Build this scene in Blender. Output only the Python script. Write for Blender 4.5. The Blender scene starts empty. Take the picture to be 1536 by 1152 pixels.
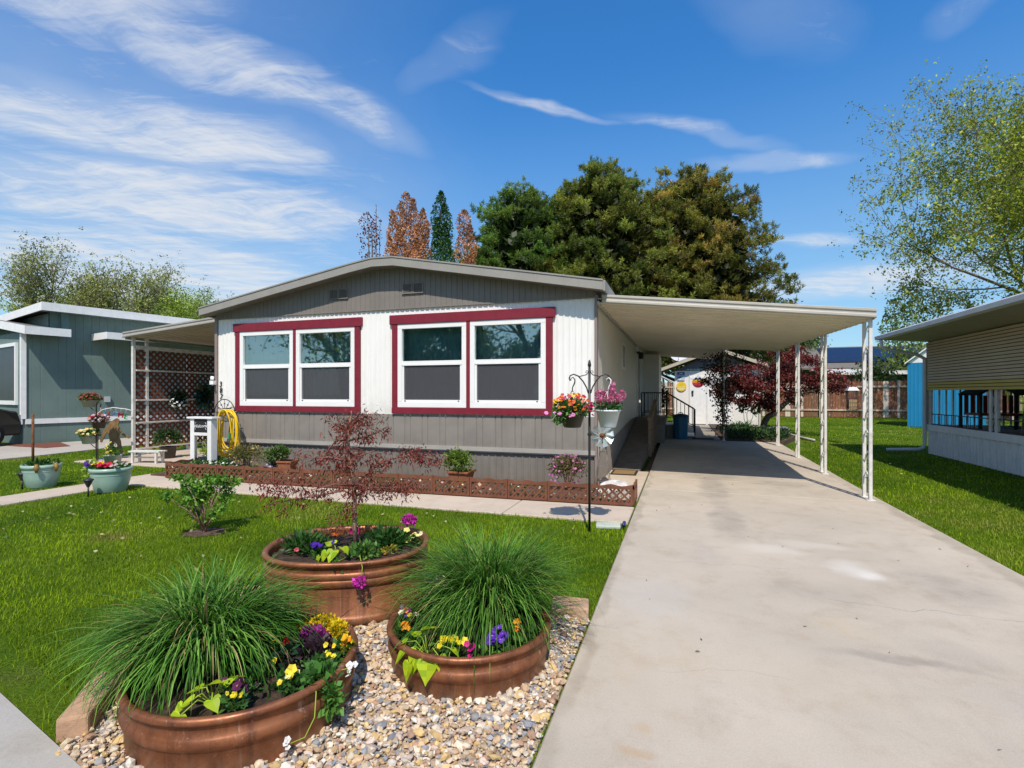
import bpy, math, random
import numpy as np
from mathutils import Vector, Matrix
random.seed(11)
RNG = np.random.default_rng(11)
S = bpy.context.scene
COL = S.collection
R = math.radians
PI = math.pi

# ------------------------------------------------------------------ object helpers
LOC = {}
def props(o, label=None, cat=None, group=None, kind=None):
    if label: o['label'] = label
    if cat: o['category'] = cat
    if group: o['group'] = group
    if kind: o['kind'] = kind
    return o
def thing(name, label, cat, loc=(0, 0, 0), rotz=0.0, group=None):
    o = bpy.data.objects.new(name, None); COL.objects.link(o)
    o.empty_display_size = 0.2
    o.location = loc; o.rotation_euler = (0, 0, rotz)
    LOC[o.name] = Vector(loc)
    return props(o, label, cat, group)
def link(name, me, parent=None):
    o = bpy.data.objects.new(name, me); COL.objects.link(o)
    if parent is not None:
        o.parent = parent; LOC[o.name] = LOC.get(parent.name, Vector((0, 0, 0)))
    else:
        LOC[o.name] = Vector((0, 0, 0))
    return o
def copy_tree(o, parent=None):
    c = o.copy(); COL.objects.link(c); c.parent = parent
    for ch in list(o.children): copy_tree(ch, c)
    return c

class MB:
    """collects shapes and links them as one mesh object"""
    def __init__(s): s.v = []; s.f = []; s.m = []; s.sm = []
    def add(s, vs, fs, mi=0, smooth=False):
        b = len(s.v); s.v.extend([tuple(p) for p in vs])
        for f in fs:
            s.f.append(tuple(i + b for i in f)); s.m.append(mi); s.sm.append(smooth)
    def poly(s, pts, mi=0): s.add(pts, [tuple(range(len(pts)))], mi)
    def box(s, x0, x1, y0, y1, z0, z1, mi=0):
        s.hexa([(x0, y0, z0), (x1, y0, z0), (x1, y1, z0), (x0, y1, z0), (x0, y0, z1), (x1, y0, z1), (x1, y1, z1), (x0, y1, z1)], mi)
    def hexa(s, p, mi=0):
        s.add(p, [(3, 2, 1, 0), (4, 5, 6, 7), (0, 1, 5, 4), (1, 2, 6, 5), (2, 3, 7, 6), (3, 0, 4, 7)], mi)
    def obox(s, c, size, rz=0.0, rx=0.0, mi=0):
        M = Matrix.Rotation(rz, 3, 'Z') @ Matrix.Rotation(rx, 3, 'X')
        h = [q / 2 for q in size]; P = []
        for z in (-1, 1):
            for (x, y) in ((-1, -1), (1, -1), (1, 1), (-1, 1)):
                P.append(Vector(c) + M @ Vector((x * h[0], y * h[1], z * h[2])))
        s.hexa(P, mi)
    def bar(s, a, b, w, t, mi=0, up=(0, 0, 1)):
        a = Vector(a); b = Vector(b); d = (b - a).normalized(); u = Vector(up)
        if abs(d.dot(u)) > .95: u = Vector((0, 1, 0))
        x = d.cross(u).normalized() * w / 2; y = x.cross(d).normalized() * t / 2
        s.hexa([a - x - y, a + x - y, a + x + y, a - x + y, b - x - y, b + x - y, b + x + y, b - x + y], mi)
    def tube(s, pts, r, n=8, cap=True, mi=0, closed=False):
        pts = [Vector(p) for p in pts]; m = len(pts)
        rs = r if isinstance(r, (list, tuple)) else [r] * m
        ref = None; V = []; 
        for i in range(m):
            if closed: t = pts[(i + 1) % m] - pts[i - 1]
            else: t = pts[min(i + 1, m - 1)] - pts[max(i - 1, 0)]
            t = t.normalized() if t.length > 1e-9 else Vector((0, 0, 1))
            if ref is None:
                ref = Vector((0, 0, 1)) if abs(t.z) < .9 else Vector((1, 0, 0))
            x = ref - t * ref.dot(t)
            if x.length < 1e-5: x = t.orthogonal()
            x.normalize(); ref = x; y = t.cross(x)
            for k in range(n):
                a = 2 * PI * k / n
                V.append(pts[i] + (x * math.cos(a) + y * math.sin(a)) * rs[i])
        F = []
        for i in range(m if closed else m - 1):
            j = (i + 1) % m
            for k in range(n):
                F.append((i * n + k, i * n + (k + 1) % n, j * n + (k + 1) % n, j * n + k))
        if cap and not closed:
            F.append(tuple(range(n - 1, -1, -1))); F.append(tuple((m - 1) * n + k for k in range(n)))
        s.add(V, F, mi, True)
    def lathe(s, prof, c=(0, 0, 0), n=32, mi=0, smooth=True, sx=1.0):
        V = []; F = []; m = len(prof)
        for (r, z) in prof:
            for k in range(n):
                a = 2 * PI * k / n
                V.append((c[0] + r * math.cos(a) * sx, c[1] + r * math.sin(a), c[2] + z))
        for i in range(m - 1):
            for k in range(n):
                F.append((i * n + k, i * n + (k + 1) % n, (i + 1) * n + (k + 1) % n, (i + 1) * n + k))
        s.add(V, F, mi, smooth)
    def disc(s, c, r, n=24, mi=0, nrm='z', sx=1.0):
        P = []
        for k in range(n):
            a = 2 * PI * k / n; x, y = r * math.cos(a) * sx, r * math.sin(a)
            P.append((c[0] + x, c[1] + y, c[2]) if nrm == 'z' else (c[0] + x, c[1], c[2] + y))
        s.poly(P if nrm == 'z' else P, mi)
    def prism(s, A, B, mi=0):
        n = len(A); 
        s.add(list(A) + list(B), [tuple(range(n - 1, -1, -1)), tuple(range(n, 2 * n))] + [(i, (i + 1) % n, n + (i + 1) % n, n + i) for i in range(n)], mi)
    def slab(s, poly, z0, z1, mi=0):
        s.prism([(x, y, z0) for x, y in poly], [(x, y, z1) for x, y in poly], mi)
    def plate(s, poly, y0, y1, mi=0):      # outline in x,z pushed along y
        s.prism([(x, y1, z) for x, z in poly], [(x, y0, z) for x, z in poly], mi)
    def ribs(s, o, u, n, prof, L, z0, z1, holes=(), mi=0):
        """vertical ribbed sheet; prof: [(s,depth)...] one period; z0/z1 floats or functions of s"""
        per = prof[-1][0]; pts = []; k = 0
        while k * per < L:
            for (a, d) in prof[:-1]:
                if k * per + a < L: pts.append((k * per + a, d))
            k += 1
        pts.append((L, prof[0][1]))
        f0 = z0 if callable(z0) else (lambda q: z0); f1 = z1 if callable(z1) else (lambda q: z1)
        def P(q, d, z): return (o[0] + u[0] * q + n[0] * d, o[1] + u[1] * q + n[1] * d, z)
        for (a, da), (b, db) in zip(pts[:-1], pts[1:]):
            mid = (a + b) / 2; iv = [(None, None)]
            for (h0, h1, za, zb) in holes:
                if h0 < mid < h1: iv = [(None, za), (zb, None)]
            for (lo, hi) in iv:
                la, lb = (f0(a), f0(b)) if lo is None else (lo, lo)
                ha, hb = (f1(a), f1(b)) if hi is None else (hi, hi)
                s.add([P(a, da, la), P(b, db, lb), P(b, db, hb), P(a, da, ha)], [(0, 1, 2, 3)], mi)
    def build(s, name, mats, parent=None, bevel=0.0, kind=None):
        me = bpy.data.meshes.new(name)
        off = LOC.get(parent.name, Vector((0, 0, 0))) if parent is not None else Vector((0, 0, 0))
        me.from_pydata([tuple(Vector(p) - off) for p in s.v], [], s.f)
        if not isinstance(mats, (list, tuple)): mats = [mats]
        for m in mats: me.materials.append(m)
        me.polygons.foreach_set('material_index', s.m); me.polygons.foreach_set('use_smooth', s.sm)
        me.update()
        o = link(name, me, parent)
        if bevel:
            b = o.modifiers.new('bevel', 'BEVEL'); b.width = bevel; b.segments = 2; b.limit_method = 'ANGLE'; b.angle_limit = R(40)
        if kind: o['kind'] = kind
        return o

def soup(name, V, n, C, mat, parent=None, smooth=False):
    """many separate n-sided faces as ONE mesh with a colour per face"""
    V = np.asarray(V, dtype=np.float32).reshape(-1, 3); N = len(V) // n
    if parent is not None:
        V = V - np.array(LOC.get(parent.name, (0, 0, 0)), dtype=np.float32)
    me = bpy.data.meshes.new(name)
    me.vertices.add(N * n); me.vertices.foreach_set('co', V.ravel())
    me.loops.add(N * n); me.loops.foreach_set('vertex_index', np.arange(N * n, dtype=np.int32))
    me.polygons.add(N); me.polygons.foreach_set('loop_start', np.arange(0, N * n, n, dtype=np.int32))
    at = me.color_attributes.new('Col', 'FLOAT_COLOR', 'POINT')
    C4 = np.ones((N * n, 4), dtype=np.float32); C4[:, :3] = np.repeat(np.asarray(C, dtype=np.float32), n, axis=0)
    at.data.foreach_set('color', C4.ravel())
    me.materials.append(mat); me.update(calc_edges=True)
    if smooth: me.polygons.foreach_set('use_smooth', np.ones(N, dtype=bool))
    return link(name, me, parent)

# ------------------------------------------------------------------ materials
class NT:
    def __init__(s, nt): s.t = nt
    def n(s, typ, **k):
        x = s.t.nodes.new(typ)
        for a, b in k.items(): setattr(x, a, b)
        return x
    def l(s, a, b): s.t.links.new(a, b)
    def math(s, op, a, b=None, c=None, clamp=False):
        x = s.n('ShaderNodeMath', operation=op, use_clamp=clamp)
        for i, q in enumerate((a, b, c)):
            if q is None: continue
            if isinstance(q, (int, float)): x.inputs[i].default_value = q
            else: s.l(q, x.inputs[i])
        return x.outputs[0]
    def mix(s, fac, a, b, mode='MIX'):
        x = s.n('ShaderNodeMix', data_type='RGBA', blend_type=mode)
        for k, q in ((0, fac), (6, a), (7, b)):
            if isinstance(q, (int, float)): x.inputs[k].default_value = q
            elif isinstance(q, (tuple, list)): x.inputs[k].default_value = tuple(q)[:3] + (1,)
            else: s.l(q, x.inputs[k])
        return x.outputs[2]
    def noise(s, vec, scale, detail=5, rough=.55, stretch=None, dist=0.0):
        if stretch:
            m = s.n('ShaderNodeMapping'); m.inputs['Scale'].default_value = stretch; s.l(vec, m.inputs[0]); vec = m.outputs[0]
        x = s.n('ShaderNodeTexNoise'); x.inputs['Scale'].default_value = scale; x.inputs['Detail'].default_value = detail
        x.inputs['Roughness'].default_value = rough; x.inputs['Distortion'].default_value = dist
        s.l(vec, x.inputs['Vector']); return x.outputs['Fac']
    def ramp(s, fac, lo, hi, a=0.0, b=1.0):
        x = s.n('ShaderNodeMapRange'); x.interpolation_type = 'SMOOTHSTEP'
        for k, q in enumerate((fac, lo, hi, a, b)):
            if isinstance(q, (int, float)): x.inputs[k].default_value = q
            else: s.l(q, x.inputs[k])
        return x.outputs[0]
MATS = {}
def base_mat(name):
    m = bpy.data.materials.new(name); m.use_nodes = True; T = NT(m.node_tree)
    bs = m.node_tree.nodes['Principled BSDF']; tc = T.n('ShaderNodeTexCoord')
    return m, T, bs, tc.outputs['Object']
def mk(name, c, var=.12, scale=4.0, rough=.6, bump=0.0, bscale=80.0, metal=0.0, spec=.4, tint=None, tamt=.5, streak=None, dirt=None):
    if name in MATS: return MATS[name]
    m, T, bs, co = base_mat(name)
    f = T.noise(co, scale, 6, .6)
    lo = tuple(q * (1 - var) for q in c); hi = tuple(min(1, q * (1 + var)) for q in c)
    cc = T.mix(T.ramp(f, .3, .7), lo, hi)
    if tint: cc = T.mix(T.math('MULTIPLY', T.ramp(T.noise(co, scale * .6, 5, .65), .48, .68), tamt), cc, tint)
    if streak:
        col, amt = streak; cc = T.mix(T.math('MULTIPLY', T.ramp(T.noise(co, 9, 6, .7, stretch=(1, 1, .07)), .5, .75), amt), cc, col)
    if dirt:      # darker, dirtier towards the foot, z in object space
        z0, z1, col, amt = dirt
        sx = T.n('ShaderNodeSeparateXYZ'); T.l(co, sx.inputs[0])
        g = T.ramp(sx.outputs[2], z1, z0); cc = T.mix(T.math('MULTIPLY', T.math('MULTIPLY', g, T.ramp(T.noise(co, 7, 6, .7), .3, .7)), amt), cc, col)
    T.l(cc, bs.inputs['Base Color'])
    bs.inputs['Roughness'].default_value = rough; bs.inputs['Metallic'].default_value = metal
    bs.inputs['Specular IOR Level'].default_value = spec
    if bump:
        b = T.n('ShaderNodeBump'); b.inputs['Strength'].default_value = bump; b.inputs['Distance'].default_value = .01
        T.l(T.noise(co, bscale, 4, .6), b.inputs['Height']); T.l(b.outputs[0], bs.inputs['Normal'])
    MATS[name] = m; return m

def leaf_mat(name, trans=.3, rough=.5, spec=.3):
    m = bpy.data.materials.new(name); m.use_nodes = True; T = NT(m.node_tree)
    bs = m.node_tree.nodes['Principled BSDF']; out = m.node_tree.nodes['Material Output']
    a = T.n('ShaderNodeAttribute', attribute_name='Col')
    T.l(a.outputs['Color'], bs.inputs['Base Color']); bs.inputs['Roughness'].default_value = rough
    bs.inputs['Specular IOR Level'].default_value = spec
    tr = T.n('ShaderNodeBsdfTranslucent'); T.l(T.mix(1.0, a.outputs['Color'], (1.3, 1.35, .8), 'MULTIPLY'), tr.inputs['Color'])
    mx = T.n('ShaderNodeMixShader'); mx.inputs[0].default_value = trans
    T.l(bs.outputs[0], mx.inputs[1]); T.l(tr.outputs[0], mx.inputs[2]); T.l(mx.outputs[0], out.inputs['Surface'])
    return m
LEAF = leaf_mat('leaf'); PETAL = leaf_mat('petal', .25, .6, .2); BLADE = leaf_mat('grass_blade', .35, .55, .12)
def stone_mat():
    m, T, bs, co = base_mat('pebble')
    a = T.n('ShaderNodeAttribute', attribute_name='Col')
    cc = T.mix(T.ramp(T.noise(co, 60, 5, .65), .3, .75), T.mix(1, a.outputs['Color'], (.75, .72, .7), 'MULTIPLY'), a.outputs['Color'])
    T.l(cc, bs.inputs['Base Color']); bs.inputs['Roughness'].default_value = .75; bs.inputs['Specular IOR Level'].default_value = .3
    return m
PEBBLE = stone_mat()

def concrete(name, c, spots=(), tracks=(), fine=1.0):
    m, T, bs, co = base_mat(name)
    big = T.ramp(T.noise(co, .55, 6, .6), .32, .68); mid = T.noise(co, 3.2, 7, .7); fin = T.noise(co, 130, 3, .8)
    cc = T.mix(big, tuple(q * .90 for q in c), tuple(q * 1.06 for q in c))
    cc = T.mix(T.math('MULTIPLY', T.ramp(mid, .45, .75), .5), cc, (c[0] * .76, c[1] * .69, c[2] * .61))
    cc = T.mix(T.math('MULTIPLY', T.ramp(T.noise(co, 1.1, 6, .7, stretch=(1.6, .5, 1)), .52, .8), .45), cc, (c[0] * .66, c[1] * .66, c[2] * .68))
    cc = T.mix(T.math('MULTIPLY', T.ramp(T.noise(co, 9, 3, .5), .66, .8), .35), cc, (c[0] * 1.05, c[1] * .82, c[2] * .6))
    cc = T.mix(T.ramp(fin, .2, .8, 0, .5 * fine), cc, T.mix(1, cc, (.62, .6, .58), 'MULTIPLY'))
    cc = T.mix(T.math('MULTIPLY', T.ramp(T.noise(co, 4.2, 7, .78, dist=.8), .55, .72), .28), cc, (c[0] * .62, c[1] * .58, c[2] * .55)); cc = T.mix(T.ramp(T.noise(co, 46, 4, .7), .60, .74, 0, .30), cc, (c[0] * .55, c[1] * .5, c[2] * .45)); pit = T.noise(co, 300, 2, .5); cc = T.mix(T.ramp(pit, .66, .78, 0, .5), cc, (c[0] * .4, c[1] * .38, c[2] * .36))
    w = T.n('ShaderNodeSeparateXYZ'); dn = T.n('ShaderNodeVectorMath', operation='ADD')
    nn = T.n('ShaderNodeTexNoise'); nn.inputs['Scale'].default_value = 2.5; nn.inputs['Detail'].default_value = 5; T.l(co, nn.inputs['Vector'])
    sc = T.n('ShaderNodeVectorMath', operation='SCALE'); sc.inputs['Scale'].default_value = .35
    T.l(nn.outputs['Color'], sc.inputs[0]); T.l(co, dn.inputs[0]); T.l(sc.outputs[0], dn.inputs[1]); T.l(dn.outputs[0], w.inputs[0])
    for (x, y, rx, ry, col, amt) in spots:
        dx = T.math('DIVIDE', T.math('SUBTRACT', w.outputs[0], x + .17), rx); dy = T.math('DIVIDE', T.math('SUBTRACT', w.outputs[1], y + .17), ry)
        d = T.math('ADD', T.math('MULTIPLY', dx, dx), T.math('MULTIPLY', dy, dy))
        cc = T.mix(T.math('MULTIPLY', T.math('POWER', T.ramp(d, 1.6, 0.0, 0, 1), 1.6), T.ramp(mid, .25, .7, amt * .55, amt * 1.1)), cc, col)
    for (x, y, ang, L, col, amt) in tracks:       # hairline cracks
        ca, sa = math.cos(ang), math.sin(ang)
        dx = T.math('SUBTRACT', w.outputs[0], x + .17); dy = T.math('SUBTRACT', w.outputs[1], y + .17)
        p = T.math('ABSOLUTE', T.math('ADD', T.math('MULTIPLY', dx, ca), T.math('MULTIPLY', dy, sa)))
        q = T.math('ABSOLUTE', T.math('SUBTRACT', T.math('MULTIPLY', dy, ca), T.math('MULTIPLY', dx, sa)))
        cc = T.mix(T.math('MULTIPLY', T.ramp(q, .006, .001, 0, amt), T.ramp(p, L, L * .8)), cc, col)
    T.l(cc, bs.inputs['Base Color']); bs.inputs['Roughness'].default_value = .85; bs.inputs['Specular IOR Level'].default_value = .25
    b = T.n('ShaderNodeBump'); b.inputs['Strength'].default_value = .25; b.inputs['Distance'].default_value = .004
    T.l(fin, b.inputs['Height']); T.l(b.outputs[0], bs.inputs['Normal'])
    return m

def vcol_mat(name, rough=.7, peel=None):
    m, T, bs, co = base_mat(name)
    a = T.n('ShaderNodeAttribute', attribute_name='Col'); cc = a.outputs['Color']
    cc = T.mix(T.ramp(T.noise(co, 5, 6, .7, stretch=(3, 3, .3)), .3, .7, 0, .4), cc, T.mix(1, cc, (.6, .6, .6), 'MULTIPLY'))
    if peel: cc = T.mix(T.ramp(T.noise(co, 5.5, 6, .75, stretch=(2.2, 2.2, .8)), .56, .64, 0, .8), cc, peel)
    T.l(cc, bs.inputs['Base Color']); bs.inputs['Roughness'].default_value = rough
    return m

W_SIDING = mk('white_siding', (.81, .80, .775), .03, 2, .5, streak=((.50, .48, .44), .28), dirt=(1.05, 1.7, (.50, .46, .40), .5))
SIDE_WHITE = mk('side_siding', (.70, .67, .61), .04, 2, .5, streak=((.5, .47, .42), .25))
GREY_SIDING = mk('grey_siding', (.235, .213, .190), .09, 2.5, .6, bump=.15, bscale=60, streak=((.30, .28, .25), .4), dirt=(.5, .85, (.15, .13, .11), .5))
SKIRT = mk('skirting', (.185, .168, .150), .10, 3, .6, streak=((.26, .24, .22), .4), dirt=(0, .4, (.17, .13, .09), .6))
GABLE = mk('gable_siding', (.20, .178, .160), .06, 3, .6, streak=((.25, .22, .2), .35))
FASCIA = mk('fascia_paint', (.30, .285, .26), .06, 3, .45, streak=((.22, .2, .18), .3))
BELT = mk('belt_trim', (.36, .34, .31), .06, 3, .5, streak=((.25, .23, .2), .3))
MAUVE = mk('corner_trim_paint', (.25, .195, .18), .06, 3, .5)
RED = mk('red_trim', (.20, .016, .032), .10, 6, .5, bump=.1)
VINYL = mk('white_vinyl', (.82, .82, .81), .02, 4, .35, spec=.5)
WHITE = mk('white_paint', (.78, .78, .77), .05, 6, .45, streak=((.45, .42, .36), .25))
OLDWHITE = mk('weathered_white_paint', (.68, .67, .64), .08, 9, .5, tint=(.35, .27, .18), tamt=.35, streak=((.34, .25, .16), .4))
CREAM = mk('carport_metal', (.80, .73, .62), .05, 1.4, .45, streak=((.5, .45, .38), .2))
CREAMTRIM = mk('carport_gutter', (.46, .43, .38), .06, 3, .4)
BLACK = mk('black_iron', (.018, .018, .020), .2, 10, .45, spec=.5)
RUBBER = mk('black_rubber', (.02, .02, .02), .2, 10, .8)
BARK = mk('bark', (.10, .075, .055), .3, 14, .9, bump=.8, bscale=30)
BARKGREY = mk('grey_bark', (.16, .13, .105), .3, 10, .9, bump=.7, bscale=25)
BARKTAN = mk('young_bark', (.28, .18, .12), .25, 40, .8, bump=.4, bscale=90)
TWIG = mk('red_twig', (.19, .085, .06), .3, 30, .7)
TERRA = mk('terracotta', (.32, .115, .05), .16, 10, .8, bump=.2)
SOIL = mk('potting_soil', (.035, .022, .015), .5, 30, .95, bump=1.0, bscale=60, tint=(.09, .055, .035), tamt=.6)
MULCH = mk('bark_mulch', (.075, .045, .03), .5, 22, .95, bump=1.0, bscale=50, tint=(.16, .10, .07), tamt=.6)
SANDSTONE = mk('sandstone', (.44, .27, .17), .14, 5, .85, bump=.5, bscale=40, tint=(.5, .36, .26), tamt=.6)
BORDER = mk('brown_resin', (.155, .058, .03), .15, 8, .55, tint=(.24, .10, .06), tamt=.4)
CELADON = mk('celadon_glaze', (.30, .44, .38), .08, 3, .35, tint=(.20, .30, .26), tamt=.4, dirt=(0, .2, (.22, .27, .22), .4))
SHINGLE = mk('roof_shingle', (.15, .14, .13), .25, 20, .9, bump=.4)
TEAL = mk('teal_siding', (.135, .195, .178), .10, 1.2, .65, streak=((.18, .25, .23), .35), tint=(.185, .26, .235), tamt=.4)
WOODBROWN = mk('brown_stained_lattice', (.15, .05, .028), .2, 12, .6)
DARKWOOD = mk('dark_wood', (.06, .04, .03), .25, 8, .7)
RAILWOOD = mk('weathered_rail_wood', (.23, .165, .11), .2, 9, .7)
RAMPCARPET = mk('ramp_deck', (.17, .14, .115), .18, 5, .9, bump=.4, bscale=200)
BLUEBIN = mk('blue_plastic', (.018, .12, .23), .1, 4, .4)
BLUEPAINT = mk('blue_shed_paint', (.010, .20, .40), .06, 1.5, .5)
YELLOW = mk('yellow_hose', (.80, .52, .012), .06, 10, .35)
GALV = mk('galvanised_steel', (.50, .53, .55), .12, 9, .4, metal=.6)
POTGREY = mk('grey_plastic', (.42, .46, .48), .06, 5, .4)
POTDARK = mk('brown_plastic', (.06, .045, .035), .1, 5, .45)
SHUTTER = mk('tan_shutter', (.60, .47, .31), .05, 3, .5)
SHUTYEL = mk('yellowed_shutter', (.58, .44, .12), .05, 3, .5)
RUST = mk('rust', (.16, .07, .03), .3, 18, .85, metal=.2)

def copper():
    m, T, bs, co = base_mat('aged_copper')
    f = T.ramp(T.noise(co, 3.5, 6, .65), .3, .7)
    cc = T.mix(f, (.18, .062, .026), (.37, .140, .058))
    cc = T.mix(T.ramp(T.noise(co, 2.2, 5, .6), .52, .7, 0, .6), cc, (.13, .045, .022))
    cc = T.mix(T.ramp(T.noise(co, 10, 6, .75, stretch=(1, 1, .05)), .46, .70, 0, .75), cc, (.10, .036, .02))
    cc = T.mix(T.ramp(T.noise(co, 26, 4, .7, stretch=(1, 1, .035)), .60, .70, 0, .6), cc, (.50, .36, .28))
    cc = T.mix(T.ramp(T.noise(co, 70, 3, .6), .64, .74, 0, .4), cc, (.55, .40, .30)); sxz = T.n('ShaderNodeSeparateXYZ'); T.l(co, sxz.inputs[0]); cc = T.mix(T.math('MULTIPLY', T.ramp(sxz.outputs[2], .11, .0), T.ramp(T.noise(co, 22, 5, .7), .3, .65, 0, .75)), cc, (.27, .19, .13))
    cc = T.mix(T.math('MULTIPLY', T.ramp(T.noise(co, 5, 6, .7), .44, .64), .42), cc, T.mix(1, cc, (.45, .38, .38), 'MULTIPLY'))
    cc = T.mix(T.ramp(T.noise(co, 17, 5, .75, stretch=(1, 1, .025)), .62, .70, 0, .55), cc, (.60, .50, .43))
    cc = T.mix(T.ramp(T.noise(co, 140, 2, .6), .70, .76, 0, .5), cc, (.62, .52, .44))
    T.l(cc, bs.inputs['Base Color']); bs.inputs['Metallic'].default_value = .45
    T.l(T.ramp(T.noise(co, 9, 6, .7), .3, .7, .34, .60), bs.inputs['Roughness'])
    b = T.n('ShaderNodeBump'); b.inputs['Strength'].default_value = .12; b.inputs['Distance'].default_value = .01
    T.l(T.noise(co, 12, 4, .6), b.inputs['Height']); T.l(b.outputs[0], bs.inputs['Normal'])
    return m
COPPER = copper(); SHIFTED = set()
def glass(name, tint, refl, rough=.02):
    m = bpy.data.materials.new(name); m.use_nodes = True; T = NT(m.node_tree)
    for n in list(m.node_tree.nodes): m.node_tree.nodes.remove(n)
    out = T.n('ShaderNodeOutputMaterial'); tr = T.n('ShaderNodeBsdfTransparent'); tr.inputs[0].default_value = tint + (1,)
    gl = T.n('ShaderNodeBsdfGlossy'); gl.inputs['Color'].default_value = (.8, .97, .95, 1); gl.inputs['Roughness'].default_value = rough
    tc = T.n('ShaderNodeTexCoord'); b = T.n('ShaderNodeBump'); b.inputs['Strength'].default_value = .05; b.inputs['Distance'].default_value = .02
    T.l(T.noise(tc.outputs['Object'], 1.6, 2, .4), b.inputs['Height']); T.l(b.outputs[0], gl.inputs['Normal'])
    fr = T.n('ShaderNodeFresnel'); fr.inputs[0].default_value = 1.5
    mx = T.n('ShaderNodeMixShader'); T.l(T.math('ADD', fr.outputs[0], refl, clamp=True), mx.inputs[0])
    T.l(tr.outputs[0], mx.inputs[1]); T.l(gl.outputs[0], mx.inputs[2]); T.l(mx.outputs[0], out.inputs[0])
    return m
PANE = glass('coated_pane', (.55, .80, .80), .34)
PANEDARK = glass('plain_pane', (.6, .66, .68), .10)
def screen():
    m = bpy.data.materials.new('insect_screen'); m.use_nodes = True; T = NT(m.node_tree); out = m.node_tree.nodes['Material Output']; bs = m.node_tree.nodes['Principled BSDF']
    bs.inputs['Base Color'].default_value = (.085, .085, .095, 1); bs.inputs['Roughness'].default_value = .7
    tr = T.n('ShaderNodeBsdfTransparent'); tr.inputs[0].default_value = (1, 1, 1, 1); mx = T.n('ShaderNodeMixShader'); mx.inputs[0].default_value = .62
    T.l(tr.outputs[0], mx.inputs[1]); T.l(bs.outputs[0], mx.inputs[2]); T.l(mx.outputs[0], out.inputs['Surface']); return m
SCREEN = screen()
CURTAIN = mk('curtain', (.62, .68, .68), .1, 3, .9)
DARKROOM = mk('dark_interior', (.03, .03, .032), .2, 3, .9)

# ------------------------------------------------------------------ plant helpers
def unit(a): return a / np.maximum(np.linalg.norm(a, axis=1, keepdims=True), 1e-9)
def rdir(n): return unit(RNG.normal(size=(n, 3)))
def pick(pal, n, jit=.18):
    p = np.array(pal, dtype=float); a = p[RNG.integers(0, len(p), n)]; b = p[RNG.integers(0, len(p), n)]
    t = RNG.random((n, 1)) ** 1.5; c = a * (1 - t) + b * t
    return np.clip(c * (1 + RNG.normal(size=(n, 1)) * jit), 0.002, 1)
def kites(P, D, L, W, fold=.15, at=.42, N=None):
    """leaf shaped quads: base, side, tip, side"""
    n = len(P); L = np.broadcast_to(np.asarray(L, float), (n,))[:, None]; W = np.broadcast_to(np.asarray(W, float), (n,))[:, None]
    D = unit(D); 
    if N is None: N = rdir(n)
    U = unit(np.cross(D, N)); K = np.cross(U, D)
    m = P + D * L * at + K * W * fold
    return np.stack([P, m + U * W * .5, P + D * L, m - U * W * .5], axis=1).reshape(-1, 3)
def blades(P, az, e0, L, W, curl, seg=5, twist=0.0):
    """arching ribbons; returns quads"""
    n = len(P); out = []; p = P.copy(); e = e0.copy(); step = (L / seg)
    a = az.copy()
    for i in range(seg):
        d = np.stack([np.cos(a) * np.cos(e), np.sin(a) * np.cos(e), np.sin(e)], 1)
        q = p + d * step[:, None]
        s = np.stack([-np.sin(a), np.cos(a), np.zeros(n)], 1)
        w0 = (W * (1 - (i / seg) ** 2.2))[:, None] * .5; w1 = (W * (1 - ((i + 1) / seg) ** 2.2))[:, None] * .5
        out.append(np.stack([p - s * w0, p + s * w0, q + s * w1, q - s * w1], 1))
        p = q; e = e - curl * (i + 1) / seg; a = a + twist * RNG.normal(size=n)
    return np.stack(out, 1).reshape(-1, 3)
def ball(n, c, rad, shell=.5):
    d = rdir(n); r = (shell + (1 - shell) * RNG.random((n, 1))) if shell < 1 else 1.0
    return np.array(c) + d * r * np.array(rad), d
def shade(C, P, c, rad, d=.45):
    """inner shade of a clump put into the colour: deep leaves are darkened"""
    q = np.linalg.norm((P - np.array(c)) / np.array(rad), axis=1); return C * np.clip(1 - d + d * q, .3, 1.1)[:, None]  # darker towards the clump centre, shade painted into leaf colour
def bush(name, parent, c, rad, n, L, W, pal, shell=.25, up=.5, mat=None, lumps=0):
    if lumps:
        PP = []; DD = []; CC = []
        for k in range(lumps):
            d = rdir(1)[0]; d[2] = abs(d[2]) * .8 - .1
            cc = np.array(c) + d * np.array(rad) * .6; rr = np.array(rad) * random.uniform(.35, .6)
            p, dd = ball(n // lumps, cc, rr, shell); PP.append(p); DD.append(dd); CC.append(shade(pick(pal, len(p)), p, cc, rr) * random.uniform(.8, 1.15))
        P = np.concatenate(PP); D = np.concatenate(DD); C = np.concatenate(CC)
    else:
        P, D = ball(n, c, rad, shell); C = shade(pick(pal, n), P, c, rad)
    D = D * .7 + rdir(len(P)) * .6 + np.array([0, 0, up]) * .6
    L_ = L * (1 + .35 * RNG.normal(size=len(P)).clip(-1.5, 1.5)); W_ = W * L_ / L
    P[:, 2] = np.maximum(P[:, 2], .012)
    return soup(name, kites(P, D, L_, W_), 4, C, mat or LEAF, parent)
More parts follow.
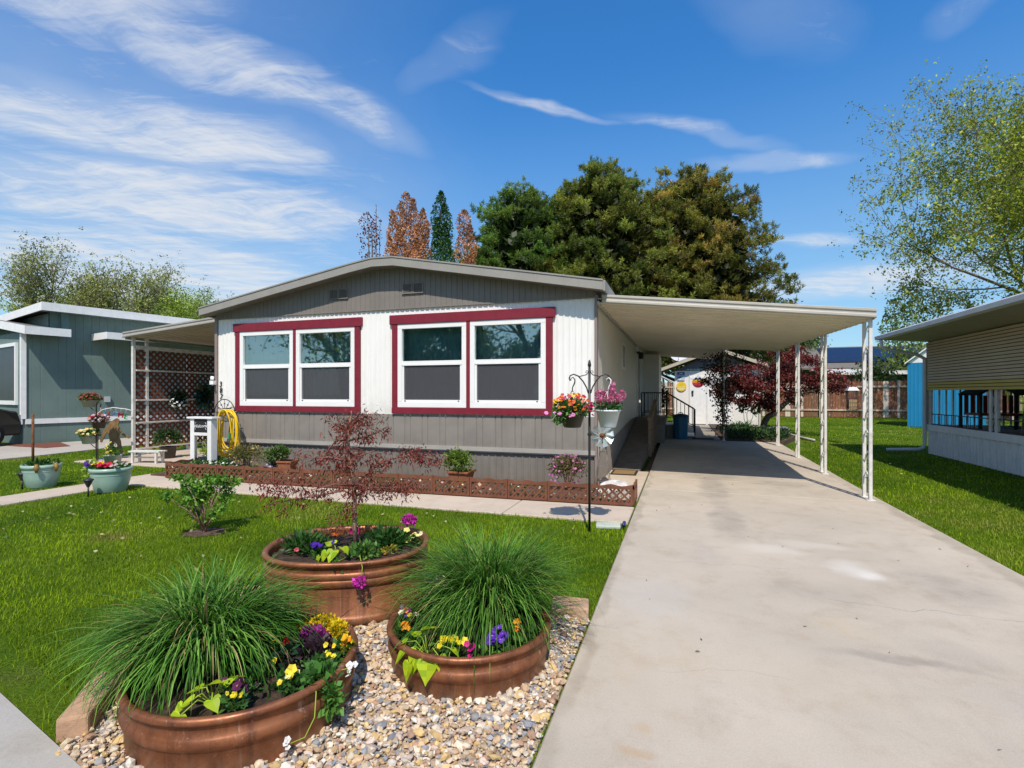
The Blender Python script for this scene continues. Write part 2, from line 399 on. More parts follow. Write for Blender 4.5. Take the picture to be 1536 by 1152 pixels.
def blossoms(name, parent, P, r, pal, petals=5, tilt=.8, eye=None, toward=(.1, -.6, .7)):
    P = np.asarray(P, float).reshape(-1, 3); n = len(P); V = []; C = []
    N = unit(np.array(toward) + rdir(n) * tilt); A = unit(np.cross(N, rdir(n))); B = np.cross(N, A)
    col = pick(pal, n, .1); rr = r * (1 + .25 * RNG.normal(size=n).clip(-1.5, 1.5))
    for k in range(petals):
        a = 2 * PI * k / petals + RNG.normal(size=n) * .12
        D = A * np.cos(a)[:, None] + B * np.sin(a)[:, None] + N * .25
        V.append(kites(P + N * (.0012 * k), D, rr, rr * 1.05, 0.05, .6, N=N)); C.append(col * (1 + .12 * RNG.normal(size=(n, 1))).clip(.7, 1.2))
    if eye is not None:
        for k in range(3):
            a = 2 * PI * k / 3; D = A * math.cos(a) + B * math.sin(a)
            V.append(kites(P + N * (r * .16) - D * (rr * .1)[:, None], D, rr * .42, rr * .3, 0, .5, N=N)); C.append(np.tile(np.array(eye, float), (n, 1)))
    return soup(name, np.concatenate(V), 4, np.clip(np.concatenate(C), .002, 1), PETAL, parent)
def stems(name, parent, base, tips, r=.004, mat=None, n=4):
    mb = MB()
    for t in tips:
        t = Vector(t); b = Vector(base) + Vector((random.uniform(-.3, .3) * (t.x - base[0]), random.uniform(-.3, .3) * (t.y - base[1]), 0)) * .5
        mid = (b + t) / 2 + Vector((random.uniform(-.1, .1), random.uniform(-.1, .1), .05)) * (t - b).length
        mb.tube([b, mid, t], [r, r * .8, r * .4], n)
    return mb.build(name, mat or BARKTAN, parent)

def grow(p, d, L, r, lvl, mx, rng, segs, tips, kids=(2, 4), ang=.6, up=.12, decay=.72, wob=.16, first=.35):
    n = 3 if lvl < mx else 2
    pts = [p.copy()]; rs = [r]; q = p.copy(); dd = d.copy()
    for i in range(n):
        dd = (dd + Vector((rng.gauss(0, wob), rng.gauss(0, wob), rng.gauss(0, wob * .7) + up))).normalized()
        q = q + dd * (L / n); pts.append(q.copy()); rs.append(r * (1 - .38 * (i + 1) / n))
    segs.append((pts, rs, lvl))
    if lvl >= mx - 1: tips.extend([(pts[k], lvl) for k in range(1, n + 1)])
    if lvl >= mx: return
    k = rng.randint(*kids)
    for i in range(k):
        t = first + (1 - first) * (i + rng.random()) / k if lvl > 0 else first + (1 - first) * (i + .6) / k
        j = min(n - 1, int(t * n)); f = t * n - j; s = pts[j].lerp(pts[j + 1], min(1, f))
        ax = Vector((rng.gauss(0, 1), rng.gauss(0, 1), rng.gauss(0, 1))).cross(dd).normalized()
        nd = (Matrix.Rotation(rng.uniform(.6, 1.25) * ang, 3, ax) @ dd).normalized()
        grow(s, nd, L * decay * rng.uniform(.75, 1.15), rs[j] * rng.uniform(.5, .68), lvl + 1, mx, rng, segs, tips, kids, ang, up, decay, wob, first)
    grow(pts[-1], dd, L * decay * rng.uniform(.85, 1.05), rs[-1] * .85, lvl + 1, mx, rng, segs, tips, kids, ang, up, decay, wob, first)
def leafy_tree(name, label, loc, h, r0, seed, pal, nleaf, lsize, spread=.35, mx=4, kids=(2, 4), ang=.6, up=.1, first=.35, bark=None, group=None, lean=(0, 0), decay=.72, droop=0.0, cat='tree', minr=.006, thin=5, tuft=0):
    rng = random.Random(seed); t = thing(name, label, cat, loc, 0, group)
    segs = []; tips = []
    grow(Vector(loc), Vector((lean[0], lean[1], 1)).normalized(), h * .34, r0, 0, mx, rng, segs, tips, kids, ang, up, decay, .16, first)
    top = max(max(q.z for q in pts) for pts, _, _ in segs) - loc[2]; k = h / top; L0 = Vector(loc)
    def sc(q): return L0 + (q - L0) * k
    a = MB(); b = MB()
    for pts, rs, lv in segs:
        (a if lv <= 1 else b).tube([sc(q) for q in pts], [max(q * k, minr) for q in rs], 8 if lv == 0 else (thin if lv < 3 else 3), lv == 0)
    a.build('trunk', bark or BARK, t); b.build('branches', bark or BARK, t)
    T = np.array([tuple(sc(q)) for q, _ in tips])
    if tuft: T = T + 0; i = RNG.integers(0, len(T), nleaf // tuft); i = np.repeat(i, tuft); off_ = np.repeat(RNG.normal(size=(nleaf // tuft, 3)) * spread * 1.5, tuft, axis=0); nleaf = len(i); T2 = T[i] + off_
    else: i = RNG.integers(0, len(T), nleaf); T2 = T[i]
    P = T2 + RNG.normal(size=(nleaf, 3)) * (spread if not tuft else .10) * np.array([1, 1, .8]) - np.array([0, 0, droop]) * RNG.random((nleaf, 1))
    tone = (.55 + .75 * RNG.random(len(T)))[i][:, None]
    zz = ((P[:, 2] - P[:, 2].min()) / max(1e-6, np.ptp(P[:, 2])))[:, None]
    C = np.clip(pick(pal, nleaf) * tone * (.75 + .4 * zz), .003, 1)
    D = rdir(nleaf) + np.array([0, 0, -.3]); ls = lsize * (1 + .4 * RNG.normal(size=nleaf).clip(-1.5, 1.5))
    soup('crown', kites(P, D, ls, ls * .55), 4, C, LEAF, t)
    return t

# ================================================================== SETTING
def struct(name, mb, mat): return mb.build(name, mat, kind='structure')
m, T, bs, co = base_mat('lawn_soil')
g = T.mix(T.ramp(T.noise(co, .5, 6, .65), .35, .65), (.06, .125, .005), (.12, .19, .010))
g = T.mix(T.ramp(T.noise(co, 2.5, 5, .6), .55, .75, 0, .6), g, (.11, .125, .03))
g = T.mix(T.ramp(T.noise(co, 55, 3, .7), .35, .7), T.mix(1, g, (.6, .62, .55), 'MULTIPLY'), g)
T.l(g, bs.inputs['Base Color']); bs.inputs['Roughness'].default_value = .95; bs.inputs['Specular IOR Level'].default_value = .1
b_ = T.n('ShaderNodeBump'); b_.inputs['Strength'].default_value = .8; b_.inputs['Distance'].default_value = .03
T.l(T.noise(co, 60, 4, .7), b_.inputs['Height']); T.l(b_.outputs[0], bs.inputs['Normal'])
GROUND = m
mb = MB(); mb.poly([(-300, -300, 0), (300, -300, 0), (300, 300, 0), (-300, 300, 0)]); struct('ground', mb, GROUND)

WH = (.66, .63, .58); DK = (.15, .14, .135); RS = (.42, .26, .12)
DRIVE = concrete('driveway_concrete', (.515, .45, .37), spots=[
    (.80, 5.37, .30, .20, WH, .34), (1.22, 5.62, .34, .14, WH, .26), (1.38, 4.94, .19, .28, (.70, .68, .64), .42), (1.43, 4.82, .10, .13, (.76, .74, .70), .32),
    (.48, 8.6, .22, 1.3, DK, .38), (.50, 6.5, .20, 1.0, DK, .34), (.5, 9.8, .5, .7, DK, .32), (1.6, 9.3, .7, .3, DK, .3), (.95, 4.3, .5, .25, DK, .14), (1.95, 4.75, .35, .45, DK, .30),
    (1.16, 3.38, .42, .07, DK, .32), (1.45, 3.55, .2, .15, DK, .18), (-.19, 2.36, .05, .05, RS, .35), (-.18, 2.15, .055, .05, RS, .35), (-.2, 3.9, .35, .5, (.5, .5, .5), .22), (.2, 5.0, .18, .5, (.40, .36, .33), .3), (.55, 3.0, .6, .3, (.52, .42, .30), .22), (-.1, 2.9, .3, .6, (.5, .40, .29), .22), (1.9, 3.0, .5, .4, (.36, .34, .33), .25),
    (1.2, 12.5, 1.1, 3.5, DK, .35), (.3, 14.2, .9, .9, (.1, .085, .07), .4), (1.0, 3.7, .25, .2, (.5, .4, .22), .22), (2.55, 6.0, .10, 6, (.2, .17, .12), .4), (-.52, 6, .06, 6, (.2, .17, .12), .4)],
    tracks=[(.35, 4.75, .06, .6, DK, .35), (1.7, 4.15, -.05, .75, DK, .55), (.2, 2.9, .2, .35, DK, .22)])
PATHC = concrete('path_concrete', (.55, .465, .38))
STREETC = concrete('street_concrete', (.40, .38, .35))
BACKC = concrete('patio_concrete', (.33, .295, .25))
# driveway cast in slabs with narrow open joints
mb = MB()
ys = [-2.2, 8.16, 9.28, 12.4, 16.2]
for y0, y1 in zip(ys[:-1], ys[1:]):
    def zg(y): return .03 + max(0, y - 9) * .011
    j = .007
    x0, x1 = -.56, 2.62
    mb.hexa([(x0, y0 + j, -.15), (x1, y0 + j, -.15), (x1, y1 - j, -.15), (x0, y1 - j, -.15), (x0, y0 + j, zg(y0)), (x1, y0 + j, zg(y0)), (x1, y1 - j, zg(y1)), (x0, y1 - j, zg(y1))])
o = struct('driveway', mb, DRIVE); bv = o.modifiers.new('bevel', 'BEVEL'); bv.width = .008; bv.segments = 1; bv.limit_method = 'ANGLE'
mb = MB(); mb.box(-.46, 1.12, 16.22, 23.98, -.1, .12); mb.box(-.46, -.02, 15.1, 16.21, -.1, .085); struct('patio', mb, BACKC)
# front walk in slabs, and the narrow path from the street
mb = MB()
xs = [-8.54, -6.75, -5.2, -3.65, -2.1, -.575]
def yb_(x): return 6.605 + (x + 8.58) / 7.98 * .22
for a, b in zip(xs[:-1], xs[1:]): mb.slab([(a + .006, 5.97), (b - .006, 5.97), (b - .006, yb_(b)), (a + .006, yb_(a))], -.1, .025)
for a, b in ((-3.2, -.8), (-.8, 1.6), (1.6, 4.0), (4.0, 6.0), (6.0, 7.7)): mb.box(-9.25, -8.55, a + .006, b - .006, -.1, .025)
mb.box(-1.28, -.58, 7.3, 9.95, -.1, .03)
mb.box(-12.55, -9.26, 7.62, 12.2, -.1, .026); mb.box(-9.25, -8.62, 7.71, 8.1, -.1, .026)
o = struct('front_path', mb, PATHC); bv = o.modifiers.new('bevel', 'BEVEL'); bv.width = .008; bv.segments = 1; bv.limit_method = 'ANGLE'
# street pavement, lower left, and roadway behind the viewer
def sline(x): return 1.6 - (x + 3.16) * .235
mb = MB(); mb.slab([(-40, sline(-40) - 1.3), (3.0, sline(3) - 1.3), (3.0, sline(3)), (-.57, sline(-.57)), (-40, sline(-40))], -.1, .035); mb.slab([(-.57, -2.3), (3.2, -3.2), (3.2, -3.9), (-.57, -3.0)], -.1, -.004)
o = struct('pavement', mb, STREETC)
mb = MB(); mb.slab([(-120, -13), (120, -13), (120, -3.95), (-120, -3.95)], -.1, .006); struct('road', mb, mk('asphalt', (.055, .055, .057), .2, 6, .9, bump=.4, bscale=120))
# neighbour's concrete drive on the left
mb = MB(); mb.slab([(-21.5, -3.9), (-14.2, -3.9), (-14.55, 8.1), (-14.9, 10.4), (-14.2, 14.5), (-17.1, 14.5), (-17.9, 9.6), (-21.5, 9.0)], -.1, .022); struct('neighbour_drive', mb, concrete('drive_concrete', (.46, .42, .37)))
mb = MB(); mb.slab([(-18.3, 9.25), (-16.3, 9.2), (-16.2, 9.75), (-17.75, 10.4)], 0, .035); struct('gravel_strip', mb, mk('red_gravel', (.16, .055, .035), .4, 40, .95, bump=1, bscale=60))
# planting soil along the house and under the maple
mb = MB(); mb.slab([(-9.05, 6.72), (-.62, 6.88), (-.62, 7.28), (-1.3, 7.9), (-1.3, 8.1), (-9.05, 8.1)], -.05, .055); mb.slab([(-.655, 9.97), (-.57, 9.97), (-.57, 15.0), (-.655, 15.0)], -.05, .03); struct('flower_bed', mb, MULCH)
mb = MB(); mb.slab([(1.15, 16.25), (2.75, 16.25), (3.4, 18.2), (3.35, 22), (2.2, 23.9), (1.15, 23.9)], -.05, .13); struct('shade_bed', mb, MULCH)
GRAV = [(-2.42, 1.40), (-2.62, 1.75), (-2.85, 2.4), (-2.92, 2.95), (-2.85, 3.5), (-2.3, 3.9), (-1.75, 3.7), (-1.3, 3.4), (-.575, 3.35), (-.575, sline(-.575) + .01), (-2.3, sline(-2.3) + .01)]
mb = MB(); mb.slab(GRAV, -.05, .012); struct('gravel_base', mb, mk('gravel_dust', (.40, .31, .23), .3, 40, .95, bump=.8, bscale=90))

# ------------------------------------------------------------------ gravel: loose stones
def inpoly(P, poly):
    x, y = P[:, 0], P[:, 1]; r = np.zeros(len(P), bool); n = len(poly); j = n - 1
    for i in range(n):
        xi, yi = poly[i]; xj, yj = poly[j]
        c = ((yi > y) != (yj > y)) & (x < (xj - xi) * (y - yi) / (yj - yi + 1e-12) + xi); r ^= c; j = i
    return r
TANKS = [((-1.96, 1.93), .475, .475, 0, .235, 'near'), ((-1.13, 2.67), .43, .43, 0, .215, 'right'), ((-2.26, 3.13), .535, .455, R(24), .415, 'oval')]
def in_tank(P, pad=0.0):
    r = np.zeros(len(P), bool)
    for (c, a, b, ang, h, _) in TANKS:
        q = P[:, :2] - np.array(c); u = q[:, 0] * math.cos(ang) + q[:, 1] * math.sin(ang); v = -q[:, 0] * math.sin(ang) + q[:, 1] * math.cos(ang)
        r |= (u / (a + pad)) ** 2 + (v / (b + pad)) ** 2 < 1
    return r
def pebbles(n, size, z0, zj):
    P = np.stack([RNG.uniform(-3, -.55, n), RNG.uniform(.9, 4, n)], 1)
    P = P[inpoly(P, GRAV) & ~in_tank(P, -.015)]; n = len(P)
    t = (1 + 5 ** .5) / 2
    I = np.array([(-1, t, 0), (1, t, 0), (-1, -t, 0), (1, -t, 0), (0, -1, t), (0, 1, t), (0, -1, -t), (0, 1, -t), (t, 0, -1), (t, 0, 1), (-t, 0, -1), (-t, 0, 1)]) / math.sqrt(1 + t * t)
    F = np.array([(0, 11, 5), (0, 5, 1), (0, 1, 7), (0, 7, 10), (0, 10, 11), (1, 5, 9), (5, 11, 4), (11, 10, 2), (10, 7, 6), (7, 1, 8), (3, 9, 4), (3, 4, 2), (3, 2, 6), (3, 6, 8), (3, 8, 9), (4, 9, 5), (2, 4, 11), (6, 2, 10), (8, 6, 7), (9, 8, 1)])
    s = size * np.exp(RNG.normal(size=n) * .38).clip(.5, 2.3)
    V = I[None] * (1 + RNG.normal(size=(n, 12, 1)) * .16) * (np.array([1, .74, .55]) * (1 + .2 * RNG.normal(size=(n, 3))).clip(.6, 1.4))[:, None, :] * s[:, None, None]
    A = rdir(n); A[:, 2] += .2; A = unit(A); a = RNG.random(n) * 2 * PI; cz, sz = np.cos(a), np.sin(a); tl = RNG.normal(size=n) * .35; ct, st = np.cos(tl), np.sin(tl)
    x, y, z = V[..., 0], V[..., 1], V[..., 2]
    y, z = y * ct[:, None] - z * st[:, None], y * st[:, None] + z * ct[:, None]
    x, y = x * cz[:, None] - y * sz[:, None], x * sz[:, None] + y * cz[:, None]
    V = np.stack([x + P[:, 0, None], y + P[:, 1, None], z + (z0 + RNG.random(n) * zj + s * .25)[:, None]], 2)
    pal = [(.60, .46, .30), (.64, .52, .37), (.54, .38, .23), (.66, .58, .46), (.48, .34, .22), (.62, .44, .20), (.27, .28, .30), (.60, .48, .40), (.68, .64, .56), (.44, .28, .19), (.66, .55, .41), (.34, .33, .33)]
    C = np.array(pal)[RNG.integers(0, len(pal), n)] * (1 + .13 * RNG.normal(size=(n, 1))).clip(.65, 1.3) * 1.04
    return V[:, F].reshape(-1, 3), np.repeat(C.clip(.01, .9), 20, axis=0)
V1, C1 = pebbles(18000, .0108, .010, .010); V2, C2 = pebbles(17500, .0124, .018, .015); V3, C3 = pebbles(800, .0165, .028, .01)
soup('gravel', np.concatenate([V1, V2, V3]), 3, np.concatenate([C1, C2, C3]), PEBBLE)['kind'] = 'stuff'

# ------------------------------------------------------------------ lawn: mown blades
NOGRASS = [[(-.565, -5), (2.625, -5), (2.625, 16.2), (-.565, 16.2)], [(-8.53, 5.965), (-.5, 5.965), (-.5, 8.4), (-9.2, 8.4), (-9.2, 6.65), (-8.53, 6.65)], [(-9.255, -5), (-8.545, -5), (-8.545, 7.8), (-9.255, 7.8)],
           [(-12.6, 7.58), (-8.9, 7.58), (-8.9, 12.3), (-12.6, 12.3)], [(-9.2, 8), (-1.2, 8), (-1.2, 22), (-9.2, 22)], GRAV, [(-1.4, 8), (-.5, 8), (-.5, 24), (-1.4, 24)], [(-.5, 16), (3.45, 16), (3.45, 27), (-.5, 27)],
           [(-21.5, -4), (-14.15, -4), (-14.5, 8.1), (-14.85, 10.4), (-14.15, 14.6), (-30, 14.6), (-30, 9)], [(-40, -8), (8, -8), (8, sline(8) + .02), (-40, sline(-40) + .02)],
           [(5.8, 4), (14, 4), (14, 15.4), (5.8, 15.4)], [(9.55, 27.3), (13.2, 27.3), (13.2, 31), (9.55, 31)]]
FWD = np.array([-.3133, .9497])
def lawn(n, r0, r1, hgt, wid):
    r = r0 * (r1 / r0) ** RNG.random(n); a = RNG.uniform(R(-64), R(64), n) + math.atan2(FWD[1], FWD[0])
    P = np.stack([r * np.cos(a), r * np.sin(a)], 1); ok = np.ones(n, bool)
    for poly in NOGRASS: ok &= ~inpoly(P, poly)
    # ragged, thin edges and a bare rim beside the pavement
    bush_spot = ((P[:, 0] + 4.88) / .22) ** 2 + ((P[:, 1] - 4.22) / .19) ** 2 < 1; ok &= ~bush_spot
    worn = (np.abs(P[:, 1] - (1.66 - (P[:, 0] + 3.16) * .235)) < .14) & (P[:, 0] < -2.4) & (RNG.random(n) < .8); ok &= ~worn
    P = P[ok]; r = r[ok]; n = len(P)
    x, y = P[:, 0], P[:, 1]
    f = np.sin(x * 1.7 + 1.3 * np.sin(y * 1.1)) * np.sin(y * 1.9 + np.sin(x * .9)) + .6 * np.sin(x * 5.1 + 2 * np.sin(y * 3.7)) * np.sin(y * 4.3) + .4 * np.sin(x * 13 + y * 3) * np.sin(y * 11 - x * 4)
    f2 = np.sin(x * .7 + 2) * np.sin(y * .6 + .5) + .5 * np.sin(x * 2.3 + y) * np.sin(y * 2.9 - 1)
    t = np.clip(.46 + .34 * f + .24 * RNG.normal(size=n), 0, 1)[:, None]
    C = np.array([.060, .135, .003]) * (1 - t) + np.array([.29, .41, .008]) * t
    dry = (np.clip(.5 * f2 + .35 * f - .25, 0, .6) + (RNG.random(n) < .05) * .5)[:, None].clip(0, .8)
    C = C * (1 - dry) + np.array([.30, .28, .07]) * dry
    bare = np.exp(-(((x + 5.6) / .22) ** 2 + ((y - 3.75) / .16) ** 2))[:, None]; C = C * (1 - bare) + np.array([.30, .20, .09]) * bare
    C *= (1 + .16 * RNG.normal(size=(n, 1))).clip(.5, 1.6)
    k = np.maximum(1, r / 3.6) ** .85; H = hgt * (1 + .3 * RNG.normal(size=n)).clip(.4, 1.9) * (1 + .12 * f) * np.minimum(k, 1.5) ** .4
    W = wid * k
    P3 = np.concatenate([P, np.zeros((n, 1))], 1)
    az = RNG.random(n) * 2 * PI; e0 = R(62) + RNG.normal(size=n) * .28
    return blades(P3, az, e0, H, W, np.full(n, .5) + RNG.random(n) * .5, 2), np.repeat(C.clip(.004, 1), 2, axis=0)
LV, LC = lawn(700000, 1.75, 44, .034, .0031)
soup('lawn', LV, 4, LC, BLADE)['kind'] = 'stuff'

# fallen bits on lawn and drive
n = 260; Pd = np.concatenate([np.stack([RNG.uniform(2.7, 9, n), RNG.uniform(4, 26, n), np.full(n, .035)], 1), np.stack([RNG.uniform(-8, -.7, 120), RNG.uniform(3.2, 5.9, 120), np.full(120, .036)], 1)])
fl = soup('fallen_leaves', kites(Pd, rdir(len(Pd)) * np.array([1, 1, .25]), .045, .028, .2), 4, pick([(.42, .34, .16), (.34, .22, .10), (.50, .46, .28)], len(Pd)), LEAF); fl['kind'] = 'stuff'
n = 45; Pd = np.stack([RNG.uniform(-.5, 2.55, n), 1.8 + 12 * RNG.random(n) ** 1.6, np.full(n, .036)], 1); Pd[:, 2] += np.maximum(0, Pd[:, 1] - 9) * .011
fl = soup('driveway_litter', kites(Pd, rdir(n) * np.array([1, 1, .1]), .014 + .02 * RNG.random(n), .012, .2), 4, pick([(.10, .07, .04), (.22, .15, .08), (.06, .05, .04), (.16, .18, .06)], n), LEAF); fl['kind'] = 'stuff'

# ================================================================== THE HOME
XL, XR, YF, YB = -9.08, -1.29, 8.13, 21.0
home = thing('mobile_home', 'grey and white single storey mobile home with dark red window trim and low gable roof', 'house', ((XL + XR) / 2, (YF + YB) / 2, 0))
W1 = (-8.55, -5.62, 1.14, 2.90); W2 = (-4.94, -1.98, 1.14, 2.90)
def gz(x):     # underside of the rake at the facade
    pts = [(-9.4, 3.045), (-5.7, 3.70), (-5.2, 3.775), (-4.75, 3.765), (-1.0, 3.06)]
    for (a, za), (b, zb) in zip(pts[:-1], pts[1:]):
        if a <= x <= b: return za + (zb - za) * (x - a) / (b - a)
    return 3.05
RIB = [(0, 0), (.062, 0), (.070, .011), (.092, .011), (.100, 0)]
mb = MB(); mb.ribs((XL, YF, 0), (1, 0), (0, -1), RIB, XR - XL, 1.09, 3.06, [(w[0] - XL + .05, w[1] - XL - .05, w[2] + .05, w[3] - .05) for w in (W1, W2)])
mb.build('upper_siding', W_SIDING, home)
BAT = [(0, 0), (.008, -.012), (.014, -.012), (.022, 0), (.235, 0), (.243, -.012), (.249, -.012), (.257, 0), (.345, 0)]
mb = MB(); mb.ribs((XL, YF - .012, 0), (1, 0), (0, -1), BAT, XR - XL, .585, 1.125); mb.build('lower_siding', GREY_SIDING, home)
SK = [(0, 0), (.085, 0), (.093, .012), (.112, .012), (.12, 0)]
mb = MB(); mb.ribs((XL, YF + .015, 0), (1, 0), (0, -1), SK, XR - XL, 0, .535); mb.build('skirting', SKIRT, home)
mb = MB(); mb.box(XL, XR + .004, YF - .045, YF + .01, .522, .588); mb.box(XL, XR + .003, YF - .03, YF + .01, .50, .5215); mb.build('belt_trim', BELT, home)
GB = [(0, 0), (.006, -.008), (.012, 0), (.102, 0)]
mb = MB(); mb.ribs((XL, YF - .03, 0), (1, 0), (0, -1), GB, XR - XL, 3.028, lambda q: gz(XL + q) + .03); mb.box(XL, XR, YF - .038, YF + .02, 3.008, 3.032); mb.build('gable_siding', GABLE, home)
# side walls, back wall, side skirting
SP = [(0, 0), (.30, 0), (.304, -.008), (.31, 0)]
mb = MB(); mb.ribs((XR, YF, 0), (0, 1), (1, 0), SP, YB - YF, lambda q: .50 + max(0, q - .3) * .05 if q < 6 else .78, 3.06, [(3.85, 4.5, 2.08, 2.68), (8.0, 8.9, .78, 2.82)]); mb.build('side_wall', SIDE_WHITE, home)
mb = MB(); mb.ribs((XR + .012, YF + .03, 0), (0, 1), (1, 0), SK, YB - YF - .05, 0, lambda q: .52 + max(0, q - .3) * .05 if q < 6 else .80); mb.build('side_skirting', SKIRT, home)
mb = MB(); mb.box(XR - .01, XR + .03, YF - .03, YF + .09, 0, 3.06); mb.build('corner_post', MAUVE, home)
mb = MB(); mb.box(XL - .02, XL + .045, YF - .035, YF + .08, 0, 3.06); mb.build('corner_post', MAUVE, home)
mb = MB(); mb.box(XL, XL + .02, YF + .08, YB, 0, 3.06); mb.box(XL + .02, XR - .02, YB - .02, YB, 0, 3.06); mb.box(XR - .5, XR - .45, YF + .6, YB - .1, 0, 3.0); mb.build('rear_walls', GREY_SIDING, home)
mb = MB(); mb.box(XL + .05, XR - .52, YF + 1.6, YF + 1.63, 0, 3.0); mb.box(XL + .05, XR - .52, YF + .1, YF + 1.6, .9, .93); mb.build('interior', DARKROOM, home)
# roof: folded sheet with rake fascia
RK = [(-9.22, 3.215), (-5.65, 3.825), (-5.2, 3.89), (-4.78, 3.88), (-1.13, 3.225)]
Y0 = 7.84
mb = MB()
mb.prism([(x, Y0 + .02, z) for x, z in RK] + [(x, Y0 + .02, z - .04) for x, z in RK[::-1]], [(x, YB + .2, z) for x, z in RK] + [(x, YB + .2, z - .04) for x, z in RK[::-1]])
roof = mb.build('roof', mk('roof_metal', (.44, .43, .41), .06, 2, .5), home)
mb = MB()
for (a, za), (b, zb) in zip(RK[:-1], RK[1:]):
    mb.hexa([(a, Y0 - .01, za - .15), (b, Y0 - .01, zb - .15), (b, Y0 + .02, zb - .15), (a, Y0 + .02, za - .15), (a, Y0 - .01, za + .006), (b, Y0 - .01, zb + .006), (b, Y0 + .02, zb + .006), (a, Y0 + .02, za + .006)])
for (a, za), (b, zb) in zip(RK[:-1], RK[1:]):     # drip edge
    mb.hexa([(a, Y0 - .022, za - .012), (b, Y0 - .022, zb - .012), (b, Y0 - .01, zb - .012), (a, Y0 - .01, za - .012), (a, Y0 - .022, za + .012), (b, Y0 - .022, zb + .012), (b, Y0 - .01, zb + .012), (a, Y0 - .01, za + .012)])
mb.build('rake_fascia', FASCIA, home)
mb = MB()
for (a, za), (b, zb) in zip(RK[:-1], RK[1:]):     # soffit under the overhang
    mb.hexa([(a + .001, Y0 + .02, za - .14), (b, Y0 + .02, zb - .14), (b, YF - .03, zb - .14), (a + .001, YF - .03, za - .14), (a + .001, Y0 + .02, za - .12), (b, Y0 + .02, zb - .12), (b, YF - .03, zb - .12), (a + .001, YF - .03, za - .12)])
mb.build('soffit', GABLE, home)
for x in (RK[0][0], RK[-1][0]):
    mb = MB(); sg = -1 if x < -5 else 1
    mb.box(min(x, x + sg * .03), max(x, x + sg * .03), Y0 + .02, YB + .2, 3.065, 3.226); mb.build('eave_fascia', FASCIA, home)
mb = MB()
p = [(-5.42, 3.86), (-4.98, 3.86), (-5.13, 3.98), (-5.27, 3.98)]
mb.hexa([(-5.45, 8.3, 3.84), (-4.95, 8.3, 3.84), (-4.95, 8.8, 3.84), (-5.45, 8.8, 3.84), (-5.3, 8.45, 3.99), (-5.1, 8.45, 3.99), (-5.1, 8.65, 3.99), (-5.3, 8.65, 3.99)], 0)
mb.lathe([(.07, 0), (.07, .07), (.09, .07), (.09, .1), (0, .11)], (-5.2, 8.55, 3.985), 14, 1)
mb.build('roof_vent', [WHITE, BELT], home)
# windows: red surround > each double hung unit
def surround(w, xm):
    x0, x1, z0, z1 = w; mb = MB(); y0, y1 = YF - .048, YF + .02
    mb.box(x0 - .045, x1 + .045, y0 - .012, y1, z1 - .165, z1); mb.box(x0, x0 + .11, y0, y1, z0 + .11, z1 - .166); mb.box(x1 - .11, x1, y0, y1, z0 + .11, z1 - .166)
    mb.box(x0 - .004, x1 + .004, y0 - .004, y1, z0, z0 + .109); mb.box(xm - .032, xm + .032, y0, y1, z0 + .11, z1 - .166)
    mb.build('window_trim', RED, home, bevel=.004)
    for (a, b) in ((x0 + .112, xm - .034), (xm + .034, x1 - .112)): unit_window(a, b, z0 + .111, z1 - .167)
def unit_window(a, b, z0, z1):
    fw = .085; zm = z0 + (z1 - z0) * .535; y0 = YF - .042
    mb = MB(); mb.box(a, b, y0, YF + .08, z1 - fw, z1); mb.box(a, b, y0, YF + .08, z0, z0 + fw + .01)
    mb.box(a, a + fw, y0, YF + .08, z0 + fw + .011, z1 - fw - .001); mb.box(b - fw, b, y0, YF + .08, z0 + fw + .011, z1 - fw - .001)
    win = mb.build('window', VINYL, home, bevel=.005)
    mb = MB(); mb.box(a + fw, b - fw, y0 + .012, YF + .04, zm - .02, zm + .03); mb.box(a + fw + .002, b - fw - .002, y0 + .006, YF + .03, zm - .05, zm - .021)
    for x in (a + fw + .002, b - fw - .037): mb.box(x, x + .035, y0 + .016, YF + .03, z0 + fw + .05, zm - .051)
    mb.box(a + fw + .002, b - fw - .002, y0 + .016, YF + .03, z0 + fw + .012, z0 + fw + .049)
    mb.box(a + fw + .05, a + fw + .075, y0 + .006, y0 + .016, z0 + fw + .02, z0 + fw + .038, 1); mb.box(b - fw - .075, b - fw - .05, y0 + .006, y0 + .016, z0 + fw + .02, z0 + fw + .038, 1)
    mb.build('sash', [VINYL, BLACK], win)
    mb = MB(); mb.poly([(a + fw, YF, zm + .03), (b - fw, YF, zm + .03), (b - fw, YF, z1 - fw), (a + fw, YF, z1 - fw)]); mb.build('upper_pane', PANE, win)
    mb = MB(); mb.poly([(a + fw + .03, YF + .02, z0 + fw + .04), (b - fw - .03, YF + .02, z0 + fw + .04), (b - fw - .03, YF + .02, zm - .04), (a + fw + .03, YF + .02, zm - .04)]); mb.build('lower_pane', PANEDARK, win)
    mb = MB(); mb.poly([(a + fw + .03, YF - .012, z0 + fw + .04), (b - fw - .03, YF - .012, z0 + fw + .04), (b - fw - .03, YF - .012, zm - .04), (a + fw + .03, YF - .012, zm - .04)]); mb.build('insect_screen', SCREEN, win)
    mb = MB(); n = 60; xs = [a + .03 + (b - a - .06) * i / n for i in range(n + 1)]
    ph = random.random() * 6; yy = [YF + .19 + .022 * math.sin(i * 1.25 + ph) + .012 * math.sin(i * .5 + ph) for i in range(n + 1)]
    for i in range(n): mb.add([(xs[i], yy[i], z0), (xs[i + 1], yy[i + 1], z0), (xs[i + 1], yy[i + 1], z1), (xs[i], yy[i], z1)], [(0, 1, 2, 3)], 0, True)
    mb.build('curtain', CURTAIN, win)
surround(W1, -7.09); surround(W2, -3.46)
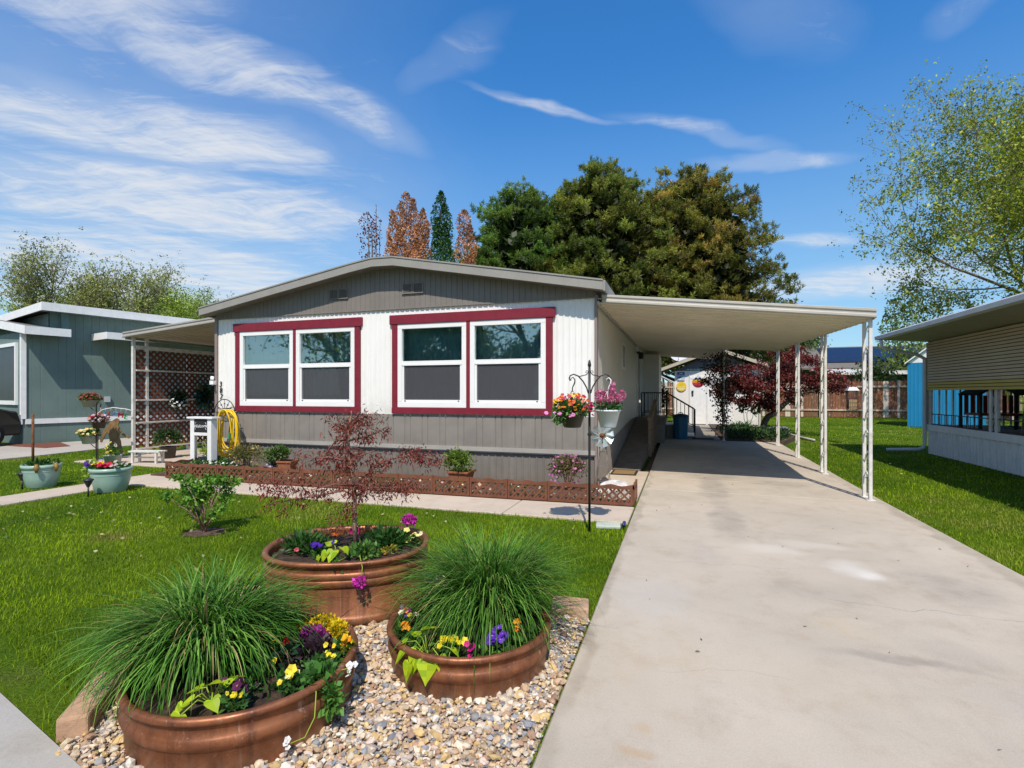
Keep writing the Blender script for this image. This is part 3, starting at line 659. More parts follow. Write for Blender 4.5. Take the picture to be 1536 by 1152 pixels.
for cx, cz in ((-6.08, 3.36), (-4.52, 3.37)):
    mb = MB(); y = YF - .03
    for s in (-1, 1):
        x = cx + s * .105
        mb.box(x - .10, x - .085, y - .02, y, cz - .085, cz + .085); mb.box(x + .085, x + .10, y - .02, y, cz - .085, cz + .085)
        mb.box(x - .085, x + .085, y - .02, y, cz + .072, cz + .086)
        for k in range(7): mb.hexa([(x - .085, y - .018, cz - .08 + k * .022), (x + .085, y - .018, cz - .08 + k * .022), (x + .085, y - .002, cz - .066 + k * .022), (x - .085, y - .002, cz - .066 + k * .022), (x - .085, y - .018, cz - .077 + k * .022), (x + .085, y - .018, cz - .077 + k * .022), (x + .085, y - .002, cz - .063 + k * .022), (x - .085, y - .002, cz - .063 + k * .022)])
    mb.box(cx - .215, cx + .215, y - .028, y, cz - .102, cz - .086)
    mb.build('gable_vent', GABLE, home)
# writing
def text_geo(s, size, ext=.003, shear=0.0, spacing=1.0):
    cu = bpy.data.curves.new('letters', 'FONT'); cu.body = s; cu.size = size; cu.extrude = ext; cu.shear = shear; cu.space_character = spacing
    cu.align_x = 'CENTER'; cu.align_y = 'CENTER'; cu.resolution_u = 3
    o = bpy.data.objects.new('letters', cu); COL.objects.link(o)
    dg = bpy.context.evaluated_depsgraph_get(); me = bpy.data.meshes.new_from_object(o.evaluated_get(dg))
    V = [v.co.copy() for v in me.vertices]; F = [tuple(p.vertices) for p in me.polygons]
    bpy.data.objects.remove(o); bpy.data.curves.remove(cu); bpy.data.meshes.remove(me)
    return V, F
def put_text(mb, s, size, o, right=(1, 0, 0), up=(0, 0, 1), ext=.003, mi=0, rot=0.0, shear=0.0, spacing=1.0, sx=1.0):
    V, F = text_geo(s, size, ext, shear, spacing); r = Vector(right); u = Vector(up); n = r.cross(u); O = Vector(o); c, q = math.cos(rot), math.sin(rot)
    mb.add([O + r * ((v.x * c - v.y * q) * sx) + u * (v.x * q + v.y * c) + n * v.z for v in V], F, mi)
for ch, x, z, rt in (('3', -8.965, 1.685, .05), ('8', -8.955, 1.555, .08), ('7', -8.95, 1.425, -.12)):
    mb = MB(); put_text(mb, ch, .15, (x, YF - .016, z), ext=.006, rot=rt, shear=.15); mb.build('house_number', BLACK, home)
# side window and side door under the carport
mb = MB(); X = XR
for (a, b, c, d) in ((11.95, 12.65, 2.62, 2.68), (11.95, 12.65, 2.06, 2.12), (11.95, 12.01, 2.12, 2.62), (12.59, 12.65, 2.12, 2.62), (12.28, 12.32, 2.12, 2.62)): mb.box(X - .06, X + .012, a, b, c, d)
sw = mb.build('side_window', VINYL, home)
mb = MB(); mb.poly([(X + .004, 12.0, 2.1), (X + .004, 12.6, 2.1), (X + .004, 12.6, 2.64), (X + .004, 12.0, 2.64)]); mb.build('pane', mk('dark_glass', (.02, .02, .022), .1, 3, .25), sw)
mb = MB(); mb.box(X - .03, X - .005, 16.14, 17.02, .79, 2.80)
door = mb.build('side_door', mk('brown_door', (.10, .055, .04), .1, 4, .5), home)
mb = MB(); mb.tube([(X + .0, 16.25, 1.75), (X + .05, 16.25, 1.75)], .03, 10); mb.build('door_handle', GALV, door)
mb = MB(); mb.box(X - .02, X + .04, 16.02, 16.12, .78, 2.9); mb.box(X - .02, X + .04, 17.03, 17.13, .78, 2.9); mb.build('door_frame', WHITE, home)
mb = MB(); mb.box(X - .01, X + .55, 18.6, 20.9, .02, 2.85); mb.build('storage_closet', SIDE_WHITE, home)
mb = MB(); mb.tube([(X + .03, 15.75, 2.72), (X + .12, 15.75, 2.72)], .035, 8); mb.lathe([(.02, .08), (.07, .06), (.075, -.1), (.05, -.12)], (X + .15, 15.75, 2.65), 12); mb.build('porch_light', BLACK, home)
# hose bib with meter at the left corner
mb = MB(); mb.lathe([(.035, 0), (.035, .06), (.02, .07)], (XL - .02, YF - .09, 1.78), 12); mb.box(XL - .06, XL + .03, YF - .12, YF - .036, 1.68, 1.76); mb.tube([(XL - .01, YF - .1, 1.72), (XL + .06, YF - .16, 1.68)], .02, 8); mb.build('corner_lamp', WHITE, home)

# ------------------------------------------------------------------ carport
cp = thing('carport', 'cream metal carport roof on pairs of thin white posts along the driveway', 'carport', (.65, 12, 0))
def cz(x, y):      # height of the underside
    if y <= 15.81: return 2.955 + (x - XR) / (2.58 - XR) * ((2.52 + (y - 8.05) * .024) - 2.955)
    return 3.06 + (x - XR) / (1.22 - XR) * (2.86 - 3.06)
def sheet(mb, x0, x1, y0, y1, step=.26):
    y = y0; k = 0
    while y < y1 - 1e-6:
        e = min(step, y1 - y); q = [(y, 0), (y + e * .76, 0), (y + e * .77, -.035), (y + e * .98, -.035), (y + e * .99, 0), (y + e, 0)]
        for (a, da), (b, db) in zip(q[:-1], q[1:]):
            mb.add([(x0, a, cz(x0, min(y0 + .01, a) if False else a) + da), (x0, b, cz(x0, b) + db), (x1, b, cz(x1, b) + db), (x1, a, cz(x1, a) + da)], [(0, 1, 2, 3)])
        y += step
    mb.hexa([(x0, y0, cz(x0, y0) + .05), (x1, y0, cz(x1, y0) + .05), (x1, y1, cz(x1, y1) + .05), (x0, y1, cz(x0, y1) + .05), (x0, y0, cz(x0, y0) + .065), (x1, y0, cz(x1, y0) + .065), (x1, y1, cz(x1, y1) + .065), (x0, y1, cz(x0, y1) + .065)])
mb = MB(); sheet(mb, XR + .02, 2.49, 8.18, 15.80); sheet(mb, XR + .02, 1.22, 15.83, 21.4); mb.build('roof_panel', CREAM, cp)
def edge(mb, a, b, prof):
    """trim along a-b with profile (out, up)"""
    a = Vector(a); b = Vector(b); d = (b - a).normalized(); out = Vector((d.y, -d.x, 0)).normalized()
    A = [a + out * o + Vector((0, 0, z)) for o, z in prof]; B = [b + out * o + Vector((0, 0, z)) for o, z in prof]; mb.prism(A, B)
GUT = [(0, -.012), (.05, -.012), (.06, 0), (.06, .03), (.045, .04), (.045, .07), (.06, .08), (.06, .115), (0, .115)]
mb = MB(); edge(mb, (XR + .1, 8.18, cz(XR + .1, 8.18)), (2.505, 8.18, cz(2.505, 8.18)), GUT); mb.build('front_gutter', CREAMTRIM, cp, bevel=.003)
mb = MB(); edge(mb, (2.495, 8.19, cz(2.495, 8.19)), (2.495, 15.82, cz(2.495, 15.8)), [(0, -.02), (.02, -.02), (.02, .1), (0, .1)])
edge(mb, (1.225, 15.82, cz(1.22, 15.82)), (1.225, 21.4, cz(1.22, 21.4)), [(0, -.02), (.02, -.02), (.02, .1), (0, .1)])
edge(mb, (2.5, 15.815, cz(2.5, 15.8)), (1.23, 15.815, cz(1.2, 15.8)), [(0, -.02), (.015, -.02), (.015, .1), (0, .1)]); mb.build('edge_trim', CREAMTRIM, cp)
mb = MB(); mb.box(XR + .025, XR + .06, 8.1, 15.8, 2.90, 2.95); mb.build('ledger_strip', CREAMTRIM, cp)
def post_mesh(h, seed):
    rng = random.Random(seed); mb = MB()
    for y in (-.125, .125):
        mb.box(-.021, .021, y - .021, y + .021, 0.012, h); mb.box(-.05, .05, y - .05, y + .05, 0, .011)
    sc = []; z = .22; k = 0
    while z < h - .15:
        s = 1 if k % 2 else -1
        pts = [(0, s * .10, z), (0, s * .05, z + .1), (0, -s * .03, z + .16), (0, -s * .085, z + .12), (0, -s * .06, z + .06), (0, -s * .02, z + .09)]
        s_ = MB(); s_.tube(pts, .0075, 6); sc.append(s_); z += .29; k += 1
    return mb, sc
for x, y, bz in ((2.465, 8.36, .03), (2.465, 10.68, .045), (2.465, 12.9, .07), (2.465, 15.35, .10), (1.17, 16.15, .118)):
    tz = cz(x, y) - .012
    mb, sc = post_mesh(tz - bz, y); mb.v = [(a + x, b + y, c + bz) for a, b, c in mb.v]; p = mb.build('post', OLDWHITE, cp, bevel=.004)
    for s_ in sc: s_.v = [(a + x, b + y, c + bz) for a, b, c in s_.v]; s_.build('scroll', OLDWHITE, p)

# ------------------------------------------------------------------ porch awning and lattice screen, left
aw = thing('porch_awning', 'ribbed metal awning on white posts off the left side of the grey mobile home', 'awning', (-10.8, 9.5, 0))
mb = MB(); x0, x1 = -12.42, XL - .03
def az_(x): return 2.82 + (x + 12.42) * .083
YA = 8.62; y = YA
while y < 12.6:
    for (a, da), (b, db) in zip([(0, 0), (.12, 0), (.13, .03), (.16, .03)], [(.12, 0), (.13, .03), (.16, .03), (.17, 0)]):
        mb.add([(x0, y + a, az_(x0) + da), (x1, y + a, az_(x1) + da), (x1, y + b, az_(x1) + db), (x0, y + b, az_(x0) + db)], [(0, 1, 2, 3)])
    y += .17
mb.hexa([(x0, YA, az_(x0) + .05), (x1, YA, az_(x1) + .05), (x1, 12.6, az_(x1) + .05), (x0, 12.6, az_(x0) + .05), (x0, YA, az_(x0) + .06), (x1, YA, az_(x1) + .06), (x1, 12.6, az_(x1) + .06), (x0, 12.6, az_(x0) + .06)])
mb.build('roof_panel', mk('awning_metal', (.42, .35, .26), .06, 2, .5), aw)
mb = MB(); edge(mb, (x0 - .03, YA, az_(x0)), (x1, YA, az_(x1)), GUT); edge(mb, (x0, 12.6, az_(x0) - .02), (x0, YA + .01, az_(x0) - .02), [(0, -.03), (.03, -.03), (.03, .1), (0, .1)]); mb.build('gutter', BELT, aw, bevel=.003)
for x, y in ((-12.33, 8.74), (-12.33, 9.06), (-12.33, 12.2)):
    mb = MB(); mb.box(x - .03, x + .03, y - .03, y + .03, .027, az_(x) - .0); mb.build('post', OLDWHITE, aw)
lt = thing('lattice_screen', 'brown diagonal lattice screen with white rails standing along the porch edge', 'lattice screen', (-12.6, 10.2, 0))
mb = MB(); ya, yb, za, zb = 8.78, 12.2, .12, 2.56; X = -12.33; sp = .16
def clip(p0, d, L):
    return p0
k = ya - (zb - za)
while k < yb:
    for sgn in (1, -1):
        # lath from (k, za) going up at 45 degrees
        t0 = max(0, ya - k); t1 = min(zb - za, yb - k)
        if t1 - t0 > .02:
            if sgn == 1: a, b = (k + t0, za + t0), (k + t1, za + t1)
            else: a, b = (k + t0, zb - t0), (k + t1, zb - t1)
            mb.bar((X + (.005 if sgn == 1 else -.005), a[0], a[1]), (X + (.005 if sgn == 1 else -.005), b[0], b[1]), .009, .050, up=(0, 0, 1))
    k += sp * 1.0
mb.build('lattice', WOODBROWN, lt)
mb = MB()
for z in (.16, .78, 1.32, 2.03): mb.box(X + .02, X + .055, 8.78, 12.17, z, z + .038)
mb.box(X + .012, X + .056, 8.78, 12.17, 2.55, 2.64); mb.build('rails', OLDWHITE, lt)
mb = MB(); mb.box(X - .045, X + .003 - .02, 10.15, 10.35, .03, 2.5); mb.build('white_board', WHITE, lt)

# ------------------------------------------------------------------ entry ramp with rail, steps, bin
rp = thing('entry_ramp', 'long brown entry ramp with a wooden handrail beside the side wall under the carport', 'ramp', (-.95, 12.5, 0))
mb = MB(); mb.hexa([(-1.25, 9.98, .0), (-.74, 9.98, .0), (-.74, 15.0, .0), (-1.25, 15.0, .0), (-1.25, 9.98, .045), (-.74, 9.98, .045), (-.74, 15.0, .74), (-1.25, 15.0, .74)])
mb.box(-1.25, -.45, 15.01, 18.4, .62, .74); mb.build('deck', RAMPCARPET, rp)
mb = MB(); mb.box(-.70, -.45, 15.02, 15.06, .1, .62); mb.box(-.5, -.46, 15.07, 18.4, .1, .62); mb.build('side_skirt', SKIRT, rp)
mb = MB()
for y in (12.35, 13.25, 14.15, 15.0): mb.box(-.735, -.655, y - .04, y + .04, .03, .62 + (y - 12.3) * .142 + .28)
for k in range(24):
    y = 12.45 + k * .107; z = .05 + (y - 9.98) * .138; mb.box(-.71, -.685, y, y + .035, z, .86 + (y - 12.3) * .142)
mb.build('balusters', RAILWOOD, rp)
mb = MB(); mb.bar((-.695, 12.2, .90), (-.695, 15.1, 1.31), .10, .045); mb.build('handrail', RAILWOOD, rp, bevel=.006)
st = thing('entry_steps', 'steps with black metal railing beside the blue bin at the side door', 'steps', (0, 17.3, 0))
mb = MB()
for i in range(3): mb.box(-.44 + .28 * i, -.44 + .28 * (i + 1), 16.75, 18.0, .121, .62 - .17 * (i + 1) + .06)
mb.build('treads', SKIRT, st)
mb = MB()
for i in range(3): mb.box(-.46 + .28 * i, -.44 + .28 * (i + 1) + .02, 16.73, 18.0, .62 - .17 * (i + 1) + .061, .62 - .17 * (i + 1) + .085)
mb.build('nosings', OLDWHITE, st)
for yy in (16.78, 18.05):
    mb = MB(); mb.tube([(-1.2, yy, 1.52), (-.45, yy, 1.52), (.40, yy, 1.0), (.40, yy, .13)], .018, 6)
    mb.tube([(-1.2, yy, .9), (-.45, yy, .9), (.40, yy, .42)], .012, 6)
    for k in range(13):
        x = -1.1 + k * .12; lo = .9 if x < -.45 else .9 - (x + .45) * .565; hi = 1.52 if x < -.45 else 1.52 - (x + .45) * .612
        mb.tube([(x, yy, lo), (x, yy, hi)], .008, 5)
    mb.tube([(-1.2, yy, .75), (-1.2, yy, 1.52)], .018, 6); mb.tube([(-.45, yy, .75), (-.45, yy, 1.52)], .018, 6)
    mb.build('railing', BLACK, st)
bn = thing('rubbish_bin', 'round ribbed blue bin with a dark lid beside the entry steps', 'bin', (-.02, 16.48, .12))
prof = [(.175, 0)]; 
mb = MB(); n = 40; V = []; F = []
for j, (r, z) in enumerate([(.19, 0), (.195, .05), (.215, .60), (.225, .62), (.225, .66)]):
    for k in range(n):
        q = r + (.008 if (k % 4) < 2 and 0 < j < 3 else 0); a = 2 * PI * k / n; V.append((-.02 + q * math.cos(a), 16.48 + q * math.sin(a), .121 + z))
for j in range(4):
    for k in range(n): F.append((j * n + k, j * n + (k + 1) % n, (j + 1) * n + (k + 1) % n, (j + 1) * n + k))
mb.add(V, F); mb.build('bin_body', BLUEBIN, bn)
mb = MB(); mb.lathe([(.235, .65), (.235, .69), (.2, .73), (.06, .76), (0, .765)], (-.02, 16.48, .121), 32); mb.tube([(-.09, 16.48, .88), (-.06, 16.48, .915), (.02, 16.48, .915), (.05, 16.48, .88)], .012, 6); mb.build('lid', mk('dark_blue_lid', (.012, .05, .10), .1, 4, .4), bn)
def mat_rug(name, label, x, y, z, w, d, col, tilt=0.0):
    t = thing(name, label, 'doormat', (x, y, z)); a = MB(); a.hexa([(x - w / 2, y - d / 2, z), (x + w / 2, y - d / 2, z), (x + w / 2, y + d / 2, z + tilt), (x - w / 2, y + d / 2, z + tilt), (x - w / 2, y - d / 2, z + .012), (x + w / 2, y - d / 2, z + .012), (x + w / 2, y + d / 2, z + .012 + tilt), (x - w / 2, y + d / 2, z + .012 + tilt)]); a.build('border', RUBBER, t)
    a = MB(); e = .04; f = tilt * e / d; a.poly([(x - w / 2 + e, y - d / 2 + e, z + .015 + f), (x + w / 2 - e, y - d / 2 + e, z + .015 + f), (x + w / 2 - e, y + d / 2 - e, z + .015 + tilt - f), (x - w / 2 + e, y + d / 2 - e, z + .015 + tilt - f)]); a.build('pile', col, t)
mat_rug('doormat', 'tan coir doormat with a dark border at the foot of the ramp', -1.0, 9.66, .031, .46, .55, mk('coir', (.24, .15, .06), .2, 60, .95, bump=.5))
mat_rug('doormat', 'dark brown doormat lying on the patio beside the blue bin', .62, 16.6, .121, .62, .42, mk('dark_mat', (.05, .03, .02), .3, 60, .95))

# ================================================================== WHITE SHED AND WHAT HANGS ON IT
sh = thing('garden_shed', 'white panelled garden shed with a grey gable behind the carport', 'shed', (1.5, 25.5, 0))
SY = 24.0
mb = MB(); mb.ribs((-.28, SY, 0), (1, 0), (0, -1), [(0, 0), (.60, 0), (.603, -.012), (.612, -.012), (.615, 0)], 3.45, .02, 2.50); mb.box(-.28, 3.17, SY + .02, 27, .02, 2.5); mb.build('wall', mk('shed_white', (.74, .72, .69), .03, 2, .6, streak=((.45, .42, .38), .25), dirt=(0, .5, (.4, .33, .25), .5)), sh)
mb = MB(); mb.prism([(-.28, SY - .012, 2.501), (3.17, SY - .012, 2.501), (1.45, SY - .012, 3.36)], [(-.28, 27, 2.501), (3.17, 27, 2.501), (1.45, 27, 3.36)]); mb.build('gable', mk('shed_grey', (.12, .115, .12), .1, 3, .6), sh)
mb = MB()
for a, b in (((-1.0, 2.52), (1.45, 3.42)), ((1.45, 3.42), (3.6, 2.62))):
    mb.prism([(a[0], SY - .45, a[1]), (b[0], SY - .45, b[1]), (b[0], SY - .45, b[1] + .05), (a[0], SY - .45, a[1] + .05)], [(a[0], 27.2, a[1]), (b[0], 27.2, b[1]), (b[0], 27.2, b[1] + .05), (a[0], 27.2, a[1] + .05)])
mb.build('roof', SHINGLE, sh)
mb = MB()
for a, b in (((-1.0, 2.42), (1.449, 3.32)), ((1.451, 3.32), (3.6, 2.52))): mb.prism([(a[0], SY - .48, a[1]), (b[0], SY - .48, b[1]), (b[0], SY - .48, b[1] + .135), (a[0], SY - .48, a[1] + .135)], [(a[0], SY - .452, a[1]), (b[0], SY - .452, b[1]), (b[0], SY - .452, b[1] + .135), (a[0], SY - .452, a[1] + .135)])
mb.build('barge_board', mk('beige_trim', (.46, .40, .31), .06, 4, .5), sh)
for (x0, x1) in ((.37, 1.02), (1.10, 2.08)):
    mb = MB(); y = SY - .03; mb.box(x0, x1, y, SY - .013, .16, 2.24); mb.box(x0 - .035, x0 - .002, y - .01, SY - .013, .1, 2.3); mb.box(x1 + .002, x1 + .035, y - .01, SY - .013, .1, 2.3)
    mb.box(x0, x1, y - .01, y - .001, 2.14, 2.24); d = mb.build('door', WHITE, sh)
    mb = MB(); mb.box(x0 + .06, x0 + .14, y - .05, y - .001, 1.52, 1.62); mb.tube([(x0 + .1, y - .045, 1.44), (x0 + .1, y - .015, 1.44)], .04, 10); mb.build('padlock', BLACK, d)
mb = MB(); mb.tube([(-.9, SY - .5, 2.4), (-.85, SY - .5, 2.25), (-.35, SY - .1, 2.0), (-.33, SY - .05, 1.9), (-.33, SY - .05, .15)], .035, 8); mb.build('downpipe', OLDWHITE, sh)
mb = MB(); mb.box(3.12, 3.20, SY - .06, SY - .013, .02, 2.5); mb.build('corner_board', mk('pinkish_board', (.55, .47, .43), .08, 4, .6), sh)
def sign(name, label, cat, x, z, build):
    t = thing(name, label, cat, (x, SY - .03, z)); build(t, SY - .035); return t
def rect_part(t, nm, x0, x1, z0, z1, y, mat): a = MB(); a.box(x0, x1, y, y + .012, z0, z1); return a.build(nm, mat, t)
C_NAVY = mk('navy_print', (.03, .05, .16), .05, 4, .4); C_WHITE = mk('white_print', (.75, .76, .78), .03, 4, .4); C_YEL = mk('yellow_print', (.72, .50, .03), .12, 5, .4); C_TEALP = mk('teal_print', (.05, .22, .2), .08, 4, .5)
C_RED = mk('red_print', (.42, .03, .04), .1, 5, .5); C_ORANGE = mk('orange_print', (.70, .20, .02), .1, 5, .5); C_BLUE = mk('blue_print', (.10, .30, .62), .1, 5, .5); C_GREEN = mk('green_print', (.04, .27, .09), .1, 5, .5); C_PINK = mk('pink_print', (.75, .22, .32), .1, 5, .5)
def b1(t, y):
    rect_part(t, 'panel', -.17, .14, 2.06, 2.44, y, mk('pale_blue_print', (.36, .43, .56), .08, 8, .4)); rect_part(t, 'heading', -.165, .135, 2.33, 2.435, y - .004, C_NAVY)
    a = MB(); a.plate([(-.12, 2.22), (-.06, 2.25), (.02, 2.21), (-.06, 2.18), (-.12, 2.19)], y - .008, y - .001); a.build('emblem', C_NAVY, t)
    a = MB(); a.plate([(-.14, 2.08), (0, 2.1), (.04, 2.16), (-.05, 2.14)], y - .008, y - .001); a.box(.05, .12, y - .006, y - .001, 2.1, 2.13); a.box(-.09, .06, y - .007, y - .0045, 2.365, 2.40); a.build('lettering', C_WHITE, t)
sign('wall_sign', 'pale blue rectangular sign with a navy heading on the shed wall', 'sign', -.015, 2.06, b1)
def b2(t, y):
    a = MB(); a.disc((0, y - .006, 1.80), .215, 28, 0, 'y'); a.prism([(.215 * math.cos(k * PI / 14), y, 1.80 + .215 * math.sin(k * PI / 14)) for k in range(28)], [(.215 * math.cos(k * PI / 14), y + .012, 1.80 + .215 * math.sin(k * PI / 14)) for k in range(28)]); a.build('disc', C_YEL, t)
    a = MB(); a.box(-.2, .2, y - .012, y - .007, 1.775, 1.79); a.box(-.15, .15, y - .012, y - .007, 1.70, 1.74); a.box(-.10, .10, y - .012, y - .007, 1.65, 1.68); a.build('lettering', mk('cream_print', (.78, .7, .4), .05, 5, .5), t)
sign('round_sign', 'round yellow metal sign below the pale blue sign on the shed', 'sign', 0, 1.58, b2)
def b3(t, y):
    c = (.70, 2.0); r = .25
    def band(z0, z1, m_, nm):
        a = MB(); P = []
        N = 12
        for k in range(N + 1):
            z = z0 + (z1 - z0) * k / N; P.append((c[0] - math.sqrt(max(0, r * r - (z - c[1]) ** 2)), z))
        for k in range(N, -1, -1):
            z = z0 + (z1 - z0) * k / N; P.append((c[0] + math.sqrt(max(0, r * r - (z - c[1]) ** 2)), z))
        a.plate(P, y, y + .012); a.build(nm, m_, t)
    band(1.752, 1.86, mk('maroon_print', (.17, .02, .05), .1, 5, .5), 'base_band'); band(1.861, 1.96, C_RED, 'red_band'); band(1.961, 2.05, C_ORANGE, 'orange_band'); band(2.051, 2.12, C_YEL, 'yellow_band'); band(2.121, 2.248, C_BLUE, 'sky_band')
    a = MB(); a.box(.685, .715, y - .012, y - .001, 1.9, 2.12)
    for q in range(7):
        an = PI * q / 6 + .0; L = .19; a.prism([(.70, y - .012, 2.13), (.70 + L * .6 * math.cos(an) - .03 * math.sin(an), y - .012, 2.13 + L * .6 * math.sin(an) * .7 + .03), (.70 + L * math.cos(an), y - .012, 2.10 + L * math.sin(an) * .6 - .03)], [(.70, y - .002, 2.13), (.70 + L * .6 * math.cos(an) - .03 * math.sin(an), y - .002, 2.13 + L * .6 * math.sin(an) * .7 + .03), (.70 + L * math.cos(an), y - .002, 2.10 + L * math.sin(an) * .6 - .03)])
    a.build('palm_tree_cutout', C_NAVY, t)
    a = MB(); a.tube([(.66, y, 2.24), (.70, y, 2.32), (.74, y, 2.24)], .004, 4); a.build('hanger', BLACK, t)
sign('round_plaque', 'round striped sunset plaque with a dark blue palm tree hanging on the shed door', 'plaque', .70, 1.75, b3)
def b4(t, y):
    rect_part(t, 'board', .20, .86, 2.52, 2.585, y + .018 - .02, C_TEALP); a = MB(); rng = random.Random(4); x = .24
    while x < .84:
        w = rng.uniform(.012, .03); a.box(x, x + w, y - .005, y - .0025, 2.533, 2.57 - rng.choice([0, 0, .012])); x += w + (.012 if rng.random() < .8 else .05)
    a.build('lettering', C_WHITE, t)
sign('name_board', 'narrow teal name board above the shed door', 'sign', .53, 2.52, b4)
def b5(t, y):
    a = MB(); P = []
    for k in range(10):
        r = .17 if k % 2 == 0 else .065; an = PI / 2 + k * PI / 5; P.append((1.0 + r * math.cos(an), 2.86 + r * math.sin(an)))
    a.prism([(x, y + .005, z) for x, z in P], [(x, y + .018, z) for x, z in P]); a.build('star', BLACK, t)
sign('metal_star', 'black five pointed metal star on the grey shed gable', 'star', 1.0, 2.7, b5)
def b6(t, y):
    n = 900; a = RNG.random(n) * 2 * PI; q = .22 + .06 * RNG.normal(size=n).clip(-1.6, 1.6); P = np.stack([2.42 + q * np.cos(a), np.full(n, y - .03) - .04 * RNG.random(n), 1.93 + q * np.sin(a)], 1)
    soup('berries', kites(P, rdir(n), .07, .045), 4, pick([(.35, .02, .02), (.5, .03, .02), (.12, .01, .01), (.6, .45, .4)], n), PETAL, t)
    b = MB(); b.tube([(2.42 + .22 * math.cos(k * PI / 10), y - .005, 1.93 + .22 * math.sin(k * PI / 10)) for k in range(20)], .03, 6, closed=True); b.build('ring', DARKWOOD, t)
sign('wreath', 'red berry wreath hanging on the shed wall beside the maple', 'wreath', 2.42, 1.65, b6)
def b7(t, y):
    rect_part(t, 'board', 2.50, 2.92, 1.50, 1.62, y, mk('dark_red_print', (.12, .03, .03), .1, 5, .5)); a = MB(); a.box(2.56, 2.86, y - .004, y - .001, 1.545, 1.575); a.build('lettering', C_WHITE, t)
sign('small_sign', 'small dark red sign under the wreath on the shed wall', 'sign', 2.7, 1.5, b7)
def b8(t, y):
    a = MB(); a.disc((2.1, y, 1.66), .14, 18, 0, 'y', 1.0); a.plate([(2.02, 1.52), (2.2, 1.52), (2.16, 1.6), (2.06, 1.6)], y - .003, y + .01); a.build('board', C_GREEN, t)
sign('small_sign', 'small green cutout sign left of the wreath on the shed wall', 'sign', 2.1, 1.52, b8)
dish = thing('satellite_dish', 'pale grey satellite dish standing above the shed roof', 'satellite dish', (-.1, 25, 2.9))
mb = MB(); prof = [(0, .0), (.2, .02), (.36, .07), (.44, .11)]; mb.lathe(prof, (0, 0, 0), 24)
Mx = Matrix.Translation((-.12, 24.9, 3.30)) @ Matrix.Rotation(R(62), 4, 'X') @ Matrix.Rotation(R(10), 4, 'Y'); mb.v = [tuple(Mx @ Vector(v)) for v in mb.v]; mb.build('reflector', mk('dish_grey', (.50, .50, .56), .06, 4, .4), dish)
mb = MB(); mb.tube([(-.12, 24.92, 3.28), (-.12, 25.1, 3.1), (-.12, 25.1, 2.86)], .03, 8); mb.tube([(-.12, 24.85, 3.0), (-.12, 24.35, 3.2)], .015, 6); mb.box(-.17, -.07, 24.3, 24.4, 3.16, 3.25); mb.build('mast', GALV, dish)

# ------------------------------------------------------------------ shade bed: leaning red maple, vine, hosta, rocks
RDK = [(.10, .018, .02), (.19, .03, .032), (.28, .045, .045), (.14, .035, .028), (.22, .055, .042)]
mp = thing('japanese_maple', 'dark red maple with a leaning crooked trunk growing beside the back of the carport', 'tree', (2.75, 20.2, .12))
mb = MB(); L0 = Vector((2.75, 20.2, .12))
trunk = [(0, 0, -.05), (.06, 0, .35), (.18, .02, .55), (.42, 0, .70), (.62, -.02, .92), (.80, 0, 1.10), (.88, 0, 1.35)]
mb.tube([L0 + Vector(p) for p in trunk], [.13, .11, .105, .10, .085, .08, .06], 9); mb.build('trunk', BARK, mp)
mb = MB(); lim = []
rng = random.Random(5)
for b0, tips_ in (((.62, -.02, .92), [(.2, -.2, 1.25), (-.35, -.3, 1.65), (-.9, -.4, 1.95)]), ((.88, 0, 1.35), [(.6, .1, 1.7), (.1, .1, 2.1), (-.4, 0, 2.4)]), ((.88, 0, 1.35), [(1.2, 0, 1.75), (1.7, -.1, 2.0)]), ((.80, 0, 1.1), [(1.3, -.2, 1.4), (1.9, -.3, 1.6)]), ((.88, 0, 1.35), [(.95, .2, 1.9), (1.0, .2, 2.4)]), ((.42, 0, .7), [(.2, .1, 1.0), (-.1, .1, 1.2)])):
    pts = [b0] + tips_; mb.tube([L0 + Vector(p) for p in pts], [.05 * (1 - .7 * i / (len(pts) - 1)) for i in range(len(pts))], 6); lim += tips_
mb.build('branches', BARK, mp)
PP = []; CC = []
for k in range(84):
    c = L0 + Vector(rng.choice(lim)) + Vector((rng.gauss(-.22, .62), rng.gauss(0, .5), rng.gauss(.14, .3))); rr = rng.uniform(.22, .42)
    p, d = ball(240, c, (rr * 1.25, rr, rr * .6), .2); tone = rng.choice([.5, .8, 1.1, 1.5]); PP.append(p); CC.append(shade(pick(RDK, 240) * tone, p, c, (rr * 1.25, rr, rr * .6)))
P = np.concatenate(PP); C = np.concatenate(CC); k = P[:, 2] > .85; P = P[k]; C = C[k]
k = ~((P[:, 0] < 2.62) & (P[:, 2] > 2.5) & (P[:, 1] < 21.5)); P = P[k]; C = C[k]
soup('crown', kites(P, rdir(len(P)) + np.array([0, 0, -.4]), .085, .05), 4, C.clip(.004, 1), LEAF, mp)
vn = thing('climbing_vine', 'dark red and green vine climbing the white carport post in front of the shed', 'climber', (1.2, 16.2, .12))
mb = MB()
for k in range(5):
    ph = k * 1.3; mb.tube([(1.2 + .07 * math.cos(ph + z * 3), 16.16 + .2 * math.sin(ph + z * 2.2), .12 + z) for z in [0, .4, .8, 1.2, 1.6, 2.0, 2.4, 2.7]], .009, 5)
mb.build('stem', BARK, vn)
n = 1900; z = .2 + 2.5 * RNG.random(n) ** .55; w = .10 + .16 * np.clip((z - 1.2) / 1.4, 0, 1)
P = np.stack([1.14 + w * 1.1 * RNG.normal(size=n), 16.2 + .28 * RNG.normal(size=n), z], 1); P = P[(P[:, 2] < 2.68)]
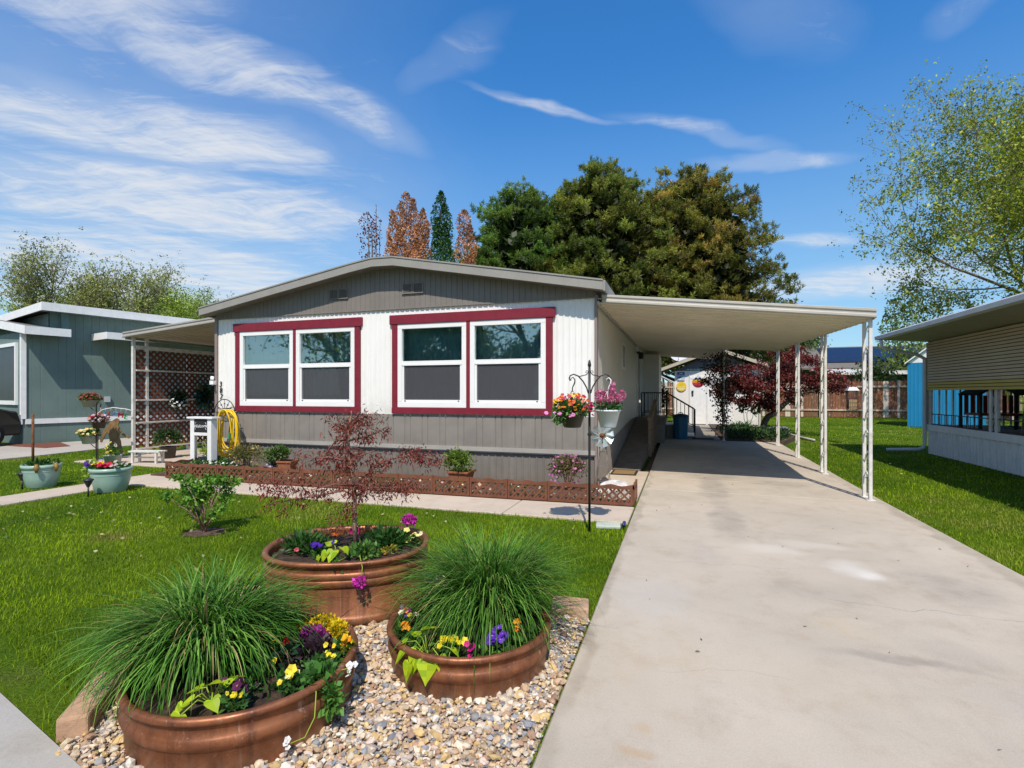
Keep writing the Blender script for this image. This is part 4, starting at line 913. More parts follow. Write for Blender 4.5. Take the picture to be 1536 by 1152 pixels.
soup('leaves', kites(P, rdir(len(P)) + np.array([0, 0, -.5]), .07, .05), 4, pick([(.03, .045, .012), (.06, .015, .012), (.045, .06, .015), (.09, .03, .02), (.02, .02, .01)], len(P)), LEAF, vn)
hs = thing('hosta_plant', 'dark green strap leaved clump in the shade bed in front of the shed', 'plant', (2.0, 19.4, .13))
n = 110; b0 = np.tile([2.0, 19.4, .13], (n, 1)) + RNG.normal(size=(n, 3)) * [.09, .09, 0]
soup('leaves', blades(b0, RNG.random(n) * 2 * PI, R(75) - RNG.random(n) * .7, .5 + .2 * RNG.random(n), np.full(n, .06), np.full(n, .55), 5), 4, np.repeat(pick([(.03, .10, .04), (.06, .17, .07), (.12, .24, .12)], n), 5, axis=0), LEAF, hs)
yt = thing('young_shrub', 'young leafy green shrub in front of the white shed wall', 'shrub', (2.35, 20.9, .13))
stems('stems', yt, (2.35, 20.9, .1), [(2.2, 20.9, .9), (2.45, 20.85, 1.25), (2.6, 20.95, .95)], .012)
for c, r_ in (((2.2, 20.9, .95), (.22, .2, .2)), ((2.5, 20.85, 1.2), (.25, .2, .28)), ((2.62, 20.9, .9), (.18, .15, .2))): bush('foliage', yt, c, r_, 130, .10, .07, [(.06, .15, .03), (.11, .22, .05), (.17, .28, .08)])
gc = thing('ground_cover', 'low dark green leafy cover edging the shade bed at the end of the driveway', 'ground cover', (2.0, 17, .13)); gc['kind'] = 'stuff'
n = 5200; P = np.stack([RNG.uniform(1.3, 3.3, n), RNG.uniform(16.3, 19.8, n), .13 + .24 * RNG.random(n)], 1); P = P[inpoly(P, [(1.3, 16.3), (2.75, 16.3), (3.3, 18.2), (3.2, 19.8), (1.3, 19.8)])]
soup('foliage', kites(P, rdir(len(P)) + np.array([0, -.2, .6]), .09, .04), 4, pick([(.018, .05, .012), (.03, .08, .018), (.06, .12, .03), (.012, .03, .01)], len(P)), LEAF, gc)
def rock(mb, c, s, seed, rz=0.0, n=3, rough=.16):
    rng = np.random.default_rng(seed); bmv = []; import bmesh
    bm = bmesh.new(); bmesh.ops.create_icosphere(bm, subdivisions=n, radius=1)
    dirs = [Vector(rng.normal(size=3)).normalized() for _ in range(9)]; lim_ = [rng.uniform(.62, .9) for _ in dirs]
    M = Matrix.Rotation(rz, 3, 'Z')
    for v in bm.verts:
        p = v.co.copy()
        for d, l_ in zip(dirs, lim_):
            q = p.dot(d)
            if q > l_: p -= d * (q - l_)
        p *= 1 + rng.normal() * .02
        v.co = M @ Vector((p.x * s[0], p.y * s[1], p.z * s[2]))
    b = len(mb.v); mb.add([tuple(v.co + Vector(c)) for v in bm.verts], [tuple(v.index for v in f.verts) for f in bm.faces], 0, False); bm.free()
def rock_thing(name, label, c, s, seed, mat, rz=0.0, cat='rock', group=None):
    mb = MB(); rock(mb, c, s, seed, rz); o = mb.build(name, mat); return props(o, label, cat, group)
ROCKGREY = mk('grey_rock', (.14, .14, .145), .2, 6, .85, bump=.6)
rock_thing('boulder', 'dark grey boulder under the leaning red maple', (3.05, 18.9, .2), (.42, .3, .24), 3, ROCKGREY)
o = rock_thing('garden_stone', 'small pale stone at the front of the shade bed', (2.55, 18.0, .24), (.12, .1, .17), 8, mk('pale_rock', (.38, .37, .40), .25, 9, .8, bump=.5))
mb = MB(); mb.tube([(3.1, 22.3, .06), (3.3, 21.2, .06), (3.62, 20.2, .06), (3.75, 18.9, .05), (3.9, 18.0, .05)], .04, 8); props(mb.build('bed_edging', CREAMTRIM), 'pale curved edging strip between the shade bed and the back lawn', 'edging')

# ================================================================== RIGHT HAND NEIGHBOUR: screened porch
rn = thing('screened_porch', 'neighbouring white mobile home porch with tan roll down shutter and ribbed white skirting', 'house', (8, 10, 0))
PX0, PYE, PY0 = 5.80, 15.28, 5.0
mb = MB(); mb.ribs((PX0, PYE, 0), (0, -1), (-1, 0), [(0, 0), (.10, 0), (.108, .034), (.145, .034), (.153, 0), (.20, 0), (.205, .022), (.222, .022), (.228, 0), (.24, 0)], PYE - PY0, .02, .585)
mb.ribs((PX0 + .01, PYE, 0), (1, 0), (0, 1), [(0, 0), (.10, 0), (.112, .02), (.145, .02), (.157, 0)], 3.5, .02, .585); mb.build('skirting', WHITE, rn)
mb = MB(); mb.box(PX0 - .03, PX0 + .06, PY0, PYE + .02, .586, .735); mb.box(PX0 + .061, 9.5, PYE - .06, PYE + .02, .586, .735); mb.build('sill_band', WHITE, rn, bevel=.004)
mb = MB(); mb.box(PX0 + .061, 9.5, PY0, PYE - .061, .60, .66); mb.build('porch_floor', mk('porch_boards', (.19, .15, .11), .15, 5, .8), rn)
mb = MB(); mb.box(9.3, 9.5, PY0, PYE - .07, .66, 2.75); mb.box(PX0 + .1, 9.3, PY0, PY0 + .1, .66, 2.7); mb.build('inner_wall', mk('porch_inner', (.085, .06, .042), .2, 3, .8), rn)
for y in (15.22, 12.62, 12.42, 9.3, 6.4):
    mb = MB(); mb.box(PX0 + .005, PX0 + .055, y - .045, y + .045, .735, 2.72); mb.build('post', OLDWHITE, rn)
mb = MB()
pts = [(PX0 + .03, 12.52 + .05 * math.sin(k * 1.5), .75 + k * .08) for k in range(12)]; mb.tube(pts, .008, 5); mb.build('scroll', BLACK, rn)
mb = MB(); mb.box(PX0 + .025, PX0 + .05, PY0, PYE - .1, .985, 1.005); mb.box(PX0 + .02, PX0 + .055, PY0, PYE - .1, .736, .76)
y = PYE - .25
while y > 13.2: mb.tube([(PX0 + .04, y, .75), (PX0 + .04, y, 1.0)], .006, 4); y -= .16
mb.build('porch_rail', DARKWOOD, rn)
mb = MB()
for k in range(24): mb.box(PX0 + .2 + k * .14, PX0 + .235 + k * .14, PYE - .03, PYE - .005, .735, 2.6)
mb.box(PX0 + .06, 9.3, PYE - .04, PYE, 2.3, 2.42); mb.build('end_balusters', WHITE, rn)
# shutter of horizontal slats
mb = MB(); z = 1.575; k = 0; H = .066
while z < 2.74:
    xo = PX0 - .03; mi = 1 if k < 3 else 0
    mb.hexa([(xo - .010, PY0, z), (xo + .02, PY0, z), (xo + .02, PYE - .03, z), (xo - .010, PYE - .03, z), (xo - .004, PY0, z + H * .80), (xo + .02, PY0, z + H * .80), (xo + .02, PYE - .03, z + H * .80), (xo - .004, PYE - .03, z + H * .80)], mi)
    mb.box(xo + .012, xo + .02, PY0, PYE - .03, z + H * .80, z + H, 2); z += H; k += 1
mb.build('shutter', [SHUTTER, SHUTYEL, DARKROOM], rn)
mb = MB(); mb.box(PX0 - .03, PX0 + .05, PYE - .028, PYE + .03, .74, 2.75); mb.build('corner_post', mk('tan_trim', (.38, .33, .27), .08, 5, .5), rn)
mb = MB(); ex = 4.82
mb.prism([(ex, PY0, 2.90), (ex, PYE + .1, 2.90), (ex, PYE + .1, 2.95), (ex, PY0, 2.95)], [(10, PY0, 3.52), (10, PYE + .1, 3.52), (10, PYE + .1, 3.57), (10, PY0, 3.57)]); mb.build('roof', BELT, rn)
mb = MB(); mb.hexa([(ex + .001, PY0, 2.86), (PX0 + .1, PY0, 2.77), (PX0 + .1, PYE + .09, 2.77), (ex + .001, PYE + .09, 2.86), (ex + .001, PY0, 2.895), (PX0 + .1, PY0, 2.80), (PX0 + .1, PYE + .09, 2.80), (ex + .001, PYE + .09, 2.895)])
mb.hexa([(PX0 + .101, PY0, 2.74), (9.3, PY0, 2.74), (9.3, PYE + .09, 2.74), (PX0 + .101, PYE + .09, 2.74), (PX0 + .101, PY0, 2.77), (9.3, PY0, 2.77), (9.3, PYE + .09, 2.77), (PX0 + .101, PYE + .09, 2.77)]); mb.build('soffit', mk('soffit_tan', (.36, .32, .26), .08, 3, .6), rn)
mb = MB(); mb.prism([(ex - .005, PYE + .1, 2.845), (ex - .12, PYE + .1, 2.86), (ex - .13, PYE + .1, 2.94), (ex - .105, PYE + .1, 2.965), (ex - .005, PYE + .1, 2.965)], [(ex - .005, PY0, 2.845), (ex - .12, PY0, 2.86), (ex - .13, PY0, 2.94), (ex - .105, PY0, 2.965), (ex - .005, PY0, 2.965)]); mb.build('gutter', mk('gutter_white', (.60, .61, .62), .05, 4, .4), rn)
mb = MB(); dp = [(ex - .06, PYE - .12, 2.86), (ex - .03, PYE - .12, 2.66), (ex + .15, PYE - .12, 2.58), (PX0 - .25, PYE - .06, 2.46), (PX0 - .08, PYE + .0, 2.36), (PX0 - .075, PYE + .0, 2.2), (PX0 - .075, PYE, .28), (PX0 - .10, PYE, .16), (PX0 - .2, PYE, .11), (PX0 - .85, PYE + .1, .07)]
mb.tube(dp, .042, 8); mb.build('downpipe', mk('gutter_white', (.6, .6, .6)), rn)
def patio_chair(name, label, x, y, rz, mat, h=1.05, w=.58, group=None):
    t = thing(name, label, 'chair', (x, y, .662), rz, group)
    LOC[t.name] = Vector((0, 0, 0))
    a = MB()
    for k in range(5): a.box(-w / 2, w / 2, -.24 + k * .1, -.155 + k * .1, .40, .42)
    a.build('seat', mat, t)
    a = MB()
    for k in range(6): a.hexa([(-w / 2 + k * w / 6, .25, .42), (-w / 2 + k * w / 6 + .07, .25, .42), (-w / 2 + k * w / 6 + .07, .275, .42), (-w / 2 + k * w / 6, .275, .42), (-w / 2 + k * w / 6, .40, h), (-w / 2 + k * w / 6 + .07, .40, h), (-w / 2 + k * w / 6 + .07, .425, h), (-w / 2 + k * w / 6, .425, h)])
    a.build('backrest', mat, t)
    for sx in (-1, 1):
        for y0 in (-.22, .22): a = MB(); a.bar((sx * w / 2, y0 * 1.25, 0), (sx * w / 2, y0, .62 if y0 < 0 else .5), .045, .045); a.build('leg', mat, t)
        a = MB(); a.box(sx * w / 2 - .045, sx * w / 2 + .045, -.3, .3, .62, .645); a.build('armrest', mat, t)
    return t
REDWOOD = mk('red_stained_wood', (.22, .04, .022), .15, 8, .5); TANWOOD = mk('tan_wicker', (.38, .29, .18), .15, 20, .7)
patio_chair('patio_chair', 'red stained wooden chair behind the porch rail', 6.7, 11.9, R(-60), REDWOOD)
patio_chair('patio_chair', 'tall tan wicker chair beside the double porch post', 7.0, 13.2, R(-100), TANWOOD, 1.25, .62)
patio_chair('patio_chair', 'tan wicker chair at the right edge of the porch opening', 6.6, 11.2, R(-80), TANWOOD, 1.2, .62)
gl = thing('garden_swing', 'dark garden bench with a rounded canopy at the far end of the porch', 'bench', (6.8, 14.5, .662))
mb = MB(); P = [(6.25 + 1.1 * k / 10, 1.50 + .22 * math.sin(PI * k / 10)) for k in range(11)]
mb.prism([(x, 14.0, z) for x, z in P] + [(x, 14.0, z - .05) for x, z in P[::-1]], [(x, 14.9, z) for x, z in P] + [(x, 14.9, z - .05) for x, z in P[::-1]]); mb.build('canopy', mk('navy_canvas', (.02, .025, .05), .1, 4, .9), gl)
for x in (6.28, 7.32):
    for y in (14.03, 14.87): mb = MB(); mb.box(x - .025, x + .025, y - .025, y + .025, .662, 1.5); mb.build('post', DARKWOOD, gl)
mb = MB(); mb.box(6.31, 7.29, 14.1, 14.8, 1.0, 1.05); mb.build('seat', REDWOOD, gl)
mb = MB(); 
for k in range(8): mb.box(6.33 + k * .12, 6.40 + k * .12, 14.8, 14.83, 1.05, 1.45)
mb.build('backrest', REDWOOD, gl)

# blue shed and back fence
bs_ = thing('blue_shed', 'bright blue metal shed with a white gable behind the screened porch', 'shed', (9.62, 27.39, 0), R(-21)); LOC[bs_.name] = Vector((0, 0, 0))
SB = [(0, 0), (.09, 0), (.1, .012), (.13, .012), (.14, 0)]
mb = MB(); mb.ribs((0, 0, 0), (1, 0), (0, -1), SB, 2.6, .02, 2.86); mb.box(.02, 2.58, .03, 2.9, .02, 2.855); mb.build('wall', BLUEPAINT, bs_)
mb = MB(); mb.prism([(0, 0, 2.861), (2.6, 0, 2.861), (1.3, 0, 3.95)], [(0, 2.9, 2.861), (2.6, 2.9, 2.861), (1.3, 2.9, 3.95)]); mb.build('gable', WHITE, bs_)
mb = MB()
for a, b in (((-.1, 2.80), (1.3, 3.985)), ((1.3, 3.985), (2.7, 2.80))): mb.prism([(a[0], -.14, a[1]), (b[0], -.14, b[1]), (b[0], -.14, b[1] + .06), (a[0], -.14, a[1] + .06)], [(a[0], 3.0, a[1]), (b[0], 3.0, b[1]), (b[0], 3.0, b[1] + .06), (a[0], 3.0, a[1] + .06)])
mb.build('roof', WHITE, bs_)
fn = thing('back_fence', 'brown peeling board fence with some bare white boards along the back of the lawn', 'fence', (5, 36.5, 0))
FY = 36.5; V = []; C = []; rng = random.Random(3); x = -9.0
while x < 18:
    w = .135; h = 2.26 + rng.uniform(-.03, .03); y = FY; q = rng.random(); pale = q < .12 or 6.2 < x < 6.5
    c = (.60, .53, .45) if pale else tuple(v * rng.uniform(.75, 1.25) for v in (.20, .082, .045))
    A = [(x, y, .03), (x + w, y, .03), (x + w, y, h - .04), (x + w - .03, y, h), (x + .03, y, h), (x, y, h - .04)]
    V += [A[0], A[1], A[2], A[5]]; C.append(c); V += [A[5], A[2], A[3], A[4]]; C.append(c); x += w + .012
soup('boards', V, 4, C, vcol_mat('fence_board', .85, (.62, .52, .42)), fn)
PALEWOOD = mk('bare_fence_wood', (.47, .39, .31), .2, 6, .85, tint=(.25, .12, .08), tamt=.6)
mb = MB()
for z in (.42, 1.86): mb.box(-9, 18, FY - .06, FY - .012, z, z + .10)
mb.build('rails', PALEWOOD, fn)
for k in range(12): 
    mb = MB(); x = -8.5 + k * 2.38; mb.box(x, x + .13, FY - .16, FY - .061, 0, 2.2); mb.build('post', PALEWOOD, fn)
fd = thing('bird_feeder', 'wire cage suet bird feeder hanging behind the carport posts', 'bird feeder', (4.75, 17.0, 1.0))
fx, fy = 4.72, 17.3
mb = MB(); mb.box(fx - .1, fx + .1, fy - .1, fy + .1, 1.05, 1.32); mb.build('seed_block', mk('seed_cake', (.46, .33, .19), .3, 30, .9, bump=.6), fd)
mb = MB()
for k in range(6):
    for s in (-1, 1): mb.tube([(fx - .12 + k * .048, fy + s * .12, 1.0), (fx - .12 + k * .048, fy + s * .12, 1.58)], .004, 4); mb.tube([(fx + s * .12, fy - .12 + k * .048, 1.0), (fx + s * .12, fy - .12 + k * .048, 1.58)], .004, 4)
for z in (1.0, 1.12, 1.24, 1.36, 1.58): mb.tube([(fx - .12, fy - .12, z), (fx + .12, fy - .12, z), (fx + .12, fy + .12, z), (fx - .12, fy + .12, z)], .004, 4, closed=True)
mb.build('cage', BLACK, fd)
mb = MB(); mb.hexa([(fx - .15, fy - .15, 1.58), (fx + .15, fy - .15, 1.58), (fx + .15, fy + .15, 1.58), (fx - .15, fy + .15, 1.58), (fx - .09, fy - .09, 1.68), (fx + .09, fy - .09, 1.68), (fx + .09, fy + .09, 1.68), (fx - .09, fy + .09, 1.68)]); mb.build('feeder_roof', POTGREY, fd)
mb = MB(); mb.tube([(fx, fy, 1.68), (fx, fy, 1.85), (fx + .1, fy, 1.95), (fx + .28, fy, 1.92), (fx + .3, fy, .0)], .012, 6); mb.build('hook_pole', BLACK, fd)
# house beyond the fence
hb = thing('house_behind', 'single storey house with solar panels and a white patio cover beyond the back fence', 'house', (17, 58, 0))
mb = MB(); mb.box(9, 28, 56, 66, 0, 3.9); mb.build('wall', mk('tan_wall', (.26, .19, .13), .1, 2, .7), hb)
mb = MB(); mb.prism([(8.4, 55.2, 3.9), (28.6, 55.2, 3.9), (28.6, 55.2, 3.75), (8.4, 55.2, 3.75)], [(8.4, 61, 6.3), (28.6, 61, 6.3), (28.6, 61, 6.15), (8.4, 61, 6.15)]); mb.build('roof', SHINGLE, hb)
for a, b in ((13.3, 17.5), (17.6, 21.6)):
    mb = MB(); sl = 2.4 / 5.8; y0, y1 = 56.4, 60.4
    mb.hexa([(a, y0, 3.9 + (y0 - 55.2) * sl + .03), (b, y0, 3.9 + (y0 - 55.2) * sl + .03), (b, y1, 3.9 + (y1 - 55.2) * sl + .03), (a, y1, 3.9 + (y1 - 55.2) * sl + .03), (a, y0, 3.9 + (y0 - 55.2) * sl + .12), (b, y0, 3.9 + (y0 - 55.2) * sl + .12), (b, y1, 3.9 + (y1 - 55.2) * sl + .12), (a, y1, 3.9 + (y1 - 55.2) * sl + .12)]); mb.build('solar_panel', mk('solar_cells', (.012, .018, .045), .2, 3, .25, spec=.6), hb)
mb = MB()
for k in range(40): mb.hexa([(11.5 + k * .3, 51, 3.25), (11.72 + k * .3, 51, 3.25), (11.72 + k * .3, 55.1, 3.68), (11.5 + k * .3, 55.1, 3.68), (11.5 + k * .3, 51, 3.33), (11.72 + k * .3, 51, 3.33), (11.72 + k * .3, 55.1, 3.76), (11.5 + k * .3, 55.1, 3.76)])
mb.box(11.4, 23.6, 50.9, 50.99, 3.1, 3.32); mb.build('patio_cover', WHITE, hb)
mb = MB()
for x in (11.6, 15.5, 19.4, 23.4): mb.box(x, x + .12, 51, 51.12, 0, 3.2)
mb.build('patio_posts', DARKWOOD, hb)
mb = MB(); mb.box(13, 15, 55.94, 55.99, .3, 2.6); mb.box(18, 21, 55.94, 55.99, .9, 2.6); mb.build('dark_openings', DARKROOM, hb)

# ================================================================== LEFT NEIGHBOUR, in its own turned frame
LN = thing('neighbour_house', 'teal green mobile home with white fascia boards and white belt trim on the left', 'house', (-17.7, 11.6, 0), R(-13.8))
LOC[LN.name] = Vector((0, 0, 0))       # local: +y runs back along the wall, +x faces this yard
VG = [(0, 0), (.20, 0), (.204, -.008), (.212, 0), (.40, 0), (.404, -.008), (.415, 0)]
mb = MB(); mb.ribs((0, -1.35, 0), (0, 1), (1, 0), VG, 14, 0, 4.0); mb.ribs((0, -1.95, 0), (0, 1), (1, 0), VG, .6, 0, 3.3); mb.box(-6, -.03, -1.0, 12.6, 0, 3.95); mb.build('side_wall', TEAL, LN)
mb = MB(); mb.ribs((-6, -1.95, 0), (1, 0), (0, -1), VG, 6.0, 0, 3.3); mb.ribs((-6, -1.37, 0), (1, 0), (0, -1), VG, 6.0, 3.2, 3.9); mb.build('front_wall', TEAL, LN)
mb = MB(); mb.box(.012, .035, -1.90, 12.6, .60, .75); mb.box(-6, .034, -2.0, -1.962, .60, .75); mb.build('belt_trim', WHITE, LN)
mb = MB(); mb.box(-.09, .04, -1.995, -1.88, .755, 3.24); mb.build('corner_board', WHITE, LN)
mb = MB(); mb.box(.003, .03, -1.08, -.90, 3.35, 3.95); mb.build('trim_board', mk('pale_teal', (.14, .24, .235), .05, 3, .6), LN)
# main roof: eave along the side, rake over the entry
mb = MB(); mb.prism([(.40, -1.6, 4.10), (.40, 12.9, 4.10), (.40, 12.9, 4.16), (.40, -1.6, 4.16)], [(-6, -1.9, 3.75), (-6, 12.9, 3.75), (-6, 12.9, 3.81), (-6, -1.9, 3.81)]); mb.build('roof', SHINGLE, LN)
mb = MB(); mb.box(.401, .43, -1.62, 12.9, 3.93, 4.17); mb.prism([(.43, -1.65, 3.93), (.43, -1.65, 4.17), (-6, -1.95, 3.82), (-6, -1.95, 3.60)], [(.43, -1.62, 3.93), (.43, -1.62, 4.17), (-6, -1.92, 3.82), (-6, -1.92, 3.60)]); mb.build('fascia', WHITE, LN)
mb = MB(); mb.hexa([(.032, -1.6, 3.93), (.40, -1.6, 3.93), (.40, 12.8, 3.93), (.032, 12.8, 3.93), (.032, -1.6, 3.95), (.40, -1.6, 3.95), (.40, 12.8, 3.95), (.032, 12.8, 3.95)]); mb.build('soffit', TEAL, LN)
# lower entry roof
mb = MB(); mb.prism([(.52, -2.0, 3.37), (.52, -1.02, 3.37), (.52, -1.02, 3.41), (.52, -2.0, 3.41)], [(-3.5, -2.2, 3.93), (-3.5, -.95, 3.93), (-3.5, -.95, 3.97), (-3.5, -2.2, 3.97)]); mb.build('entry_roof', SHINGLE, LN)
mb = MB(); mb.box(.521, .55, -2.03, -1.0, 3.19, 3.42); mb.prism([(.55, -2.05, 3.19), (.55, -2.05, 3.42), (-3.5, -2.24, 3.99), (-3.5, -2.24, 3.76)], [(.55, -2.02, 3.19), (.55, -2.02, 3.42), (-3.5, -2.21, 3.99), (-3.5, -2.21, 3.76)]); mb.build('entry_fascia', WHITE, LN)
mb = MB(); mb.prism([(.52, -2.0, 3.21), (.52, -1.02, 3.21), (.52, -1.02, 3.23), (.52, -2.0, 3.23)], [(-.02, -2.0, 3.25), (-.02, -1.02, 3.25), (-.02, -1.02, 3.27), (-.02, -2.0, 3.27)]); mb.build('entry_soffit', TEAL, LN)
mb = MB(); mb.box(.002, 1.1, -.30, 9.0, 3.33, 3.37); mb.box(1.1, 1.13, -.32, 9.0, 3.17, 3.38); mb.box(.03, 1.1, -.33, -.30, 3.17, 3.38); mb.build('side_awning', WHITE, LN)
mb = MB(); x0, x1 = -3.0, -.40; z0, z1 = 1.16, 3.0; y = -1.95
for a in ((x0, x1, z0, z0 + .12), (x0, x1, z1 - .1, z1), (x0, x0 + .1, z0 + .121, z1 - .101), (x1 - .1, x1, z0 + .121, z1 - .101)): mb.box(a[0], a[1], y - .06, y + .03, a[2], a[3])
wf = mb.build('window', VINYL, LN)
mb = MB(); mb.box(x1 - .19, x1 - .101, y - .045, y + .03, z0 + .122, z1 - .102); mb.build('red_inner_trim', mk('brick_red', (.35, .05, .04), .1, 5, .5), wf)
mb = MB(); mb.poly([(x0 + .1, y - .02, z0 + .12), (x1 - .19, y - .02, z0 + .12), (x1 - .19, y - .02, z1 - .1), (x0 + .1, y - .02, z1 - .1)]); mb.build('pane', mk('shaded_pane', (.035, .035, .04), .2, 2, .3, spec=.15), wf)
mb = MB(); mb.poly([(x0 + .1, y - .006, z0 + .12), (x1 - .19, y - .006, z0 + .12), (x1 - .19, y - .006, z1 - .1), (x0 + .1, y - .006, z1 - .1)]); mb.build('blind', DARKROOM, wf)
mb = MB(); mb.box(.002, .07, .02, .16, 1.22, 1.40); mb.build('meter_box', POTGREY, LN)
# parked dark car, only its end shows at the frame edge
car = thing('parked_car', 'dark car parked on the neighbour\'s drive at the left edge', 'car', (-18.55, 7.45, .022), R(12)); LOC[car.name] = Vector((0, 0, 0))
mb = MB(); prof = [(-2.1, .28), (-2.15, .55), (-2.1, .88), (-1.85, .98), (-1.15, 1.02), (-.55, 1.42), (.9, 1.45), (1.55, 1.05), (2.0, .95), (2.12, .6), (2.08, .28)]
W = .86
A = [(-W * (.82 if z > 1.1 else 1), y, z) for y, z in prof]; B = [(W * (.82 if z > 1.1 else 1), y, z) for y, z in prof]
mb.prism(A, B); mb.build('body', mk('dark_paint', (.015, .016, .02), .1, 3, .25, spec=.7), car, bevel=.05)
for sx in (-1, 1):
    for y in (-1.35, 1.3):
        mb = MB(); mb.lathe([(0, -.1), (.30, -.1), (.33, -.07), (.33, .07), (.30, .1), (0, .1)], (0, 0, 0), 24); mb.v = [(sx * W * .93 + z, y + x, .33 + yy) for x, yy, z in mb.v]; w_ = mb.build('wheel', RUBBER, car)
        mb = MB(); mb.lathe([(0, 0), (.19, 0), (.19, .01), (0, .03)], (0, 0, 0), 16); mb.v = [(sx * (W * .93 + .105) + z * sx, y + x, .33 + yy) for x, yy, z in mb.v]; mb.build('rim', GALV, w_)
    mb = MB(); mb.box(sx * W * .97 - .16, sx * W * .97 + .02, 1.93, 2.10, .62, .86); mb.build('headlight', mk('lamp_lens', (.55, .55, .58), .05, 4, .15), car)
    mb = MB(); mb.box(sx * (W + .02), sx * (W + .16), -.62, -.5, 1.0, 1.12) if sx > 0 else mb.box(-W - .16, -W - .02, -.62, -.5, 1.0, 1.12); mb.build('wing_mirror', mk('dark_paint', (.015, .016, .02)), car)
    mb = MB(); X_ = sx * W * .90; mb.poly([(X_, -.95, 1.08), (X_, -.5, 1.36), (X_, .8, 1.39), (X_, 1.3, 1.1)]); mb.build('side_window', DARKROOM, car)
mb = MB(); mb.box(-.75, .75, 2.06, 2.14, .30, .42); mb.build('bumper', GALV, car)

# ================================================================== COPPER TANKS AND THEIR PLANTING
def tank(label, c, a, b, ang, h, ribs, group='copper stock tank planters'):
    t = thing('copper_planter', label, 'planter', (c[0], c[1], .01), 0, group)
    prof = [(0, 0)]
    for f in ribs:
        prof += [(0, f * h - .034), (.013, f * h - .022), (.020, f * h), (.013, f * h + .020), (0, f * h + .032)]
    prof += [(.004, h - .045), (.004, h - .026), (.020, h - .018), (.027, h - .004), (.022, h + .009), (.008, h + .014), (-.008, h + .007), (-.014, h - .008), (-.016, h - .03), (-.018, h * .4)]
    n = 96; V = []; F = []; ca, sa = math.cos(ang), math.sin(ang); e = 2 / 2.35 if a != b else 1.0
    def ring(d):
        out = []
        for k in range(n):
            q = 2 * PI * k / n; cx, cy = math.cos(q), math.sin(q)
            x = (a + d) * math.copysign(abs(cx) ** e, cx); y = (b + d) * math.copysign(abs(cy) ** e, cy)
            out.append((c[0] + x * ca - y * sa, c[1] + x * sa + y * ca))
        return out
    for d, z in prof: V += [(x, y, .01 + z) for x, y in ring(d)]
    for j in range(len(prof) - 1):
        for k in range(n): F.append((j * n + k, j * n + (k + 1) % n, (j + 1) * n + (k + 1) % n, (j + 1) * n + k))
    mb = MB(); mb.add(V, F, 0, True); mb.build('tank_wall', COPPER, t)
    mb = MB(); r = ring(-.018)
    m = 14; P = [[(c[0] + (x - c[0]) * (1 - j / m), c[1] + (y - c[1]) * (1 - j / m), .01 + h - .055 + random.uniform(-.010, .010)) for x, y in r] for j in range(m)]
    V = [p for row in P for p in row] + [(c[0], c[1], h - .045)]; F = []
    for j in range(m - 1):
        for k in range(n): F.append((j * n + k, j * n + (k + 1) % n, (j + 1) * n + (k + 1) % n, (j + 1) * n + k))
    for k in range(n): F.append(((m - 1) * n + k, (m - 1) * n + (k + 1) % n, m * n))
    mb.add(V, F, 0, True); mb.build('soil', SOIL, t)
    return t
tank('low round copper tank planter nearest the viewer with grass, yellow alyssum and purple kale', *TANKS[0][:5], [.60])
tank('low round copper tank planter beside the driveway with a tall fountain grass', *TANKS[1][:5], [.60])
tank('taller oval copper tank planter holding the small red laceleaf maple', *TANKS[2][:5], [.80, .70, .13])
GR = [(.040, .125, .016), (.06, .175, .022), (.095, .235, .032), (.15, .31, .048), (.028, .085, .012), (.20, .35, .07)]
def fountain_grass(label, c, n, ht, spread, z0, wid=.0052):
    t = thing('fountain_grass', label, 'grass', (c[0], c[1], z0), 0, 'fountain grasses in the copper planters')
    r = .15 * np.sqrt(RNG.random(n)); a = RNG.random(n) * 2 * PI
    P = np.stack([c[0] + r * np.cos(a), c[1] + r * np.sin(a), np.full(n, z0 - .02)], 1)
    cl = RNG.integers(0, 70, n); ca_ = RNG.random(70) * 2 * PI; cl_ = RNG.random(70); az = ca_[cl] + RNG.normal(size=n) * .30; lay = np.clip(cl_[cl] + RNG.normal(size=n) * .13, 0, 1) ** .9; a = np.where(RNG.random(n) < .6, az, a); P = np.stack([c[0] + r * np.cos(a), c[1] + r * np.sin(a), np.full(n, z0 - .02)], 1)
    e0 = R(90) - (.10 + .75 * lay ** 1.1) * (.75 + .5 * RNG.random(n)); L = ht * (.72 + .5 * RNG.random(n)) * (1 + .25 * lay)
    curl = (.26 + .75 * RNG.random(n) ** 1.3) * spread * (1 + .35 * lay)
    W = wid * (1 + .7 * RNG.random(n)); seg = 8
    C = pick(GR, n, .22); dead = RNG.random(n) < .045; C[dead] = pick([(.36, .28, .13), (.28, .20, .09)], int(dead.sum())); C = np.repeat(C, seg, axis=0) * np.tile(np.linspace(.40, 1.3, seg), n)[:, None]  # blades darken towards the root: clump shade put into their colour
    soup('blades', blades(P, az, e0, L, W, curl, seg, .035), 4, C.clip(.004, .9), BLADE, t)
    return t
fountain_grass('wide arching green fountain grass spilling over the near left copper tank', (-2.24, 1.96), 2300, .47, .86, .20, .0068)
fountain_grass('tall fine green fountain grass in the copper tank beside the driveway', (-1.08, 2.87), 2700, .53, .68, .18, .0056)
GRN = [(.035, .11, .02), (.06, .17, .03), (.10, .24, .04), (.03, .08, .02)]
LIME = [(.36, .50, .012), (.46, .58, .02), (.28, .44, .015)]
YEL = [(.80, .56, .01), (.85, .66, .03), (.70, .45, .01)]
def plant(name, label, cat, loc, group=None): return thing(name, label, cat, loc, 0, group)
